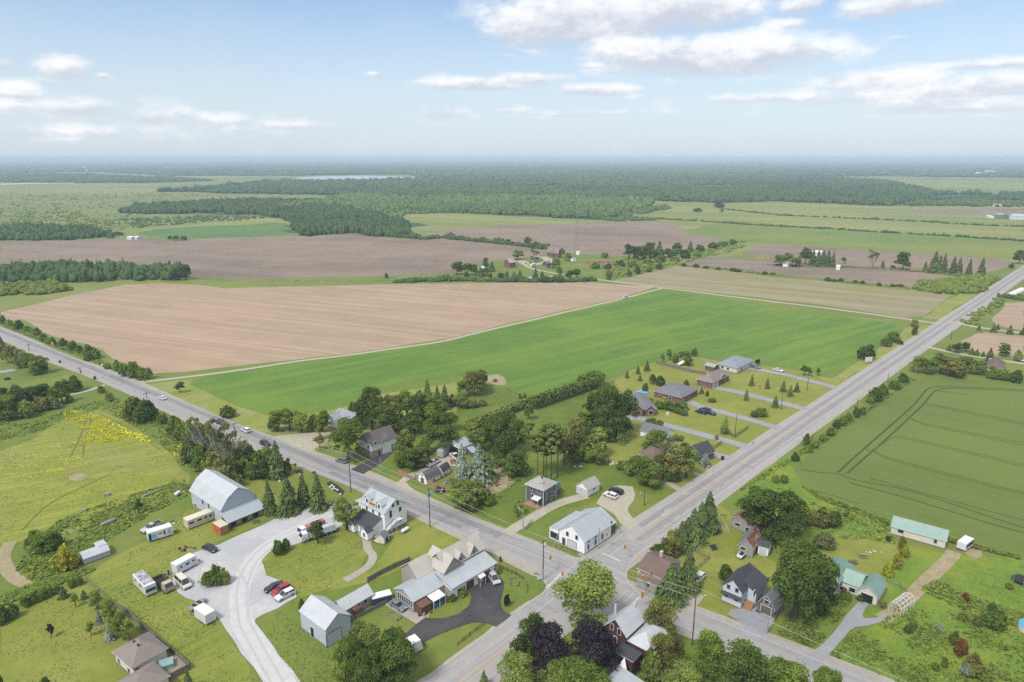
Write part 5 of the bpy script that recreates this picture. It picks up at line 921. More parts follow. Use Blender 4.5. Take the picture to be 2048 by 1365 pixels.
    def on(s, wall, px, py):
        """where pixel px,py meets wall ('x'|'y', value): returns (along, z)"""
        d = pxdir(px, py); d = s.inv @ d; o = s.inv @ (Vector((0,0,H))-Vector((s.o.x, s.o.y, 0))); d.y *= s.sg; o.y *= s.sg
        k = (wall[1]-(o.x if wall[0] == 'x' else o.y))/(d.x if wall[0] == 'x' else d.y); q = o+d*k
        return (q.y if wall[0] == 'x' else q.x), q.z
    def pane(s, wall, c, z, w, h, kind='window', frame=None, pane=None, out=-1, name=None, fr=.12):
        ax, v = wall[0], wall[1]; d = out
        def bx(mb, a0, a1, z0, z1, d0, d1):
            lo, hi = sorted((v+d*d0, v+d*d1))
            mb.box(lo, hi, a0, a1, z0, z1) if ax == 'x' else mb.box(a0, a1, lo, hi, z0, z1)
        f = MB(); bx(f, c-w/2-fr, c+w/2+fr, z-h/2-fr, z+h/2+fr, -.05, .07); fo = s.part(name or kind, f, frame or trimw)
        p = MB(); bx(p, c-w/2, c+w/2, z-h/2, z+h/2, .0, .085); po = s.part('pane' if kind == 'window' else 'panel', p, pane or glassm, fo)
        return fo
    def wins(s, wall, lst, w=.9, h=1.3, out=-1, **k):
        for q in lst:
            a, z = s.on(wall, q[0], q[1]); s.pane(wall, a, max(z, .7), q[2] if len(q) > 2 else w, q[3] if len(q) > 3 else h, out=out, **k)
    def door(s, wall, px, py, w=1., h=2.1, out=-1, mat=None, name='door'):
        a, z = s.on(wall, px, py); s.pane(wall, a, h/2+.1, w, h, 'door', out=out, pane=mat or doorm, name=name)
def gable(h, rise): return [(0,h),(.5,h+rise),(1,h)]
def gambrel(h, rise): return [(0,h),(.2,h+rise*.58),(.5,h+rise),(.8,h+rise*.58),(1,h)]
def text_mesh(body, size, ext=.03, bold=0.):
    cu = bpy.data.curves.new('lettering', 'FONT'); cu.body = body; cu.size = size; cu.extrude = ext; cu.offset = bold; cu.align_x = 'CENTER'; cu.align_y = 'CENTER'
    ob = bpy.data.objects.new('lettering', cu); sc.collection.objects.link(ob); bpy.context.view_layer.update()
    me = bpy.data.meshes.new_from_object(ob); bpy.data.objects.remove(ob); return me
# --- barn
h = House('barn', 'large grey gambrel barn with a silver roof and a lean-to front', 'barn', (442,1019), (381,980), (511,990), 5.0)
L, W_ = h.L, h.W; h.block((0,L,0,W_), gambrel(5.0,4.6), grey_w, metal_r, ov=.35)
h.block((-3.6,0,-.1,W_+.1), [(0,2.2),(1,3.9)], wood_w, metal_b, axis='y', ov=.3, base=False)
h.wins(('y',0), [(405,1000),(406,1006),(417,1007),(418,1014)], .9, 1.0); h.wins(('y',0), [(392,1017)], .8, .9)
for k in range(6):
    m = MB(); m.box(-3.66,-3.62, .6+k*1.7, 1.9+k*1.7, .5, 1.7); h.part('opening', m, deckm if k % 2 else darkm)
for fx in (.25,.5,.78):
    m = MB(); [m.slab([(-3.3+j*.55, W_*fx-.5, 2.42+j*.26), (-3.05+j*.55, W_*fx-.5, 2.54+j*.26), (-3.05+j*.55, W_*fx+.5, 2.54+j*.26), (-3.3+j*.55, W_*fx+.5, 2.42+j*.26)], .05) for j in range(5)]; h.part('skylight', m, glassm)
a = thing('shipping_container', 'orange container with a tan top in front of the barn', 'container', P(443,1064), h.rz); a.location.z = 0
m = MB(); m.box(-2.0,2.0,-1.2,1.2,.1,2.5); m.build('body', M('orange_paintwork', A(226,110,60,.6), A(206,98,54,.6), coord='Object', ribs=(0,.4,.12)), a); m = MB(); m.box(-2.05,2.05,-1.25,1.25,2.5,2.62); m.build('roof', tan_w, a)
m = MB(); m.box(-2.06,-2.0,-1.1,1.1,.2,2.4); m.build('door', orange_wd, a)
# --- bakery
h = House('bakery_building', 'white three storey bakery with two dormers beside the gravel lot', 'bakery', (768.6,1027), (721,1003), (815,1007), 6.3)
L, W_ = h.L, h.W; h.block((0,L,0,W_), gable(6.3,2.6), white_w, metal_b, ov=.35)
for px, py in ((735,1000),(759,1012)):
    a_, _ = h.on(('y',.5), px, py); h.block((a_-.95,a_+.95,.35,W_*.48), gable(8.0,.95), white_w, metal_y, axis='y', ov=.25, z0=6.2, base=False); h.pane(('y',.35), a_, 7.35, .75, 1.1)
h.wins(('y',0), [(733.8,1014.7),(746.4,1021.4),(758.9,1028)], .7, 1.5)
h.wins(('x',0), [(786,1010),(795,1006),(800,1018.5),(800.5,1038)], .8, 1.3); h.wins(('x',0), [(781,1028.5)], .8, 2.0)
a0, z0_ = h.on(('y',.3), 739.5, 1000); a1, z1_ = h.on(('y',.3), 753.5, 1009.5); sw_ = abs(a0-a1); ac = (a0+a1)/2
m = MB(); m.box(ac-sw_/2-.1, ac+sw_/2+.1, -.05, .02, 6.75, 8.05); sg = h.part('sign', m, cream_w)
tm = text_mesh('BAKERY', 1.15, .04, .02); tm.materials.append(M('orange_lettering', A(214,134,40,.62), None)); to = link(bpy.data.objects.new('lettering', tm), sg)
bw = max(v.co.x for v in tm.vertices)-min(v.co.x for v in tm.vertices); to.scale = (sw_/bw*.96, .95, 1); to.location = (ac, (-.1)*h.sg, 7.4); to.rotation_euler = (math.pi/2, 0, math.pi if h.sg < 0 else 0)
h.block((1.2,9.4,-4.2,0), [(0,2.5),(1,4.3)], white_w, dark_sh, ov=.3); h.block((.6,3.4,-5.6,-3.8), gable(2.5,1.0), white_w, dark_sh, axis='y', ov=.25); h.block((6.6,9.2,-5.4,-3.8), gable(2.5,1.0), white_w, dark_sh, axis='y', ov=.25)
h.pane(('y',-5.6), 2.0, 1.5, .7, 1.1); h.pane(('y',-4.2), 5., 1.15, 1.0, 2.0, 'door', pane=M('blue_grey_door', A(150,166,176,.6), None))
m = MB()
for k in range(12): m.box(-1.5,-.4, 3.2-k*.62-.62, 3.2-k*.62, 3.1-k*.27-.2, 3.1-k*.27)
m.box(-1.7,-1.5,-4.2,3.2,0,.1); m.tube((-1.5,3.2,4.1),(-1.5,-4.2,.9),.06); m.tube((-.4,3.2,4.1),(-.4,-4.2,.9),.06)
for k in range(5): m.tube((-1.5,2.8-k*1.7,0),(-1.5,2.8-k*1.7,3.9-k*.74),.06)
m.box(-1.6,0,3.2,5.2,3.0,3.1); h.part('staircase', m, trimw)
h = House('garden_shed', 'small pale shed with a dark door beside the bakery stairs', 'shed', (768,1078), (776,1070), (754,1069), 1.9)
h.block((0,2.6,0,2.4), gable(1.9,.9), cream_w, grey_sh, ov=.15); h.pane(('y',0), 1.3, 1.0, 1.2, 1.7, 'door', pane=darkm, out=-1)
# --- grey barn and the long outbuilding
h = House('grey_barn', 'plain grey barn with a pale metal gable roof near the black driveway', 'barn', (651,1260), (600,1222), (701,1231), 4.5)
L, W_ = h.L, h.W; h.block((0,L,0,W_), gable(4.5,2.2), grey_w, metal_r, ov=.2); h.pane(('y',0), h.on(('y',0),625,1265)[0], 1.3, 1.1, 2.4, 'door', pane=darkm)
h.pane(('x',0), h.on(('x',0),668,1275)[0], 1.6, 3.6, 2.9, 'door', frame=trimd, pane=grey_w, name='sliding_door')
h = House('outbuilding', 'long low stone outbuilding with white windows behind the grey barn', 'outbuilding', (697,1216), (745,1188), (664,1202), 2.7)
L, W_ = h.L, h.W; h.block((-1.5,L,0,3.9), gable(2.7,1.6), stone_w, metal_r, ov=.25); h.wins(('y',0), [(716,1209),(731,1201)], .8, 1.2); m = MB(); m.box(.5,2.3,-1.6,0,2.2,2.35); m.box(.5,.65,-1.6,-1.45,0,2.2); m.box(2.15,2.3,-1.6,-1.45,0,2.2); h.part('porch', m, doorm); h.pane(('y',0),1.4,1.1,.9,2.,'door',pane=doorm)
greyf_ = M('deck_rail_wood', A(120,110,104,.6), A(98,90,86,.6), scale=2, coord='Object')
# --- the big stone house at the junction
h = House('stone_house', 'long house with a pale blue metal wing and a beige steep gabled upper roof', 'house', (827,1203), (885,1170), (785,1180), 3.0)
L, W_ = h.L, h.W; h.block((0,L+1.,0,W_), gable(3.0,1.5), stone_w, metal_b, ov=.3)
for k in range(7): h.pane(('x',0), .8+k*.78, 1.9, .55, 1.5)
r = h.rect(3.2, (904,1177), (991,1125)); r2 = (r[0], r[1], r[2], r[2]+5.4); h.block(r2, [(0,3.1),(1,4.5)], white_w, metal_b, ov=.3, trim=trimd)
Y = r2[2]; h.wins(('y',Y), [(919,1182),(926,1178)], 1.2, 1.2)
for px, py, w in ((940,1164,2.4),(973,1144,2.4)):
    a_, _ = h.on(('y',Y), px, py); h.pane(('y',Y), a_, 1.35, w, 2.3, 'door', pane=doorm, name='garage_door')
a_, _ = h.on(('y',Y), 959,1156); h.pane(('y',Y), a_, 1.1, .9, 2.0, 'door'); m = MB(); m.slab([(a_-1.,Y-1.3,2.4),(a_+1.,Y-1.3,2.4),(a_+1.,Y,2.9),(a_-1.,Y,2.9)],.1); [m.box(a_+q-.05,a_+q+.05,Y-1.25,Y-1.15,0,2.4) for q in (-.9,.9)]; h.part('porch', m, trimw)
r = h.rect(5.2, (903,1140), (979,1102)); ru = (r[0]-.6, r[1], r2[3]-.6, r2[3]+5.2); h.block(ru, gable(5.2,2.9), stone_w, beige_r, ov=.35, base=False, z0=3.0)
for f in (.38,.72): c = ru[0]+f*(ru[1]-ru[0]); h.block((c-1.35,c+1.35,ru[2]-.15,ru[2]+2.5), gable(5.4,2.1), stone_w, beige_r, axis='y', ov=.2, z0=4.6, base=False); h.pane(('y',ru[2]-.15), c, 5.7, .6, 1.1)
rc = (ru[0]-1.2, ru[0]+4.6, ru[2]-.8, ru[3]+.6); h.block(rc, gable(5.0,2.8), stone_w, beige_r, axis='y', ov=.3, z0=0, base=False)
rb = (ru[0]-6.2, ru[0]-1.2, ru[3]-3.0, ru[3]+3.4); h.block(rb, gable(4.4,2.5), stone_w, beige_r, axis='y' if False else 'x', ov=.3)
rd = h.rect(3.0,(841,1138),(872,1137),(855,1126),(856,1149))
m = MB(); m.box(rd[0],rd[1],rd[2],rd[3],0,2.9); h.part('wall', m, wood_w)
m = MB(); m.box(rd[0],rd[1],rd[2],rd[3],2.95,3.1)
[m.box(*q, 3.1, 4.1) for q in ((rd[0],rd[1],rd[2]-.06,rd[2]),(rd[0],rd[1],rd[3],rd[3]+.06),(rd[0]-.06,rd[0],rd[2],rd[3]))]; h.part('upper_deck', m, greyf_)
m = MB(); m.slab([(3.6,-2.7,2.2),(7.2,-2.7,2.2),(7.2,0,2.7),(3.6,0,2.7)],.08,0); [m.box(x,x+.12,-2.7,-2.58,0,2.2) for x in (3.6,5.4,7.1)]; h.part('patio_roof', m, trimw)
m = MB(); [m.slab([(7.4+k*.45,-2.9,2.3),(7.6+k*.45,-2.9,2.3),(7.6+k*.45,0,2.8),(7.4+k*.45,0,2.8)],.08) for k in range(8)]; [m.box(x,x+.12,-2.9,-2.78,0,2.3) for x in (7.4,10.9)]; h.part('pergola', m, wood_w)
m = MB(); m.box(.4,3.2,-2.3,-.05,0,2.1); m.slab([(.3,-2.4,2.1),(3.3,-2.4,2.1),(3.3,0,2.5),(.3,0,2.5)],.08); h.part('lean_to_shed', m, [redwood])
for q, hh in ((4.9,.9),(6.2,.9)): m = MB(); m.box(q-.5,q+.5,-2.4,-1.6,0,hh); o = m.build('patio_box', M('teal_cover', A(60,150,190,.6), A(40,110,160,.6), scale=2), None); o.location = h.root.location; o.rotation_euler = h.root.rotation_euler; tag(o, f"{'blue covered box under the white patio roof' if q < 5.5 else 'teal covered box at the patio edge near the lawn'}", 'box')
# --- white store
h = House('store', 'white wooden corner store with a pale blue metal roof at the crossroads', 'store', (1169,1085), (1216,1054), (1116,1062), 3.8)
L, W_ = h.L, h.W; h.block((0,L+1.5,0,W_), gable(3.8,3.1), white_w, metal_b, ov=.2)
r = h.rect(3.6, (1094,1057), (1116,1062)); h.block((0,L+1.2,W_-.1,r[3]), [(0,4.1),(1,3.4)], white_w, metal_b, ov=.15)
h.block((L+1.5,L+4.6,.6,W_+2.4), gable(3.0,2.6), wood_w, metal_b, ov=.2)
h.wins(('x',0), [(1135,1068),(1153.5,1075.5)], .8, 1.2); h.wins(('x',0), [(1109,1071)], 2.7, 1.8, frame=grey_w); h.door(('x',0), 1127.6, 1086, 1.0, 2.2)
a_, z_ = h.on(('x',0), 1144, 1091); h.pane(('x',0), a_, 1.4, 2.8, 2.2, 'door', frame=trimd, pane=garm, name='garage_door')
h.wins(('y',0), [(1176.4,1094),(1190.6,1084),(1204.5,1073.5)], .7, 1.5); h.wins(('y',0), [(1177,1083),(1191,1074)], 1.0, .5)
h.wins(('y',.6), [(1222,1047)], .8, 1.3)
# --- square grey house, its green lean-to, and its garage
h = House('foursquare_house', 'square two storey dark grey house with a hipped pale roof', 'house', (1087.5,983), (1052,970), (1118,966), 5.5)
L, W_ = h.L, h.W; L = W_ = (L+W_)/2; h.hip((.4,L-.2,.4,W_-.2), 5.5, 2.2, dgrey_w, lt_sh, .55)
h.wins(('y',.4), [(1062.7,977),(1078,982.5),(1064.4,991.5)], .75, 1.3); h.wins(('x',.4), [(1093.7,982.7),(1103,979.6),(1093.5,995.4),(1103,995.4),(1109.5,987)], .7, 1.3)
for x, y in ((.36,.36),(.36,W_-.2),(L-.2,.36)): m = MB(); m.box(x-.06,x+.1,y-.06,y+.1,.1,5.5); h.part('corner_board', m, trimw)
m = MB(); m.slab([(1.,-1.6,2.5),(3.6,-1.6,2.5),(3.6,.4,2.9),(1.,.4,2.9)],.1); [m.box(x,x+.1,-1.55,-1.45,0,2.5) for x in (1.05,3.45)]; h.part('porch', m, trimw); m = MB(); m.box(.8,6,-1.8,.35,0,.35); h.part('porch_floor', m, orange_wd)
m = MB(); m.box(2.9,3.3,3.0,3.4,7.2,8.2); h.part('chimney', m, brick_w); m = MB(); m.box(1.6,2.6,1.5,2.6,6.0,6.9); h.part('dormer', m, lt_sh)
r = h.rect(2.5, (1136,974), (1115,962)); h.block((1.4,5.6,W_-.2,W_+3.8), gable(2.5,1.5), brick_w, dgreen_r, axis='y', ov=.3)
h = House('double_garage', 'white double garage with a pale gable roof beside the green lawn', 'garage', (1175.5,980), (1199,968), (1149,972), 2.6)
L, W_ = h.L, h.W; h.block((0,L,0,W_), gable(2.6,1.7), white_w, lt_sh, ov=.3)
for f in (.27,.73): h.pane(('x',0), W_*f, 1.2, 2.2, 2.1, 'door', pane=garm, name='garage_door')
h.wins(('y',0), [(1188,978)], .6, .7)
# --- tudor house and the houses across the highway
h = House('tudor_house', 'two storey half timbered house with a dark roof and black driveway', 'house', (742.4,891), (722,881), (784,870), 4.9)
L, W_ = h.L, h.W; h.block((0,L+1.5,0,W_), gable(4.9,3.2), stone_w, tudor_r, axis='y', ov=.4); h.block((-.12,L*.7,W_*.42,W_*.78), gable(4.9,2.4), white_w, tudor_r, ov=.3, base=False)
m = MB(); m.box(-.03,0,-.02,W_+.02,2.6,4.9); m.box(-.03,L+1.5,-.04,0,2.6,4.9); h.part('upper_render', m, white_w)
h.wins(('x',-.03), [(750,887),(765,884),(775,880)], .8, 1.1); h.wins(('x',0), [(765,902),(772,897)], .8, 1.2); h.door(('x',0), 758, 905, .9, 2.); h.wins(('y',-.04), [(737,894),(737,906)], .8, 1.1)
for k in (-1.1,-.55,0,.55,1.1): m = MB(); m.box(-.18,-.13,W_*.6+k-.06,W_*.6+k+.06,4.95,6.9-abs(k)*1.5); h.part('timber', m, trimd)
h = House('hidden_house', 'white house with a light grey hipped roof half hidden by trees', 'house', (700,848), (662,836), (716,828), 3.0)
L, W_ = h.L, h.W; h.block((0,L,0,W_), gable(3.,2.6), white_w, roofm('silver_shingles', A(176,182,192,.5)), ov=.4); h.block((L*.5,L+2.5,-2.,W_*.6), gable(3.,2.), white_w, MATS['silver_shingles'], axis='y', ov=.3); h.wins(('y',0), [(690,856)], 1., 1.)
h = House('gambrel_shed', 'white fronted gambrel shed with a brown roof by the yard gate', 'shed', (853,960), (881,947), (838.5,952), 2.0)
L, W_ = h.L, h.W; h.block((0,L,0,W_), gambrel(2.0,2.0), white_w, tudor_r, ov=.2); h.pane(('x',0), W_/2, 1.1, 1.5, 2.0, 'door', pane=wood_w); h.pane(('x',0), W_/2, 3.0, .6, .6); h.wins(('y',0), [(868,960)], .6, .6)
h = House('gambrel_shed', 'smaller white shed with a black rounded roof behind the brown roofed one', 'shed', (885,944), (898,936), (878,937), 2.1)
L, W_ = h.L, h.W; h.block((0,L+.6,0,max(W_,2.8)), gambrel(2.1,1.5), white_w, dark_sh, ov=.2); h.wins(('y',0), [(891,948)], .6, .6)
h = House('workshop', 'workshop with a blue metal roof and open brown front behind the spruces', 'workshop', (917.5,897), (952,884), (896,888), 3.2)
L, W_ = h.L, h.W; h.block((0,L,0,W_), gable(3.2,1.8), white_w, metal_b, ov=.3); m = MB(); m.box(-.06,0,.2,W_-.2,0,3.1); h.part('front_boarding', m, brick_b); m = MB(); m.box(-.1,-.06,.8,W_*.5,0,2.6); h.part('opening', m, darkm)
h = House('garden_shed', 'tiny white shed in the shade of the young maple', 'shed', (953,964), (956,960), (946,962), 1.8); h.block((0,2.,0,2.), gable(1.8,.8), white_w, lt_sh, ov=.15); h.pane(('x',0), 1., .95, .8, 1.5, 'door', pane=darkm)
# --- bungalows along the side road
def bung(label, O, C1, C2, hh, rise, wall, roof, gab=None, nm='bungalow'):
    h = House(nm, label, 'house', O, C1, C2, hh); h.hip((.4,h.L-.4,.4,h.W-.4), hh, rise, wall, roof, .5); return h
h = bung('red brick bungalow with a grey roof and two white windowed front gables', (1265,819), (1244,789), (1297,796), 2.9, 2.6, brick_w, grey_sh)
for f, hh in ((.22,2.9),(.72,2.9)): h.block((-.8,4.,h.W*f-1.9,h.W*f+1.9), gable(2.9,1.7), brick_w, grey_sh, ov=.3); h.pane(('x',-.8), h.W*f, 1.6, 1.8, 1.5)
h.wins(('y',.4), [(1256,815)], 1., 1.)
h = bung('wide brick bungalow under a dark grey hipped roof with gold shrubs in front', (1364,797), (1306,783), (1388,776), 2.8, 2.8, brick_w, grey_sh)
h.wins(('y',.4), [(1340,797),(1322,793)], 1.4, 1.); h.wins(('x',.4), [(1378,793)], 1.2, 1.1)
h = bung('brick bungalow with a brown roof and two white garage doors', (1425,767), (1392,759), (1464,751), 2.9, 2.8, brick_w, taupe_sh)
h.wins(('y',.4), [(1408,768)], 1.1, 1.); [h.pane(('x',.4), h.W*f, 1.15, 2.1, 2.0, 'door', pane=garm, name='garage_door') for f in (.12,.3)]; h.wins(('x',.4), [(1451,762)], 1.2, 1.3)
m = MB(); m.slab([(0,h.W*.45,2.9),(5.4,h.W*.45,2.9),(5.4,h.W*.62,4.5),(0,h.W*.62,4.5)],.1); m.slab([(0,h.W*.62,4.5),(5.4,h.W*.62,4.5),(5.4,h.W*.8,2.9),(0,h.W*.8,2.9)],.1); h.part('front_gable', m, taupe_sh)
h = bung('pale brick bungalow with a light blue grey hipped roof, farthest from the crossroads', (1475,737), (1433,728), (1501,720), 2.9, 2.4, cream_w, roofm('blue_grey_shingles', A(160,172,188,.5)))
h.wins(('y',.4), [(1445,735),(1456,738)], 1.1, 1.); [h.pane(('x',.4), h.W*f, 1.15, 2.1, 2.0, 'door', pane=garm, name='garage_door') for f in (.5,.8)]; h.wins(('x',.4), [(1483,738)], 1., 1.2)
h = House('carport', 'small open carport with a pale roof beside the farthest bungalow', 'carport', (1428,735), (1413,731), (1435,729), 2.4); h.block((0,5,0,4), gable(2.4,.9), wood_w, lt_sh, ov=.3, base=False)
h = House('cottage', 'low grey roofed cottage with a white gable end behind garden trees', 'house', (1331,873), (1281,860), (1350,863), 2.7)
h.block((0,h.L,0,h.W), gable(2.7,2.), white_w, grey_sh, ov=.35); h.wins(('x',0), [(1340,873)], .8, .9)
h = House('cottage', 'white cottage with a brown hipped roof behind the birch', 'house', (1312,920), (1276,908), (1331,905), 3.)
h.hip((.3,h.L-.3,.3,h.W-.3), 3., 2.4, white_w, brown_sh, .5); h.wins(('y',.3), [(1284,915),(1300,920)], 1., 1.1)
h = House('cottage', 'grey blue sided cottage with a slate roof beside the blue spruce', 'house', (1399,912), (1384,905), (1418,898), 3.)
h.block((0,6.5,0,h.W), gable(3.,2.6), dgrey_w, dark_sh, axis='y', ov=.35); h.wins(('x',0), [(1408,912)], .9, 1.)
# --- tan building with chimney
h = House('tan_building', 'tan building with a brown roof and a tall chimney at the corner', 'building', (1276,1136), (1324,1157), (1297,1105), 3.4)
L, W_ = h.L, h.W; h.block((0,L,0,W_*1.2), gable(3.4,1.8), tan_w, brown_sh, ov=.3); h.block((1.3,L,-2.4,0), [(0,2.4),(1,3.2)], stone_w, brown_sh, ov=.2)
x_, y_ = h.l(1322,1125,3.5); m = MB(); m.box(x_-.35,x_+.35,y_-.35,y_+.35,2.,6.6); h.part('chimney', m, tan_w); h.wins(('y',-2.4), [(1297,1170)], .6, 1.2); h.wins(('x',0), [(1279,1145)], .8, 1.1)
# --- rusty sheds
h = House('rusty_shed', 'grey shed with a streaked rusty metal roof, half under the big tree', 'shed', (1462.5,1036.5), (1484,1022), (1508,1056), 2.9)
h.block((0,h.L,0,h.W), [(0,2.9),(.32,4.3),(1,2.6)], grey_st, rust_r, ov=.25); h.pane(('x',0), h.W*.3, 1.8, 1.5, .8); h.pane(('x',0), h.W*.72, 1.1, 1., 2., 'door', pane=darkm)
h = House('rusty_shed', 'longer shed with one slate and one rusty roof side', 'shed', (1506.5,1098), (1523,1072), (1478,1088), 2.8)
h.block((0,h.L+.6,0,h.W), gable(2.8,2.1), grey_st, rust_r, ov=.25, trim=trimw); m = MB(); m.slab([(-.26,h.W+.26,2.72),(h.L+.86,h.W+.26,2.72),(h.L+.86,h.W/2,5.08),(-.26,h.W/2,5.08)],.05); h.part('slate_slope', m, grey_sh); h.wins(('x',0), [(1486,1097)], 1.3, .7)
h = House('garden_shed', 'small white shed with a dark roof beside the longer rusty shed', 'shed', (1537,1097), (1542,1086), (1517,1091), 2.6); h.block((0,3.2,0,h.W), [(0,2.6),(1,3.4)] if False else gable(2.6,.8), white_w, dark_sh, axis='y', ov=.2); h.pane(('x',0), h.W/2, 1.1, 1.6, 1.9, 'door', pane=garm)
# --- pale blue house and gambrel garage
h = House('blue_house', 'pale blue two storey house with a charcoal roof and wooden steps', 'house', (1484,1184), (1506,1160), (1447,1168), 4.6)
L, W_ = h.L, h.W; h.block((0,L+1.6,0,W_), gable(4.6,2.3), blue_w, dark_sh, ov=.35, trim=trimd); h.block((L*.45,L+3.2,-2.3,W_*.5), [(0,4.0),(1,6.2)], blue_w, dark_sh, ov=.3, trim=trimd)
m = MB(); m.slab([(-.7,-.3,2.5),(-.7,W_+.3,2.5),(0,W_+.3,2.95),(0,-.3,2.95)],.08); h.part('skirt_roof', m, dark_sh); h.wins(('x',0), [(1457.4,1173.6),(1474,1181),(1453,1190),(1473,1198.5)], .8, 1.1)
h.wins(('y',-2.3), [(1508,1187)], .8, 1.3); m = MB(); [m.box(L*.1+k*.35,L*.1+k*.35+.4,-2.1,-.05,0,.25+.22*k) for k in range(5)]; m.box(L*.1+1.7,L*.45,-2.2,-.05,0,1.3); h.part('steps', m, orange_wd)
h = House('gambrel_garage', 'grey gambrel garage with white edged roof under the big tree', 'garage', (1549.5,1221), (1566,1205), (1515,1206), 2.2)
h.block((0,max(h.L,5.),0,h.W), gambrel(2.2,2.5), dgrey_w, grey_sh, ov=.2); h.pane(('x',0), h.W/2, 1.2, 2.4, 2.0, 'door', pane=wood_w, name='garage_door'); h.pane(('x',0), h.W/2, 3.3, 1.1, .8)
# --- green roofed ranch
h = House('ranch_house', 'long house with green metal roofs and an open garage by the driveway', 'house', (1755,1193), (1770,1170), (1714,1181), 2.7)
L, W_ = h.L, h.W; h.block((0,L+.8,0,W_), gable(2.7,1.7), cream_w, green_r, ov=.3); h.pane(('x',0), W_*.5, 1.15, 2.5, 2.1, 'door', pane=darkm, name='garage_door')
r = h.rect(2.8, (1675,1173), (1714,1181)); h.block((.8,L+1.2,W_,r[3]), gable(2.8,1.4), cream_w, green_o, axis='y', ov=.3); h.wins(('x',.8), [(1684,1180),(1690,1183),(1702,1179),(1707,1181)], .8, 1.)
r = h.rect(3., (1672,1173), (1640,1160)); h.hip((-1.,L+2.5,r[2],r[3]+1.), 3., 2.3, tan_w, green_r, .4); h.wins(('x',-1.), [(1663,1180)], 1.8, 1.1)
# --- green roofed barn by the wheat
h = House('green_roofed_barn', 'long cream shed with a faded green roof at the wheat field edge', 'barn', (1892,1083), (1783,1053), (1900,1059), 2.4)
L, W_ = h.L, 6.6; h.block((0,L,0,W_), gable(2.4,1.6), cream_w, green_o, ov=.25); h.wins(('y',0), [(1799,1062),(1804,1063.5)], .8, .9); h.wins(('y',0), [(1871,1083)], .7, 1.1)
# --- beige bungalow
h = House('beige_bungalow', 'beige bungalow with a taupe hipped roof at the bottom left', 'house', (264,1338), (225,1304), (340,1300), 2.8)
L, W_ = h.L, h.W; h.hip((.3,L-.3,.3,W_-.3), 2.8, 2.4, cream_w, taupe_sh, .45); h.wins(('y',.3), [(238,1322),(258,1341)], .8, 1.1); h.door(('x',.3), 275, 1346, .9, 2., mat=darkm)
rk = h.rect(.4,(322,1320),(345,1307),(379,1333),(335,1355)); m = MB(); m.box(rk[0],.25,rk[2],rk[3],.1,.42); h.part('deck', m, deckm); h.hip((-7.5,-1.5,-3.5,3.2), 2.6, 1.6, cream_w, taupe_sh, .4)
for k in range(3): m = MB(); x_ = L*.35+k*1.7; m.box(x_-.15,x_+.15,W_*.5-.9,W_*.5-.6,4.9,5.35); h.part('roof_vent', m, trimd)
# --- white metal shed
h = House('metal_shed', 'low white metal shed lying among weeds near the yellow bushes', 'shed', (167,1120), (220,1101), (162,1105), 1.6)
h.block((0,h.L,0,max(h.W,3.2)), [(0,1.6),(.3,2.3),(.7,2.3),(1,1.6)], metal_y, metal_y, ov=.05); h.block((h.L-2.2,h.L,h.W*.5,h.W+1.), [(0,2.5),(1,2.3)], metal_y, metal_y, ov=.05)
for k in range(3): m = MB(); m.box(1.2+k*1.1,1.9+k*1.1,1.6,2.2,2.44,2.5); h.part('roof_vent', m, grey_w)
# --- brown brick house at the bottom
h = House('brick_house', 'tall brown brick house with silver metal roofs beside the purple trees', 'house', (1252.5,1272.5), (1287,1240), (1212,1249), 6.4)
L, W_ = h.L, h.W; h.block((0,L,0,W_), gable(6.4,2.7), brick_b, metal_r, ov=.3); h.wins(('x',0), [(1224,1253.5),(1238.5,1264),(1230.5,1279)], .7, 1.3)
h.block((1.4,L-.3,W_-.1,W_+2.6), [(0,6.2),(1,4.6)], brick_b, metal_b, ov=.2); h.hip((L*.1,L+1.8,-5.2,-.1), 5.0, 1.9, brick_b, metal_r, .3)
h.block((-3.2,-.05,-3.6,.6), [(0,4.2),(1,4.4)], brick_b, dark_sh, ov=.15); m = MB(); m.tube((L*.7,W_+.6,6.),(L*.7,W_+.6,8.6),.22); h.part('chimney', m, trimw); m = MB(); m.tube((L*.95,W_*.4,7.5),(L*.95,W_*.4,9.7),.16); h.part('flue_pipe', m, trimw)
h.block((-9.5,-5.5,-9.,-2.2), [(0,2.8),(1,3.6)], brick_b, metal_b, ov=.3); m = MB(); m.box(-8.,-3.4,-2.,4.2,2.4,2.5); h.part('deck', m, deckm); m = MB()
for k in range(5): m.box(-8.,-3.4,-1.9+k*1.4,-1.8+k*1.4,4.,4.15)
for k in range(4): m.box(-7.9+k*1.45,-7.8+k*1.45,-2.,4.2,4.15,4.27)
for q in ((-7.9,-1.9),(-7.9,4.1),(-3.5,-1.9),(-3.5,4.1)): m.box(q[0],q[0]+.12,q[1],q[1]+.12,0,4.)
h.part('pergola', m, wood_w); q = MB(); q.slab([(-3.6,-2.,4.6),(-5.2,-3.6,3.2),(-6.4,-1.6,3.4)],.04); o = h.part('shade_sail', q, trimw)
o = thing('wooden_fence_piece', 'reddish board screen behind the purple trees', 'screen', P(1200,1325), .6); m = MB(); m.box(-1.8,1.8,-.05,.05,0,1.8); m.build('boards', redwood, o)
# --- right hand house
h = House('bungalow', 'brown roofed bungalow beyond the copse at the right edge', 'house', (2008,739), (1974,734), (2024,727), 2.8); h.hip((.3,h.L-.3,.3,h.W-.3), 2.8, 2.6, cream_w, brown_sh, .5); h.wins(('y',.3), [(1988,742)], 1.5, 1.)
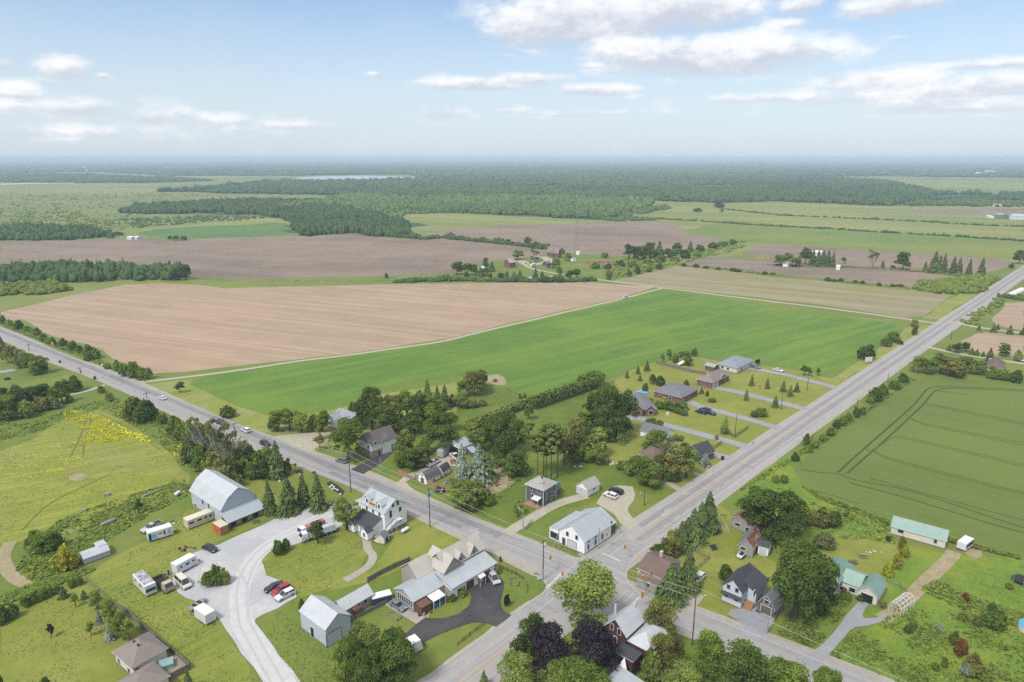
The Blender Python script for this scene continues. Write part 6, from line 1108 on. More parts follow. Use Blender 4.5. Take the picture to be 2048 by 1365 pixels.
# --- farm
h = House('farm_barn', 'weathered farm barn with a patched gambrel roof beside the mast', 'barn', (1117,506), (1094,502.5), (1133,506), 5.5); h.block((0,h.L,0,h.W*.7), gambrel(5.5,4.5), wood_w, farm_r, ov=.3); h.pane(('y',0), h.L*.4, 1.8, 3.2, 3., 'door', pane=darkm, frame=trimw)
h = House('farmhouse', 'brick farmhouse with a pale steep roof at the end of the lane', 'house', (1020,526), (1036,524), (1011,521), 5.); h.block((0,h.L*.7,0,h.W*.6), gable(5,3.2), brick_w, lt_sh, ov=.4); h.wins(('y',0), [(1024,529)], 1., 1.4)
h = House('outbuilding', 'white roofed shed in the clump left of the farmhouse', 'shed', (973,533), (980,532), (965,530), 3.); h.block((0,h.L,0,7), gable(3,1.6), white_w, lt_sh, ov=.3)
h = House('machine_shed', 'grey machine shed beside the parked vehicles in the farmyard', 'shed', (1094,527), (1103,526), (1089,523), 3.); h.block((0,h.L,0,6), gable(3,1.6), wood_w, grey_sh, ov=.3)
h = House('utility_hut', 'tiny white hut at the foot of the lattice mast', 'hut', (1152,505), (1157,505.6), (1148,503.5), 3.); h.block((0,4,0,4), gable(3,1.), white_w, trimw, ov=.2)
for i, (O, C1, C2, hh, lb, wl, rf) in enumerate([
 ((1641,506),(1624,504),(1651,502),4.,'white roofed farm shed among the clump of dark trees',white_w,trimw),
 ((1576,528),(1566,527),(1580,524),3.,'small white house between two round trees by the dark field',white_w,lt_sh),
 ((1680,534),(1673,533.5),(1684,532),3.,'tiny white hut just right of the dark tree clump',white_w,trimw),
 ((2003,431),(1990,429.5),(2015,429),6.,'green sided far barn by the brown field',green_r,lt_sh),
 ((2100,436),(2020,432),(2140,428),6.,'long pale roofed far barn at the right edge',blue_w,metal_r),
 ((1978,433),(1972,432),(1981,431),3.,'small white shed left of the green sided far barn',white_w,trimw),
 ((1995,410),(1986,409),(1999,407.5),4.,'distant white house in front of the far tree line',white_w,lt_sh),
 ((552,371),(544,370.5),(555,369),4.,'distant white house left of the lake',white_w,trimw),
 ((615,370.5),(608,370),(618,369),4.,'distant white house just below the lake',white_w,trimw),
 ((152,339.5),(140,339),(156,338),8.,'distant long white barn in the hazy wood at the left',white_w,trimw),
 ((175,341),(166,340.5),(178,340),8.,'distant white barn beside the tall silo at the left',white_w,trimw),
 ((262,476),(253,475),(265,473),3.,'white tank at the corner of the brown field, left one of two',trimw,trimw),
 ((273,476),(265,475),(276,473),3.,'white tank at the corner of the brown field, right one of two',trimw,trimw),
 ((1985,346.5),(1950,346),(1992,345.5),9.,'far white buildings in the hazy woods, long one',white_w,trimw),
 ((1980,343),(1968,342.7),(1983,342.4),9.,'far white building in the hazy woods, short one',white_w,trimw)]):
    h = House('far_building', lb, 'building', O, C1, C2, hh); h.block((0,h.L,0,max(4,min(h.W,h.L*.8))), gable(hh,hh*.4), wl, rf, ov=.3, base=False)
DB = ['wide pale plant on the horizon, left half of the long pair','widest pale plant on the horizon, overlapping the long pair','low pale building on the horizon right of the long pair','taller pale building on the horizon left of the sky-lit gap','long low pale building on the horizon beside the taller one','tall thin pale tower block far right on the horizon','small pale building on the horizon above the lake, left one','small pale building on the horizon above the lake, right one','nearest tiny white building in the hazy woods right of the lake','pale building in the hazy woods at the right','pale building on the horizon left of the wide plant','last low pale building of the central horizon cluster']
for i, (px, py, w, hh) in enumerate([(1170,323,300,10),(1195,322.6,420,9),(1300,323.2,160,9),(1402,323,200,14),(1440,323.3,300,8),(1712,322.6,120,30),(835,325,150,9),(870,324.6,120,9),(975,328.5,60,9),(1870,334,160,8),(1120,323.6,160,8),(1485,322.6,220,10)]):
    g = P(px, py); o = thing('distant_building', f'pale distant building near the horizon, {ordw(i)+(" nearest" if i else "")} to the crossroads' if False else DB[i], 'building', g, .1*i, 'distant buildings on the horizon'); m = MB(); m.box(-w/2,w/2,-w/6,w/6,0,hh); m.build('wall', white_w, o); m = MB(); m.slab([(-w/2,-w/6,hh),(w/2,-w/6,hh),(w/2,w/6,hh),(-w/2,w/6,hh)],.6); m.build('roof', trimw, o)
h = House('greenhouse', 'long white plastic tunnel beside the side road', 'greenhouse', (2024,592), (2050,580), (2019,590), 1.5); h.block((0,40,0,5), [(0,1.2),(.25,2.2),(.75,2.2),(1,1.2)], trimw, trimw, ov=.05, base=False)

h = House('farm_shed', 'low grey farm shed between the farmhouse and the barn', 'shed', (1068,515), (1078,514), (1063,512), 3.); h.block((0,h.L,0,6), gable(3,1.5), wood_w, lt_sh, ov=.3)
h = House('farm_shed', 'white farm shed in front of the farm barn', 'shed', (1106,524), (1113,523), (1101,521), 3.); h.block((0,h.L,0,5), gable(3,1.3), white_w, metal_r, ov=.3)
h = House('grain_shed', 'pale shed at the edge of the farm meadow right of the barn', 'shed', (1146,519), (1152,518.5), (1142,516.5), 2.5); h.block((0,h.L,0,4), gable(2.5,1.), white_w, lt_sh, ov=.2)
h = House('lean_to', 'small weathered lean-to beside the workshop in the truck yard', 'shed', (945,905), (955,902), (938,901), 2.2); h.block((0,h.L,0,3.), [(0,2.0),(1,2.7)], wood_w, metal_b, ov=.2)
# ================================================================ vehicles, poles, fences, small things
def paint(name, c, k=.62): return M('paint_'+name, A(*c, k), None, rough=.3, spec=.5, coord='Object')
PT = {'white':paint('white',(236,238,242)),'black':paint('black',(44,46,52)),'red':paint('red',(176,40,48)),'grey':paint('grey',(132,138,148)),'silver':paint('silver',(190,194,202)),'blue':paint('blue',(48,60,104)),'dark':paint('dark',(70,60,62)),'cream':paint('cream',(228,220,200)),'tan':paint('tan',(196,180,156)),'orange':paint('orange',(228,120,50)),'yellow':paint('yellow',(232,180,50))}
tyre = M('tyre_rubber', A(38,38,40,.6), None, coord='Object'); hub = M('wheel_hub', A(170,172,176,.6), None, coord='Object'); lampm = M('headlight_lens', A(235,238,242,.6), None, rough=.2, coord='Object'); taillm = M('tail_light', A(170,30,36,.6), None, rough=.3, coord='Object'); plast = M('dark_plastic', A(50,52,56,.6), None, coord='Object')
PROF = {  # side profiles (x from rear -.5 to front .5 of length, z in m): body outline, glasshouse outline
 'sedan': (1.82, 4.7, [(-.5,.35),(-.5,.85),(-.46,1.0),(-.30,1.05),(.16,.98),(.42,.85),(.5,.65),(.5,.3)], [(-.36,1.03),(-.22,1.42),(.05,1.45),(.22,.97)]),
 'suv': (1.9, 4.7, [(-.5,.4),(-.5,1.0),(-.47,1.1),(-.3,1.12),(.2,1.08),(.43,.98),(.5,.75),(.5,.35)], [(-.47,1.08),(-.42,1.62),(.05,1.68),(.24,1.06)]),
 'minivan': (1.95, 5.0, [(-.5,.35),(-.5,1.0),(-.48,1.1),(-.3,1.12),(.26,1.05),(.44,.9),(.5,.7),(.5,.3)], [(-.48,1.08),(-.43,1.72),(.1,1.75),(.32,1.03)]),
 'pickup': (2.0, 5.7, [(-.5,.5),(-.5,1.15),(-.48,1.18),(-.12,1.18),(.2,1.18),(.45,1.1),(.5,.9),(.5,.45)], [(-.13,1.15),(-.10,1.78),(.1,1.82),(.24,1.16)]),
 'van': (2.0, 5.4, [(-.5,.4),(-.5,1.1),(-.49,1.2),(-.3,1.22),(.3,1.2),(.46,1.05),(.5,.8),(.5,.35)], [(-.49,1.18),(-.47,2.2),(.22,2.25),(.36,1.18)])}
def heading(a, b): p, q = P(*a), P(*b); return math.atan2(q.y-p.y, q.x-p.x)
def wheels(root, xs, w, r=.34, name='wheel'):
    for x in xs:
        for s in (-1, 1):
            m = MB(); m.tube((x, s*(w/2-.2), r), (x, s*(w/2+.02), r), r, None, 12); o = m.build(name, tyre, root)
            m = MB(); m.tube((x, s*(w/2-.1), r), (x, s*(w/2+.035), r), r*.55, None, 10); m.build('rim', hub, o)
def car(kind, col, label, at, front, rear, group=None, cat='car', z=.05):
    """at: ground pixel of the middle; front/rear: pixels giving the heading"""
    w, L, body, cab = PROF[kind]; g = P(*at); r = thing({'sedan':'parked_car','suv':'parked_car','minivan':'minivan','pickup':'pickup_truck','van':'van'}[kind], label, cat, (g.x, g.y, z), heading(rear, front), group)
    m = MB()
    def ring(y, pts, k=1.): return [(x*L*k, y, zz) for x, zz in pts]
    m.prof([ring(-w/2+.0, [(x*.97, zz*.96+.03) for x, zz in body]), ring(-w/2+.07, body), ring(w/2-.07, body), ring(w/2, [(x*.97, zz*.96+.03) for x, zz in body])])
    # roof panel over the glass
    (xa,za),(xb,zb),(xc,zc),(xd,zd) = cab; ti = w*.39
    m.prof([[(xb*L,-ti,zb-.03),(xc*L,-ti,zc-.03),(xc*L,ti,zc-.03),(xb*L,ti,zb-.03)], [(xb*L+.05,-ti+.06,zb+.03),(xc*L-.05,-ti+.06,zc+.03),(xc*L-.05,ti-.06,zc+.03),(xb*L+.05,ti-.06,zb+.03)]])
    for s in (-1, 1):                                    # pillars
        for (p0, p1) in (((xa,za),(xb,zb)),((xd,zd),(xc,zc)),((xa*.45+xd*.55,(za+zd)/2),(xb*.45+xc*.55,(zb+zc)/2))): m.tube((p0[0]*L, s*w*.46, p0[1]), (p1[0]*L, s*ti, p1[1]), .05, None, 4)
    if kind == 'pickup':
        m.box(-.5*L,-.13*L,-w/2+.02,-w/2+.1,1.15,1.32); m.box(-.5*L,-.13*L,w/2-.1,w/2-.02,1.15,1.32); m.box(-.5*L,-.485*L,-w/2+.02,w/2-.02,1.15,1.32)
    m.build('body', PT[col], r)
    g_ = MB(); yb, yt = w*.455, ti-.02
    g_.prof([[(xa*L,-yb,za),(xd*L,-yb,zd),(xd*L,yb,zd),(xa*L,yb,za)], [(xb*L,-yt,zb),(xc*L,-yt,zc),(xc*L,yt,zc),(xb*L,yt,zb)]]); g_.build('windows', glassm, r)
    if kind == 'pickup': q = MB(); q.box(-.485*L,-.135*L,-w/2+.1,w/2-.1,1.185,1.2); q.build('bed_floor', plast, r)
    wheels(r, (-.31*L, .31*L), w)
    for s in (-1, 1):
        q = MB(); q.box(.47*L,.5*L+.01, s*w*.38-.18, s*w*.38+.18, .62, .78); q.build('headlight', lampm, r); q = MB(); q.box(-.5*L-.015,-.48*L, s*w*.4-.12, s*w*.4+.12, .75, .98); q.build('tail_light', taillm, r)
    q = MB(); q.box(.49*L,.5*L+.03,-w*.44,w*.44,.33,.52); q.build('bumper', plast, r); return r
car('sedan','black','black sedan parked at the upper left edge of the gravel lot',(421,1101),(434,1106),(409,1095))
car('sedan','black','black sedan beside the red car on the gravel',(549,1179),(534,1184),(564,1172),'cars parked beside the round lawn')
car('suv','red','red car parked between the black and the white one',(563,1185),(549,1191),(577,1177),'cars parked beside the round lawn')
car('suv','white','white sport utility car parked beside the red car',(571,1195),(555,1203),(586,1187),'cars parked beside the round lawn')
car('sedan','grey','grey car with roof windows on the concrete pad',(796,1216),(808,1223),(783,1207))
car('minivan','silver','silver minivan parked on the fresh black driveway',(987,1161),(995,1172),(979,1150))
car('suv','white','white sport utility car on the gravel behind the store',(1221,995),(1210,990),(1232,999)); car('suv','black','black car parked right beside the white one behind the store',(1232,986),(1222,982),(1243,990))
car('suv','white','white car standing on the worn lawn by the spruces',(1396,1162),(1389,1168),(1403,1155),z=0)
car('sedan','white','white car driving on the highway farthest from the crossroads',(325,799),(318,796),(332,802)); car('suv','white','white car on the highway beside the bean field corner',(492,864),(485,861),(500,868))
car('suv','black','black car on the highway just before the tall spruce',(531,891),(538,894),(525,888)); car('pickup','dark','dark pickup on the highway behind the poplar tops',(443,849),(452,853),(433,845),cat='pickup')
car('suv','white','white car on the dirt track between the two fields',(1250,597),(1242,599),(1258,595)); car('suv','grey','grey car in the shade of the big tree by the highway',(684,925),(672,922),(698,929))
car('pickup','white','white pickup in the gravel yard',(866,930),(857,934),(876,924),cat='pickup'); car('pickup','white','white pickup half behind the blue spruces in the yard',(910,917),(905,913),(915,921),cat='pickup')
car('suv','blue','dark blue car beside the driveway, next to the hedge',(1402,827),(1395,825),(1410,829)); car('suv','blue','dark blue car, second one beside the same driveway',(1410,823),(1403,821),(1416,825)); car('sedan','blue','low blue car at the lawn edge of the driveway',(1420,829),(1413,827),(1427,831))
car('suv','grey','dark grey car at the garage of the farthest bungalow',(1511,737),(1519,739),(1503,735)); car('sedan','white','white car halfway along the farthest bungalow driveway',(1556,743),(1564,745),(1548,741))
car('van','cream','cream coloured camper van at the edge of the gravel lot',(367,1171),(376,1179),(358,1162),cat='van')
car('pickup','silver','silver pickup parked behind the graphic covered trailer',(304,1059),(287,1067),(322,1050),cat='pickup',z=0); car('suv','white','white car in the farmyard by the machine shed',(1098,531),(1092,530),(1104,532),z=.1); car('pickup','grey','grey pickup in the farmyard by the machine shed',(1088,530),(1082,529),(1094,531),cat='pickup',z=.1)
car('suv','white','white car near the right hand house by the copse',(1986,725),(1992,726),(1980,724)); car('suv','black','black car in front of the bungalow at the right edge',(1976,727),(1982,728),(1970,726)); car('suv','white','white car at the far right lane end',(2043,723),(2049,724),(2037,722))
def boxtruck(name, label, cat, a, b, w, hgt, col, z0=.5, roof=None, z=.05, axles=(-.1,.05), wins=(), stripe=None, nose=False, hitch=True, group=None):
    """box bodied trailer or motorhome between ground pixels a (rear) and b (front)"""
    p, q = P(*a), P(*b); L = (q-p).length; mid = (p+q)/2; r = thing(name, label, cat, (mid.x, mid.y, z), math.atan2(q.y-p.y, q.x-p.x), group)
    m = MB(); c = .12
    m.prof([[(-L/2,-w/2,z0),(L/2,-w/2,z0),(L/2,w/2,z0),(-L/2,w/2,z0)], [(-L/2,-w/2,hgt-c),(L/2-(0.5 if nose else 0),-w/2,hgt-c),(L/2-(.5 if nose else 0),w/2,hgt-c),(-L/2,w/2,hgt-c)], [(-L/2+c,-w/2+c,hgt),(L/2-c-(.5 if nose else 0),-w/2+c,hgt),(L/2-c-(.5 if nose else 0),w/2-c,hgt),(-L/2+c,w/2-c,hgt)]]); m.build('body', col, r)
    if roof: m = MB(); m.box(-L/2+.15,L/2-.7,-w/2+.15,w/2-.15,hgt,hgt+.03); m.build('roof_panel', roof, r)
    for (s, x, zc, ww, hh) in wins: m = MB(); y = s*(w/2+.01); m.box(x*L-ww/2,x*L+ww/2,min(y,y-s*.05),max(y,y-s*.05),zc-hh/2,zc+hh/2); m.build('window', glassm, r)
    if stripe: m = MB(); [m.box(-L/2+.05,L/2-.05,min(s*(w/2+.008),s*(w/2-.03)),max(s*(w/2+.008),s*(w/2-.03)),stripe[0],stripe[1]) for s in (-1,1)]; m.build('stripe', stripe[2], r)
    for x in axles:
        for s in (-1,1): m = MB(); m.tube((x*L,s*(w/2-.25),.36),(x*L,s*(w/2-.02),.36),.36,None,12); o = m.build('wheel', tyre, r); m = MB(); m.tube((x*L,s*(w/2-.1),.36),(x*L,s*(w/2+.0),.36),.18,None,10); m.build('rim', hub, o)
    if hitch: m = MB(); m.tube((L/2,-.5,.45),(L/2+1.2,0,.45),.05); m.tube((L/2,.5,.45),(L/2+1.2,0,.45),.05); m.tube((L/2+1.1,0,0),(L/2+1.1,0,.5),.05); m.build('hitch', plast, r)
    else:
        m = MB(); y_ = w/2-.15; m.box(L/2-.28 if nose else L/2-.03, L/2+.03,-y_,y_,1.3,2.1); m.build('windscreen', glassm, r)
    return r
W3 = PT['white']
boxtruck('motorhome','large white motorhome with a peeling grey roof','motorhome',(279,1166),(304,1192),2.5,3.1,W3,.5,M('worn_rv_roof',A(216,218,224,.6),A(120,120,134,.6),scale=1.1,coord='Object',amt=1.),0,(-.25,.32),[(1,-.3,2.0,1.,.6),(1,0,2.0,1.,.6),(1,.25,2.,.7,.6),(-1,-.3,2.0,1.,.6),(-1,.1,2.0,1.4,.6)],(1.1,1.35,PT['tan']),hitch=False)
boxtruck('travel_trailer','long white travel trailer with small dark windows on the gravel','trailer',(350,1150),(392,1127),2.4,3.0,W3,.5,None,.05,(-.05,.06),[(-1,-.3,1.9,.6,.5),(-1,0,1.9,1.,.6),(-1,.28,1.9,.7,.5)],None,True)
boxtruck('mobile_home','cream mobile home with a row of windows beside the barn','mobile home',(373,1058),(424,1038),2.7,3.0,PT['cream'],.4,None,0,(-.05,.05),[(-1,-.36,1.9,1.4,.6),(-1,-.05,1.9,1.3,.6),(-1,.2,1.9,.8,.6),(-1,.38,1.9,.8,.6)],(1.0,1.15,PT['tan']))
g_ = boxtruck('graphic_trailer','enclosed trailer with blue and black printed side panels','trailer',(296,1083),(345,1068),2.4,3.0,W3,.5,None,0,(.02,.12),[],None)
def decal(root, x0, x1, z0, z1, col, y=-1.21, nm='side_panel'): m = MB(); m.box(x0,x1,y-.012,y,z0,z1); return m.build(nm, col, root)
skyb = M('decal_sky_blue', A(110,190,226,.6), A(190,224,240,.6), scale=1.6, coord='Object', amt=.9); navy = M('decal_navy', A(40,46,70,.6), A(24,28,40,.6), scale=1.5, coord='Object'); lil = M('decal_lilac', A(150,146,190,.6), A(230,230,240,.6), scale=1.3, coord='Object', amt=.9)
decal(g_,-2.9,-2.3,.6,2.5,navy); decal(g_,-2.3,-.9,.7,2.4,skyb); decal(g_,.8,1.2,1.2,2.4,navy); decal(g_,1.25,1.8,1.1,2.4,W3,-1.225); decal(g_,1.85,2.7,.8,2.5,lil); decal(g_,-.6,.5,1.7,2.0,navy)
boxtruck('box_trailer','plain white box trailer on the grass beside the gravel drive','trailer',(400,1232),(423,1248),2.4,2.9,W3,.5,None,0,(-.08,.05),[],None)
boxtruck('box_trailer','long pale enclosed trailer in the gravel yard','trailer',(880,917),(898,903),2.4,2.9,PT['silver'],.5,M('grey_panel',A(150,176,170,.6),None,coord='Object'),.05,(-.05,.08),[],None)
boxtruck('box_trailer','white trailer at the bottom end of the black driveway','trailer',(808,1312),(841,1296),2.5,3.0,W3,.5,None,.07,(-.05,.08),[(1,.3,1.9,.6,.5)],None,True)
boxtruck('old_camper','old dark blue and white camper at the end of the dirt track','camper',(1921,1102),(1936,1090),2.2,2.5,W3,.5,None,0,(0,),[],(1.1,2.0,navy))
boxtruck('box_truck','white box van parked in the farmyard','truck',(1062,535),(1070,533),2.3,3.0,W3,.5,None,.1,(-.3,.3),[],None,hitch=False)
# flat trucks and heavy vehicles in the yard
def flat(label, a, b, cargo, cargo_h, cab=None, name='flatbed_trailer', z=.05, w=2.4, cat='trailer'):
    p, q = P(*a), P(*b); L = (q-p).length; mid = (p+q)/2; r = thing(name, label, cat, (mid.x, mid.y, z), math.atan2(q.y-p.y, q.x-p.x))
    m = MB(); m.box(-L/2,L/2-(2. if cab else 0),-w/2,w/2,.75,.95); m.box(-L/2,L/2-.5,-.5,-.35,.5,.78); m.box(-L/2,L/2-.5,.35,.5,.5,.78); m.build('bed', plast, r)
    if cargo: m = MB(); m.prof([[(-L/2+.2,-w/2+.1,.96),(L/2-2.2,-w/2+.1,.96),(L/2-2.2,w/2-.1,.96),(-L/2+.2,w/2-.1,.96)],[(-L/2+.4,-w/2+.4,cargo_h),(L/2-2.6,-w/2+.4,cargo_h),(L/2-2.6,w/2-.4,cargo_h),(-L/2+.4,w/2-.4,cargo_h)]]); m.build('load', cargo, r)
    if cab:
        m = MB(); m.prof([[(L/2-2.,-1.1,.5),(L/2,-1.1,.5),(L/2,1.1,.5),(L/2-2.,1.1,.5)],[(L/2-2.,-1.1,1.6),(L/2,-1.1,1.6),(L/2,1.1,1.6),(L/2-2.,1.1,1.6)],[(L/2-1.9,-1.,2.5),(L/2-.5,-1.,2.5),(L/2-.5,1.,2.5),(L/2-1.9,1.,2.5)]]); m.build('cab', cab, r)
        m = MB(); m.slab([(L/2+.0,-.95,1.62),(L/2+.0,.95,1.62),(L/2-.45,.9,2.4),(L/2-.45,-.9,2.4)],.03); m.build('windscreen', glassm, r)
    wheels(r, (-L*.33,-L*.2,L*.36), w, .45); return r
flat('flatbed with a pale tarpaulin load in the yard',(850,916),(822,932),M('tan_tarp',A(214,192,150,.6),A(196,172,132,.6),scale=2,coord='Object'),2.2,PT['red'],'flatbed_truck',cat='truck')
flat('white truck with red parts beside the tarpaulin load',(826,916),(800,932),PT['white'],2.0,PT['red'],'flatbed_truck',cat='truck'); flat('white boat on a trailer behind the yard trucks',(848,911),(826,917),PT['white'],1.9)
flat('small trailer loaded with pale boards at the roadside fence',(889,985),(872,982),PT['tan'],1.7,None,'utility_trailer'); flat('long white tanker truck under the little tree',(672,1062),(601,1085),M('tank_steel',A(216,222,228,.6),A(180,190,198,.6),scale=1.5,coord='Object'),2.5,PT['white'],'tanker_truck',w=2.5,cat='truck')
flat('faded red truck behind the white tanker truck',(650,1052),(598,1075),M('faded_red',A(206,128,128,.6),A(180,96,100,.6),scale=1.5,coord='Object'),2.3,PT['white'],'flatbed_truck',cat='truck')
r = flat('tan pickup with high wooden bed sides beside the motorhome',(313,1162),(341,1186),None,0,PT['tan'],'stake_truck',z=0,cat='truck')
m = MB(); [m.box(-3.,-.2,y,y+.08,.95,1.8) for y in (-1.2,1.12)]; m.box(-3.,-2.92,-1.2,1.2,.95,1.8); m.build('side_boards', MATS['red_stained_wood'], r)
# boats, scrap, tanks
def trailer_boat(label, a, b, w, col):
    p, q = P(*a), P(*b); L = (q-p).length; mid = (p+q)/2; r = thing('boat', label, 'boat', (mid.x, mid.y, 0), math.atan2(q.y-p.y, q.x-p.x)); m = MB(); R_ = []
    for k in range(9):
        t_ = k/8; x = -L/2+t_*L; ww = w/2*(1-max(0, t_-.55)**2*4.4); R_.append([(x,-ww,1.1),(x,-ww*.75,.6),(x,0,.45+.25*max(0,t_-.7)),(x,ww*.75,.6),(x,ww,1.1),(x,ww*.8,1.0),(x,0,.95),(x,-ww*.8,1.0)])
    m.prof(R_); m.build('hull', col, r); m = MB(); m.box(-L/2,L/2+.6,-.06,.06,.35,.45); m.box(-.3,.0,-w/2,w/2,.3,.4); m.build('trailer_frame', plast, r); wheels(r, (-.2,), w, .3)
    for x in (-.25,.05): m = MB(); m.box(x*L,x*L+.5,-w*.33,w*.33,1.0,1.25); m.build('bench', plast, r)
trailer_boat('open aluminium boat on its trailer at the gravel edge',(380,1226),(412,1204),1.7,M('aluminium',A(170,170,166,.6),A(130,130,128,.6),scale=2,coord='Object')); trailer_boat('white covered boat behind the rusty sheds',(1478,1120),(1488,1110),1.6,PT['white'])
def tank(label, a, b, rad, col, z=.2, name='propane_tank', cat='tank'):
    p, q = P(*a), P(*b); p.z = q.z = z+rad; L = (q-p).length; d = (q-p).normalized(); r = thing(name, label, cat, ((p.x+q.x)/2,(p.y+q.y)/2,0), math.atan2(d.y,d.x)); m = MB(); R_ = []
    for k in range(11):
        t_ = k/10; x = -L/2+L*t_; e = min(t_, 1-t_)*L; rr = rad*math.sqrt(max(.02, 1-max(0, 1-e/rad)**2)); R_.append([(x, math.cos(j*math.tau/12)*rr, z+rad+math.sin(j*math.tau/12)*rr) for j in range(12)])
    m.prof(R_); m.build('tank', col, r, True); m = MB(); [m.box(x*L-.1,x*L+.1,-rad*.7,rad*.7,0,z+.3) for x in (-.3,.3)]; m.build('foot', stonem, r)
tank('white propane tank on the grass behind the bakery',(803,1069),(818,1060),.55,PT['white']); tank('white tank lying left of the barn',(351,995),(361,988),.6,PT['white']); tank('blackened tank outlet beside the white tank',(345,1000),(350,997),.4,plast) if False else None
tank('long grey steel pipe lying in the tall grass',(282,997),(326,979),.32,M('dull_steel',A(170,172,168,.6),A(140,142,138,.6),scale=2,coord='Object'),.05,'steel_pipe','pipe'); tank('short grey culvert pipe in the weeds',(202,1054),(233,1041),.5,MATS['dull_steel'],.0,'culvert_pipe','pipe')
def heap(name, label, cat, at, rx, ry, h_, mats, n=14, seed=1, gr=None):
    g = P(*at); r = thing(name, label, cat, (g.x, g.y, 0), 0, gr); rr = random.Random(seed)
    m = MB()
    for q in range(n):
        a = rr.random()*6.28; d = rr.random()**.5; x, y = math.cos(a)*d*rx, math.sin(a)*d*ry; s = rr.uniform(.12,.4)*min(rx,ry); zt = h_*(1-d*.6)*rr.uniform(.4,1); t_ = rr.random()*3
        m.prof([[(x+s*math.cos(t_+j*1.57), y+s*math.sin(t_+j*1.57), 0) for j in range(4)],[(x+s*.7*math.cos(t_+j*1.57+.3), y+s*.7*math.sin(t_+j*1.57+.3), zt) for j in range(4)]], i=q % len(mats))
    bpy.data.objects.remove(r); r = tag(m.build(name, mats), label, cat, gr); r.location = (g.x, g.y, 0)
    return r
heap('scrap_pile','small heap of rusty machine parts on the grass','scrap',(372,1099),2.6,1.2,.9,[MATS['rusty_metal_roof'],plast,PT['tan']],18,1)
heap('scrap_pile','pile of old engines beside the long travel trailer','scrap',(338,1150),2.0,1.4,1.1,[plast,MATS['dull_steel'],MATS['rusty_metal_roof']],18,2); heap('covered_machine','machine under a crumpled blue tarp above the steel pipe','tarp',(364,975),1.6,1.,1.,[M('blue_tarp',A(70,130,190,.6),A(50,100,160,.6),scale=2,coord='Object')],6,3)
heap('tarp_pile','crumpled teal tarp beside the first spruce','tarp',(561,1022),1.1,1.4,1.5,[M('teal_tarp',A(40,160,150,.6),A(30,130,124,.6),scale=2,coord='Object')],6,4); heap('junk_pile','white and black junk by the weeds above the mobile home','junk',(346,1046),1.6,1.2,.9,[PT['white'],plast],10,5)
heap('brush_heap','rust coloured brush heap in the farm meadow','brush heap',(1202,527),17,7,3.,[M('dead_brush',A(190,150,124,.6),A(160,116,92,.6),scale=.6,coord='Object'),M('dead_brush_dark',A(150,106,84,.6),None,coord='Object')],60,6)
heap('soil_heap','golden soil heap at the edge of the dark field','soil heap',(1530,517),8,4,3.,[M('golden_soil',A(206,176,110,.6),A(180,150,92,.6),scale=.6,coord='Object')],16,7); heap('log_pile','small pile of brown logs in the weedy meadow','logs',(157,1034),1.6,.8,.5,[MATS['weathered_wood']],8,8)
heap('equipment','orange compact loader beside the brown yard shed','loader',(909,929),1.2,1.,1.3,[PT['orange'],plast],8,9); heap('patio_furniture','dark patio furniture and pots on the bungalow deck','furniture',(305,1338),1.3,.9,.9,[plast,PT['tan']],10,10); heap('fire_pit','ring of pale stones around a fire pit on the back lawn','fire pit',(1157,934),1.7,1.2,.4,[PT['white'],stonem],16,11)
heap('garden_clutter','white covered shapes among shrubs by the garden fence','garden clutter',(1231,930),2.2,1.4,1.6,[PT['white']],6,12); heap('woodpile','tidy grey woodpile in the worn lawn','woodpile',(1447,1032),1.6,.7,.7,[MATS['weathered_wood']],8,13); heap('garden_clutter','blue and white pool toys beside the tan building','garden clutter',(1345,1128),2.2,1.6,1.0,[MATS['paint_white'],MATS['blue_tarp']],14,14)
heap('rock_border','pale rocks around the garden bed of the green roofed house','rocks',(1748,1104),3.4,.8,.5,[PT['white'],stonem],14,15); heap('scrap_pile','rusty wheelbarrow and pots by the small white shed','scrap',(1546,1095),1.2,1.,.7,[MATS['rusty_metal_roof'],plast],9,16); heap('rubble','low rubble heap on the truck yard soil','rubble',(990,962),3.,2.,.8,[MATS['bare_dirt']],12,17); heap('junk_pile','poly bins and pots under the bakery gable','junk',(736,1064),1.3,.9,.9,[PT['blue'],PT['white']],8,18)
# mulch bed with white stones, sunflower signs
S('flower_bed', [(650,968),(660,964),(675,972),(690,984),(684,992),(668,984)], M('dark_mulch', A(72,62,58), A(54,46,44), scale=2), 3, 'dark mulch bed by the highway', jit=.2); S('flower_bed', [(553,952),(562,950),(570,957),(560,965),(553,960)], MATS['dark_mulch'], 3, 'round dark mulch bed', jit=.2); S('flower_bed', [(586,944),(602,940),(606,946),(596,950)], MATS['dark_mulch'], 3, 'mulch bed behind the spruces', jit=.2)
rs = random.Random(4)
for i, (px, py) in enumerate([(661,974),(664,972),(668,975),(667,978),(671,979),(675,981),(681,989),(664,979),(660,975),(598,948),(602,950),(569,955),(559,963),(617,1010),(640,1012),(660,1008),(668,1010)]):
    g = P(px, py); m = MB(); s = rs.uniform(.35,.6); k = 7; m.prof([[(math.cos(j*math.tau/k)*s*rs.uniform(.8,1.1), math.sin(j*math.tau/k)*s*.7*rs.uniform(.8,1.1), 0) for j in range(k)],[(math.cos(j*math.tau/k)*s*.6, math.sin(j*math.tau/k)*s*.45, s*.6) for j in range(k)]]); o = m.build('white_stone', PT['white']); o.location = g; tag(o, (f'white painted stone in the long mulch bed, {ordw(i)} from its left end' if i < 9 else f'white painted stone in the small beds around the spruces, number {i-8}' if False else f'white stone near the spruce row, {ordw(i-9)} from the sunflower beds'), 'stone', 'white stones in the mulch beds')
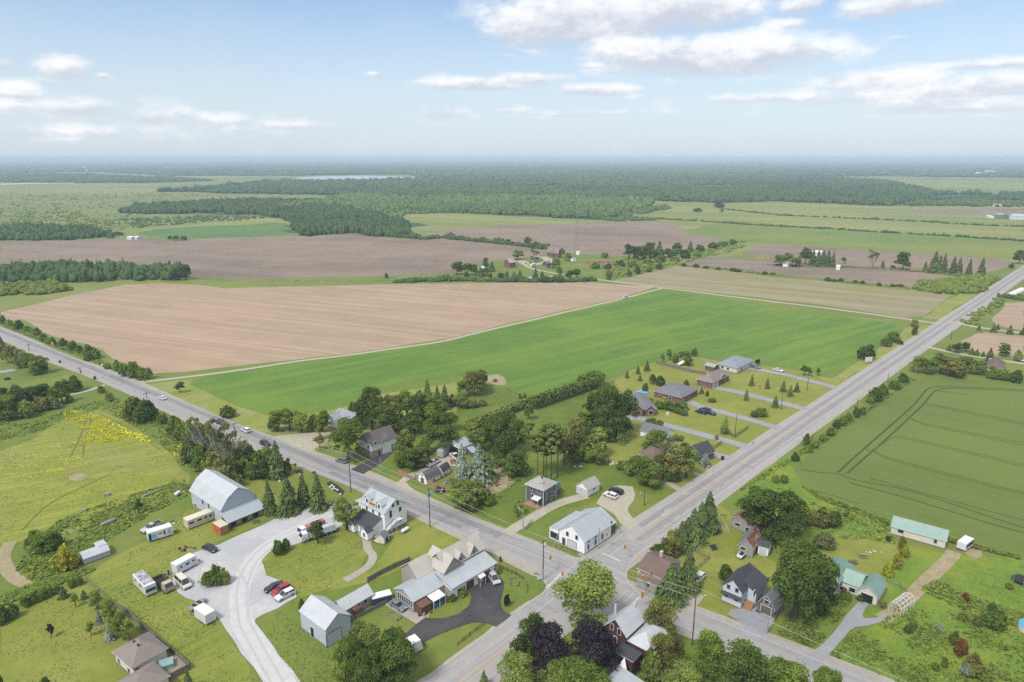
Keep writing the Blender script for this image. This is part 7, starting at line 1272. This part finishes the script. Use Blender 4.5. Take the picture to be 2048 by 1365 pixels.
def ring_sign(label, px, py, col): 
    g = P(px, py); r = thing('flower_ornament', label, 'ornament', g, .4); m = MB(); m.tube((0,0,0),(0,0,1.6),.05); m.build('stake', MATS['trim_dk'] if 'trim_dk' in MATS else plast, r); m = MB()
    for k in range(12): a = k*math.tau/12; m.add([(math.cos(a)*.3,0,2.+math.sin(a)*.3),(math.cos(a+.5)*.3,0,2.+math.sin(a+.5)*.3),(math.cos(a+.4)*.62,0,2.+math.sin(a+.4)*.62),(math.cos(a+.1)*.62,0,2.+math.sin(a+.1)*.62)],[(0,1,2,3)]); m.add([(math.cos(a)*.3,.05,2.+math.sin(a)*.3),(math.cos(a+.5)*.3,.05,2.+math.sin(a+.5)*.3),(math.cos(a+.4)*.62,.05,2.+math.sin(a+.4)*.62),(math.cos(a+.1)*.62,.05,2.+math.sin(a+.1)*.62)],[(0,1,2,3)])
    m.build('petals', col, r); m = MB(); m.tube((0,-.03,2.),(0,.08,2.),.28,None,10); m.build('centre', plast, r)
ring_sign('orange metal sunflower at the end of the spruce row',558,958,PT['orange']); ring_sign('yellow metal sunflower behind the spruces by the highway',591,941,PT['yellow']); ring_sign('red metal flower behind the last spruce',629,957,PT['red'])
# --- utility poles and wires
pole_w = M('pole_wood', A(120,110,100,.6), A(96,88,80,.6), scale=3, coord='Object'); pole_g = M('pole_steel', A(176,180,178,.6), A(160,164,160,.6), scale=3, coord='Object'); wire_m = M('cable', A(190,192,190,.6), None, coord='Object'); insul = M('insulator', A(200,200,196,.6), None, coord='Object')
POLES = {}
def pole(key, label, px, yb, yt, ang, arms=(0,), lamp=None, trans=0, steel=False, r=.17):
    g = P(px, yb); h_ = height_at(g, yt); o = thing('utility_pole', label, 'pole', g, ang); mt = pole_g if steel else pole_w
    m = MB(); m.tube((0,0,-.1),(0,0,h_),r,r*.65,8); m.build('post', mt, o)
    for a_ in arms:
        z = h_-.5-a_; c = MB(); c.box(-.07,.07,-1.3,1.3,z-.08,z+.08); co = c.build('crossarm', mt, o)
        c = MB(); [c.tube((0,y,z+.08),(0,y,z+.3),.07,.05,6) for y in (-1.2,-.6,.6,1.2)]; c.build('insulators', insul, co)
    for k in range(trans):
        c = MB(); s = -1 if k % 2 else 1; z = h_-2.6; c.tube((0,s*.5,z),(0,s*.5,z+1.1),.28,.28,10); c.build('transformer', pole_g, o)
    if lamp is not None:
        c = MB(); d = Vector((math.cos(lamp),math.sin(lamp),0)); z = h_-.8 if steel or not arms else h_-3.2; c.tube((0,0,z),tuple(d*1.8+Vector((0,0,z+.4))),.05); la = c.build('lamp_arm', pole_g, o); c = MB(); e = d*2.1+Vector((0,0,z+.38)); c.tube(tuple(d*1.7+Vector((0,0,z+.38))),tuple(e),.12,.16,8); c.build('lamp_head', insul, la)
    POLES[key] = (g, h_, ang); return o
aA = math.atan(kA); aB = math.atan(kB)
pole('a0','wooden pole beside the far bend of the highway',59,703,688,aA); pole('a1','pole with transformer cans at the driveway bend',161,748,735,aA,trans=1); pole('a2','leaning pole beside the dark roadside bush',299,832,785,aA); pole('a3','pole rising from the poplar thicket by the highway',471,880,846,aA,arms=(0,),lamp=1.2)
pole('a4','tall double armed pole between spruces and bakery',702,985,904,aA,arms=(0,1.2,2.4)); pole('a5','tall pole with twin transformers by the mown lawn',860,1054,976,aA,arms=(0,),trans=2); pole('a6','tall pole on the grey house corner of the crossroads',1086,1160,1080,aA,arms=(0,)); pole('a7','slim tall pole over the trees below the crossroads',1384,1292,1187,aA,arms=(),lamp=.6)
pole('s1','steel lamp pole at the square house driveway',1046,1062,1020,aA,arms=(),lamp=2.8,steel=True); pole('s2','white capped service pole by the tudor driveway',762,945,915,aA,arms=(),steel=True); pole('s3','slim pole in front of the big roadside tree',658,905,880,aA,arms=(),steel=True)
pole('b1','thin grey pole on the first bungalow lawn',1470,870,828,aB,arms=()); pole('b2','thin grey pole on the lawn beside two cedars',1562,820,788,aB,arms=()); pole('b3','thin grey pole near the farthest bungalow driveway',1614,782,757,aB,arms=()); pole('b4','pale pole in front of the blue spruce',1409,938,902,aB,arms=()); pole('b5','pole with lamp beside the gravel behind the store',1288,1012,980,aB,arms=(),lamp=3.0)
pole('c1','leaning pale pole at the wheat hedge',1711,835,796,aB,arms=()); pole('c2','pale pole where the verge hedge ends',1775,765,748,aB,arms=()); pole('c3','pole beside the right hand lane',1901,680,660,aB,arms=()); pole('c4','slim pole in the bright grass by the side road',1624,885,868,aB,arms=()); pole('c5','thin pole below the wheat field corner',1528,960,950,aB,arms=())
pole('d1','lamp pole at the bottom edge beside the white trailer',754,1375,1308,aB,arms=(),lamp=0.,steel=True); pole('d2','slim pole in front of the gambrel garage',1534,1268,1236,aA,arms=(),steel=True); pole('d3','short pole in the rough grass at the bottom right',1794,1382,1356,aA,arms=())
def wire(label, a, b, sag=.6, n=14, group='overhead cables', r=.035):
    a, b = Vector(a), Vector(b); m = MB(); q = [a.lerp(b, k/n)-Vector((0,0,sag*4*(k/n)*(1-k/n))) for k in range(n+1)]
    for u, v in zip(q[:-1], q[1:]): m.tube(u, v, r, None, 4, cap=False)
    return tag(m.build('overhead_cable', wire_m), label, 'cable', group)
def top(k, y=0., dz=-.2): g, h_, an = POLES[k]; return (g.x-math.sin(an)*y, g.y+math.cos(an)*y, h_+dz)
for a_, b_, w_ in (('a2','a3','leaning roadside pole to the thicket pole'),('a3','a4','thicket pole to the double armed pole'),('a4','a5','double armed pole to the twin transformer pole'),('a5','a6','twin transformer pole to the crossroads pole'),('a6','a7','crossroads pole to the slim tall pole')):
    for y, nm in ((-1.2,'inner'),(1.2,'outer')): wire(f'{nm} cable from the {w_}', top(a_, y), top(b_, y))
q = P(1850,1420); q2 = P(1400,1180)
for k, nm in enumerate(('upper','middle','lower')): wire(f'{nm} cable above the verge below the blue house', (P(1400,1178,7-k*.5)), (P(1900,1400,7-k*1.2)), .5)
wire('service cable sloping to the square grey house', top('a5',1.2,-1.), P(1051,972,5.4), .5); wire('service cable to the white store', top('a6',0,-1.), P(1100,1060,3.6), .3)
# --- traffic signals
sigy = M('signal_yellow', A(238,176,60,.62), None, coord='Object'); sig_l = M('signal_lens', A(120,40,36,.6), None, coord='Object')
def signal(label, px, yb, yt, hx, hy, hz=5.2):
    g = P(px, yb); h_ = height_at(g, yt); o = thing('traffic_signal', label, 'traffic light', g); m = MB(); m.tube((0,0,0),(0,0,h_),.13,.1,8); m.build('post', pole_g, o)
    e = P(hx, hy, hz)-Vector((g.x, g.y, 0)); m = MB(); m.tube((0,0,min(h_-.1,hz+1.)),(e.x,e.y,e.z+.6),.06); m.build('mast_arm', pole_g, o)
    m = MB(); m.box(e.x-.22,e.x+.22,e.y-.18,e.y+.18,e.z-.6,e.z+.6); ho = m.build('signal_head', sigy, o); m = MB(); [m.tube((e.x,e.y-.24,e.z+d),(e.x,e.y-.17,e.z+d),.12,None,8) for d in (-.38,0,.38)]; m.build('lenses', sig_l, ho)
signal('traffic light on the grey pole left of the white store',1117,1100,1058,1101,1115,4.6); signal('traffic light on the pole right of the white store',1197,1098,1056,1214,1068,4.6); signal('traffic light in front of the tan building',1300,1176,1142,1285,1155,5.); signal('traffic light above the crossing below the tan building',1283,1197,1165,1285,1188,4.0); signal('traffic light above the orange centre line',1240,1068,1050,1250,1093,4.6); signal('traffic light above the left arm by the big maple',1086,1175,1140,1125,1147,4.6)
# --- signs, bins, small roadside things
def sign(label, px, py, w, h_, col, zb=1.3, ang=0., posts=(-.3,.3), cat='sign', name='road_sign', face=None):
    g = P(px, py); o = thing(name, label, cat, g, ang); m = MB(); [m.tube((x*w,0,0),(x*w,0,zb+h_*.8),.05,None,6) for x in posts]; m.build('post', pole_g, o); m = MB(); m.box(-w/2,w/2,-.09,-.05,zb,zb+h_); b = m.build('panel', col, o)
    if face: face(b, w, h_, zb)
    return o
sign('yellow diamond warning sign beside the highway',106,694,1.5,1.5,sigy,1.2,-.4,(0,)); sign('white board sign beside the side road verge',1736,728,4.2,2.4,PT['white'],1.2,.2); sign('small white sign at the first bungalow driveway end',1506,888,1.3,.8,PT['cream'],.4,.5); sign('orange and white garden sign on the far lawn',1519,780,.8,1.6,PT['orange'],.6,.4,(0,)); sign('small white sign in the highway verge',250,750,.9,1.2,PT['white'],.5,-.4,(0,)); sign('second small white sign in the verge nearer the bend',205,734,.9,1.0,PT['white'],.5,-.4,(0,)); sign('tall white road sign post by the long driveway',1681,764,.9,.9,PT['white'],2.2,.6,(0,)); sign('white board at the thicket edge of the weedy field',122,814,1.3,1.0,PT['white'],.3,.2)
sign('white sign stand on the grey house corner',1077,1163,.8,1.0,PT['white'],.5,.3); sign('white service box sign by the store',1089,1095,.7,.9,PT['white'],.6,.2,(0,))
def smallbox(name, label, cat, px, py, w, d, h_, col, z=0, ang=.3, lid=None):
    g = P(px, py); o = thing(name, label, cat, (g.x,g.y,z), ang); m = MB(); m.prof([[(-w/2,-d/2,0),(w/2,-d/2,0),(w/2,d/2,0),(-w/2,d/2,0)],[(-w/2*.95,-d/2*.95,h_*.9),(w/2*.95,-d/2*.95,h_*.9),(w/2*.95,d/2*.95,h_*.9),(-w/2*.95,d/2*.95,h_*.9)]]); m.build('body', col, o); m = MB(); m.box(-w/2,w/2,-d/2,d/2,h_*.9,h_); m.build('lid', lid or col, o)
smallbox('bin','black wheeled bin at the side road driveway','bin',1445,920,.8,.8,1.3,plast); smallbox('bin','dark bin beside the highway bend driveway','bin',190,759,.9,.9,1.4,plast); smallbox('bin','small dark bin beside the far highway','bin',120,726,.8,.8,1.2,plast); smallbox('mailbox','dark mailbox on the gravel apron by the kerb','mailbox',1001,1123,.4,.6,1.3,plast)
smallbox('hot_tub','square hot tub under a pale teal cover on the deck','hot tub',334,1336,2.6,2.4,1.0,M('teal_grey_cover',A(150,186,184,.6),A(136,170,170,.6),scale=2,coord='Object'),.42,h.rz if False else .5); smallbox('storage_box','dark blue storage trailer with a white lid behind the stone wing','storage box',763,1203,4.6,2.2,1.9,M('dark_blue_box',A(66,70,90,.6),None,coord='Object'),.05,.42,PT['white'])
smallbox('gate_pillar','brick gate pillar on the left of the second driveway','pillar',1433,880,.9,.9,1.8,brick_w); smallbox('gate_pillar','brick gate pillar on the right of the second driveway','pillar',1444,866,.9,.9,1.8,brick_w); smallbox('well_cover','white well cover on the first bungalow lawn','well cover',1335,831,.9,.9,1.2,PT['white']); smallbox('lawn_tractor','dark lawn machine on the grass near the left edge','machine',15,760,2.0,1.2,1.0,plast); smallbox('shipping_crate','grey crate in the weedy meadow grass','crate',214,992,1.5,1.,.9,MATS['dull_steel']); smallbox('crate','small pale crate in the meadow','crate',168,1022,1.2,.8,.5,MATS['dull_steel'])
S('garden_mat', [(1417,1092),(1430,1089),(1437,1100),(1426,1103)], plast, 4, 'dark mesh mat on the worn lawn', jit=0)
def picnic(label, px, py, ang, col):
    g = P(px, py); o = thing('picnic_table', label, 'picnic table', g, ang); m = MB(); [m.box(-1.0,1.0,-.4+k*.2,-.24+k*.2,.72,.77) for k in range(4)]; m.build('tabletop', col, o)
    for s in (-1,1):
        m = MB(); m.box(-1.,1.,s*.8-.14,s*.8+.14,.42,.47); m.build('seat', col, o)
        for x in (-.7,.7): m = MB(); m.tube((x,s*.15,.72),(x,s*.7,0),.05,None,4); m.build('leg', col, o)
picnic('grey weathered picnic table on the garden lawn',1706,1127,.3,wood_w); picnic('pale tan picnic table beside the garden bed',1726,1114,-.2,deckm); picnic('picnic table near the lean-to of the barn',512,1045,.4,wood_w)
for i, (px, py, an, w) in enumerate([(1640,1053,.3,'left'),(1646,1052,-.5,'right')]):
    g = P(px, py); o = thing('lawn_chair', f'{"first" if i == 0 else "second"} white lawn chair beside the round hedge', 'chair', g, an); m = MB(); m.box(-.3,.3,-.3,.3,.35,.42); m.build('seat', PT['white'], o); m = MB(); m.slab([(-.3,.28,.4),(.3,.28,.4),(.3,.5,1.),(-.3,.5,1.)],.05); m.build('backrest', PT['white'], o)
    for x in (-.25,.25):
        for y in (-.25,.25): m = MB(); m.box(x-.03,x+.03,y-.03,y+.03,0,.35); m.build('leg', PT['white'], o)
# white canopy frame over the drive spur
a_, b_, c_ = P(1777,1224), P(1800,1236), P(1812,1210); u = (b_-a_); W0 = u.length; u.normalize(); o = thing('canopy_frame','bare white tube frame of a canopy over the driveway spur','canopy frame',a_,math.atan2(u.y,u.x)); Ld = max(6., (c_-b_).length)
m = MB()
for k in range(5):
    y = Ld*k/4; m.tube((0,y,0),(0,y,2.2),.06,None,6); m.tube((W0,y,0),(W0,y,2.2),.06,None,6); m.tube((0,y,2.2),(W0*.2,y,2.9),.06,None,6); m.tube((W0,y,2.2),(W0*.8,y,2.9),.06,None,6); m.tube((W0*.2,y,2.9),(W0/2,y,3.2),.06,None,6); m.tube((W0*.8,y,2.9),(W0/2,y,3.2),.06,None,6)
m.build('hoops', PT['white'], o); m = MB(); [m.tube((x,0,z),(x,Ld,z),.055,None,6) for x, z in ((0,2.2),(W0,2.2),(W0/2,3.2),(W0*.2,2.9),(W0*.8,2.9))]; m.build('rails', PT['white'], o)
# trampoline and pool at the right edge
g = P(2043,1165); o = thing('trampoline','round black trampoline at the right edge','trampoline',g); m = MB(); m.tube((0,0,.8),(0,0,.86),2.1,None,24); m.build('mat', plast, o); m = MB(); [m.tube((math.cos(k)*2.1,math.sin(k)*2.1,0),(math.cos(k)*2.1,math.sin(k)*2.1,2.4),.05) for k in np.arange(0,6.2,1.05)]; m.build('pole', pole_g, o)
g = P(2064,1262); o = thing('pool','round blue pool with a white wall at the right edge','pool',g); m = MB(); n = 28; m.prof([[(math.cos(k*math.tau/n)*2.6,math.sin(k*math.tau/n)*2.6,0) for k in range(n)],[(math.cos(k*math.tau/n)*2.6,math.sin(k*math.tau/n)*2.6,1.2) for k in range(n)]],cap=False); m.build('wall', PT['white'], o); m = MB(); m.tube((0,0,.9),(0,0,1.0),2.55,None,28); m.build('water', M('pool_water',A(90,170,220,.6),None,rough=.1,coord='Object'), o)
def kid(name, label, cat, at, an, mb, col): g = P(*at); o = thing(name, label, cat, g, an); mb.build('frame', col, o); return o
g = P(1362,731); o = thing('inflatable_slide','blue and white slide in the bungalow back garden','slide',g,.3); m = MB(); m.slab([(-1.5,-1.2,.4),(3.5,-1.2,3.),(3.5,1.2,3.),(-1.5,1.2,.4)],.3); m.build('slide_bed', PT['white'], o); m = MB(); m.box(3.,4.6,-1.3,1.3,0,3.6); m.build('tower', MATS['blue_tarp'], o)
g = P(1283,787); o = thing('pool','pale blue rectangular pool cover between the brick bungalows','pool',g,.75); m = MB(); m.box(-4.5,4.5,-2.,2.,0,.7); m.build('wall', PT['white'], o); m = MB(); m.box(-4.3,4.3,-1.8,1.8,.7,.78); m.build('cover', M('pool_cover',A(130,180,224,.6),None,coord='Object'), o)
# --- fences
def fence(name, label, pts, hgt, mat, step=2.4, rails=None, post_w=.09, cat='fence'):
    Q = [P(*p) for p in pts]; o = thing(name, label, cat, Q[0]); off = Vector((Q[0].x, Q[0].y, 0)); pm = MB(); bm = MB()
    for a, b in zip(Q[:-1], Q[1:]):
        L = (b-a).length; d = (b-a).normalized(); nn = Vector((-d.y, d.x, 0))*.035; k = max(1, round(L/step))
        for j in range(k+1): p = a.lerp(b, j/k)-off; pm.box(p.x-post_w/2,p.x+post_w/2,p.y-post_w/2,p.y+post_w/2,0,hgt+.08)
        a0, b0 = a-off, b-off
        if rails is None: bm.prof([[a0-nn,b0-nn,b0+nn,a0+nn],[v+Vector((0,0,hgt)) for v in (a0-nn,b0-nn,b0+nn,a0+nn)]])
        else:
            for z in rails: bm.prof([[v+Vector((0,0,z-.06)) for v in (a0-nn,b0-nn,b0+nn,a0+nn)],[v+Vector((0,0,z+.06)) for v in (a0-nn,b0-nn,b0+nn,a0+nn)]])
    pm.build('posts', mat, o); bm.build('panels' if rails is None else 'rails', mat, o); return o
brownf = M('brown_fence', A(120,92,76,.6), A(96,74,62,.6), scale=2, coord='Object'); greyf = M('grey_fence_boards', A(150,142,134,.6), A(120,114,108,.6), scale=2, coord='Object', fine=(6,.15))
fence('board_fence','weathered board fence behind the stone house garden',[(735,1166),(760,1152),(790,1137),(820,1124),(832,1133)],1.5,greyf); fence('board_fence','low board fence along the outbuilding patio',[(703,1244),(740,1225),(773,1208)],1.1,greyf); fence('board_fence','pale topped fence from the grey barn to the lawn corner',[(704,1250),(730,1264),(756,1288)],1.2,greyf)
fence('board_fence','long grey fence from the gravel drive down to the bungalow deck',[(236,1218),(247,1224),(300,1270),(345,1308),(381,1340),(340,1362),(300,1385)],1.6,greyf); fence('wire_fence','thin wire fence beside the mown lawn behind the beige bungalow',[(165,1157),(200,1185),(236,1218)],1.1,greyf,3,(.4,1.),.07)
fence('rail_fence','brown rail fence along the gravel apron',[(998,1135),(1015,1143),(1032,1150),(1046,1160)],.9,brownf,1.6,(.35,.8),.14); fence('rail_fence','brown rail fence on the lawn below the driveway mouth',[(968,1251),(940,1272),(915,1292)],.9,brownf,1.8,(.35,.8),.12); fence('wire_fence','thin pale fence across the corner lawn',[(1050,1163),(1053,1175),(1053,1187)],.8,greyf,2,(.4,.8),.06)
fence('board_fence','orange wood fence left of the yard gate',[(795,948),(815,957)],1.7,orange_wd); fence('board_fence','orange wood fence piece between gate and gambrel shed',[(830,958),(838,962)],1.7,orange_wd); fence('board_fence','orange wood fence right of the gambrel shed',[(855,970),(875,977),(895,985)],1.5,orange_wd); fence('metal_gate','grey metal gate of the truck yard',[(817,957),(829,961)],1.4,greyf,1.,(.3,.6,.9,1.2),.06,'gate')
fence('wire_fence','wire fence around the lawn beside the tall spruce',[(1362,1090),(1390,1104),(1418,1119),(1392,1142)],1.3,greyf,2.6,(.1,.7,1.3),.08); fence('board_fence','low grey fence behind the bungalow gardens',[(1312,728),(1345,736),(1385,746),(1412,750)],1.5,greyf); fence('wire_fence','fence line behind the farthest bungalow garden',[(1386,713),(1420,719),(1445,724)],1.2,greyf,3,(.3,1.),.07)
fence('iron_fence','dark iron fence on the lawn beside the gate pillar',[(1444,862),(1470,876),(1497,857)],1.2,plast,2.,(.2,.7,1.1),.06); fence('iron_fence','dark iron fence left of the second driveway',[(1400,888),(1430,898),(1443,888)],1.2,plast,2.,(.2,.7,1.1),.06); fence('wire_fence','post fence along the field edge behind the gardens',[(1010,778),(1030,788),(1053,795)],1.,greyf,3,(.5,.9),.07)
fence('board_fence','grey fence beside the gambrel garage',[(1549,1243),(1556,1232),(1568,1222)],1.4,greyf); fence('wire_fence','wire fence with posts across the rough grass',[(1773,1164),(1800,1175),(1813,1187)],1.1,greyf,3,(.4,.9),.07); fence('wire_fence','wire fence along the square house driveway',[(1050,1062),(1058,1052),(1064,1045)],1.1,greyf,3,(.4,.9),.07)
fence('planter','rectangular raised bed edged with pale timber',[(774,1228),(787,1226),(803,1237),(795,1242),(774,1228)],.35,deckm,2.,None,.12,'planter'); fence('planter','timber framed flower bed on the corner lawn',[(1020,1160),(1032,1156),(1039,1166),(1036,1173),(1022,1171),(1020,1160)],.35,deckm,2.,None,.12,'planter')
# --- lattice mast
g = P(1152,506); h_ = height_at(g, 405); o = thing('lattice_mast','tall thin lattice radio mast behind the farm barn','mast',g); legs = [(math.cos(a)*2.6, math.sin(a)*2.6) for a in (.3,2.4,4.5)]; mst = M('mast_steel',A(160,166,172,.6),None,coord='Object')
for x, y in legs: m = MB(); m.tube((x,y,0),(x*.22,y*.22,h_),.2,.14,5); m.build('leg', mst, o)
m = MB()
for k in range(16):
    f0, f1 = k/16, (k+1)/16; s0, s1 = 1-.78*f0, 1-.78*f1
    for j in range(3): a, b = legs[j], legs[(j+1) % 3]; m.tube((a[0]*s0,a[1]*s0,h_*f0),(b[0]*s1,b[1]*s1,h_*f1),.08,None,4,cap=False)
m.build('bracing', mst, o); m = MB(); m.box(-.9,.9,-.9,.9,h_-.6,h_+.8); m.build('beacon', M('mast_red',A(200,120,110,.6),None,coord='Object'), o); m = MB(); m.tube((1.,0,h_*.8),(1.6,0,h_*.8),1.,None,10); m.build('dish', insul, o)
g = P(170,341); o = thing('silo','distant white silo in the hazy wood at the left','silo',g); m = MB(); m.tube((0,0,0),(0,0,28),5,None,10); m.build('shell', PT['white'], o); m = MB(); m.tube((0,0,28),(0,0,31),5,1,10); m.build('dome', PT['white'], o)

for at, lb, mm, sd in [((905,925),'pallets and bins by the yard pickup',[MATS['weathered_wood'],plast],31),((892,968),'boards and barrels behind the orange fence',[PT['tan'],MATS['dull_steel']],32),((902,962),'raised beds and pots in the yard garden',[MATS['weathered_wood'],PT['dark']],33),((815,900),'garden furniture beside the tudor house',[PT['white'],plast],34),((1060,528),'machinery and pallets in the farmyard',[plast,PT['white'],PT['red']],35),((1100,536),'parked implements by the farm lane',[PT['grey'],plast],36),((1200,525),'grey brush beside the rust coloured heap',[MATS['dull_steel']],37),((920,1003),'pots and tools under the young maple',[plast,PT['tan']],38),((1222,1290),'patio tables behind the brick house',[PT['white'],plast],39),((1530,1225),'bins beside the gambrel garage',[plast,PT['blue']],40),((1318,1188),'bins and a gas meter behind the tan building',[MATS['dull_steel'],PT['white']],41),((1680,1186),'flower pots before the ranch house',[PT['orange'],PT['white']],42),((850,1228),'pots and a barbecue on the concrete pad',[plast,PT['tan']],43)]:
    heap('clutter_heap', lb, 'clutter', at, 1.8 if at[1] > 700 else 5, 1.3 if at[1] > 700 else 3, 1. if at[1] > 700 else 2., mm, 12, sd)
boxtruck('box_trailer','small grey cargo trailer behind the workshop lean-to','trailer',(930,908),(940,905),1.8,2.1,PT['grey'],.5,None,.05,(0,),[],None)
car('suv','white','white car behind the white pickup by the workshop',(921,907),(916,904),(926,911))
# tyre tracks worn into the gravel lot
gt = M('gravel_tyre_track', A(214,214,217), A(204,205,209), scale=.6, amt=.8, detail=6, fine=(5,.1))
for q in ([(680,1020),(600,1062),(548,1092),(512,1124),(497,1160),(490,1200),(500,1250),(540,1320),(580,1390)],[(668,1018),(590,1058),(530,1090),(495,1125),(477,1160),(470,1200),(478,1250),(515,1320),(560,1400)],[(430,1110),(470,1130),(500,1180),(497,1230)],[(560,1185),(520,1195),(497,1215)],[(400,1130),(395,1165),(410,1200),(450,1225)]): ribbon('tyre_track', q, .5, gt, 5.8, 3, .15)
# ================================================================ the air: one even volume round everything
hz = MB(); hz.box(-75000, 75000, -600, 75000, -1, 104.5 if False else 112)
hm = bpy.data.materials.new('haze'); hm.use_nodes = True; ht = hm.node_tree; ht.nodes.clear()
hv = ht.nodes.new('ShaderNodeVolumePrincipled'); hv.inputs['Color'].default_value = (.63,.77,.94,1); hv.inputs['Density'].default_value = HAZE
ho = ht.nodes.new('ShaderNodeOutputMaterial'); ht.links.new(hv.outputs[0], ho.inputs['Volume'])
tag(hz.build('haze', hm), 'thin pale haze over the plain', None, None, 'stuff')
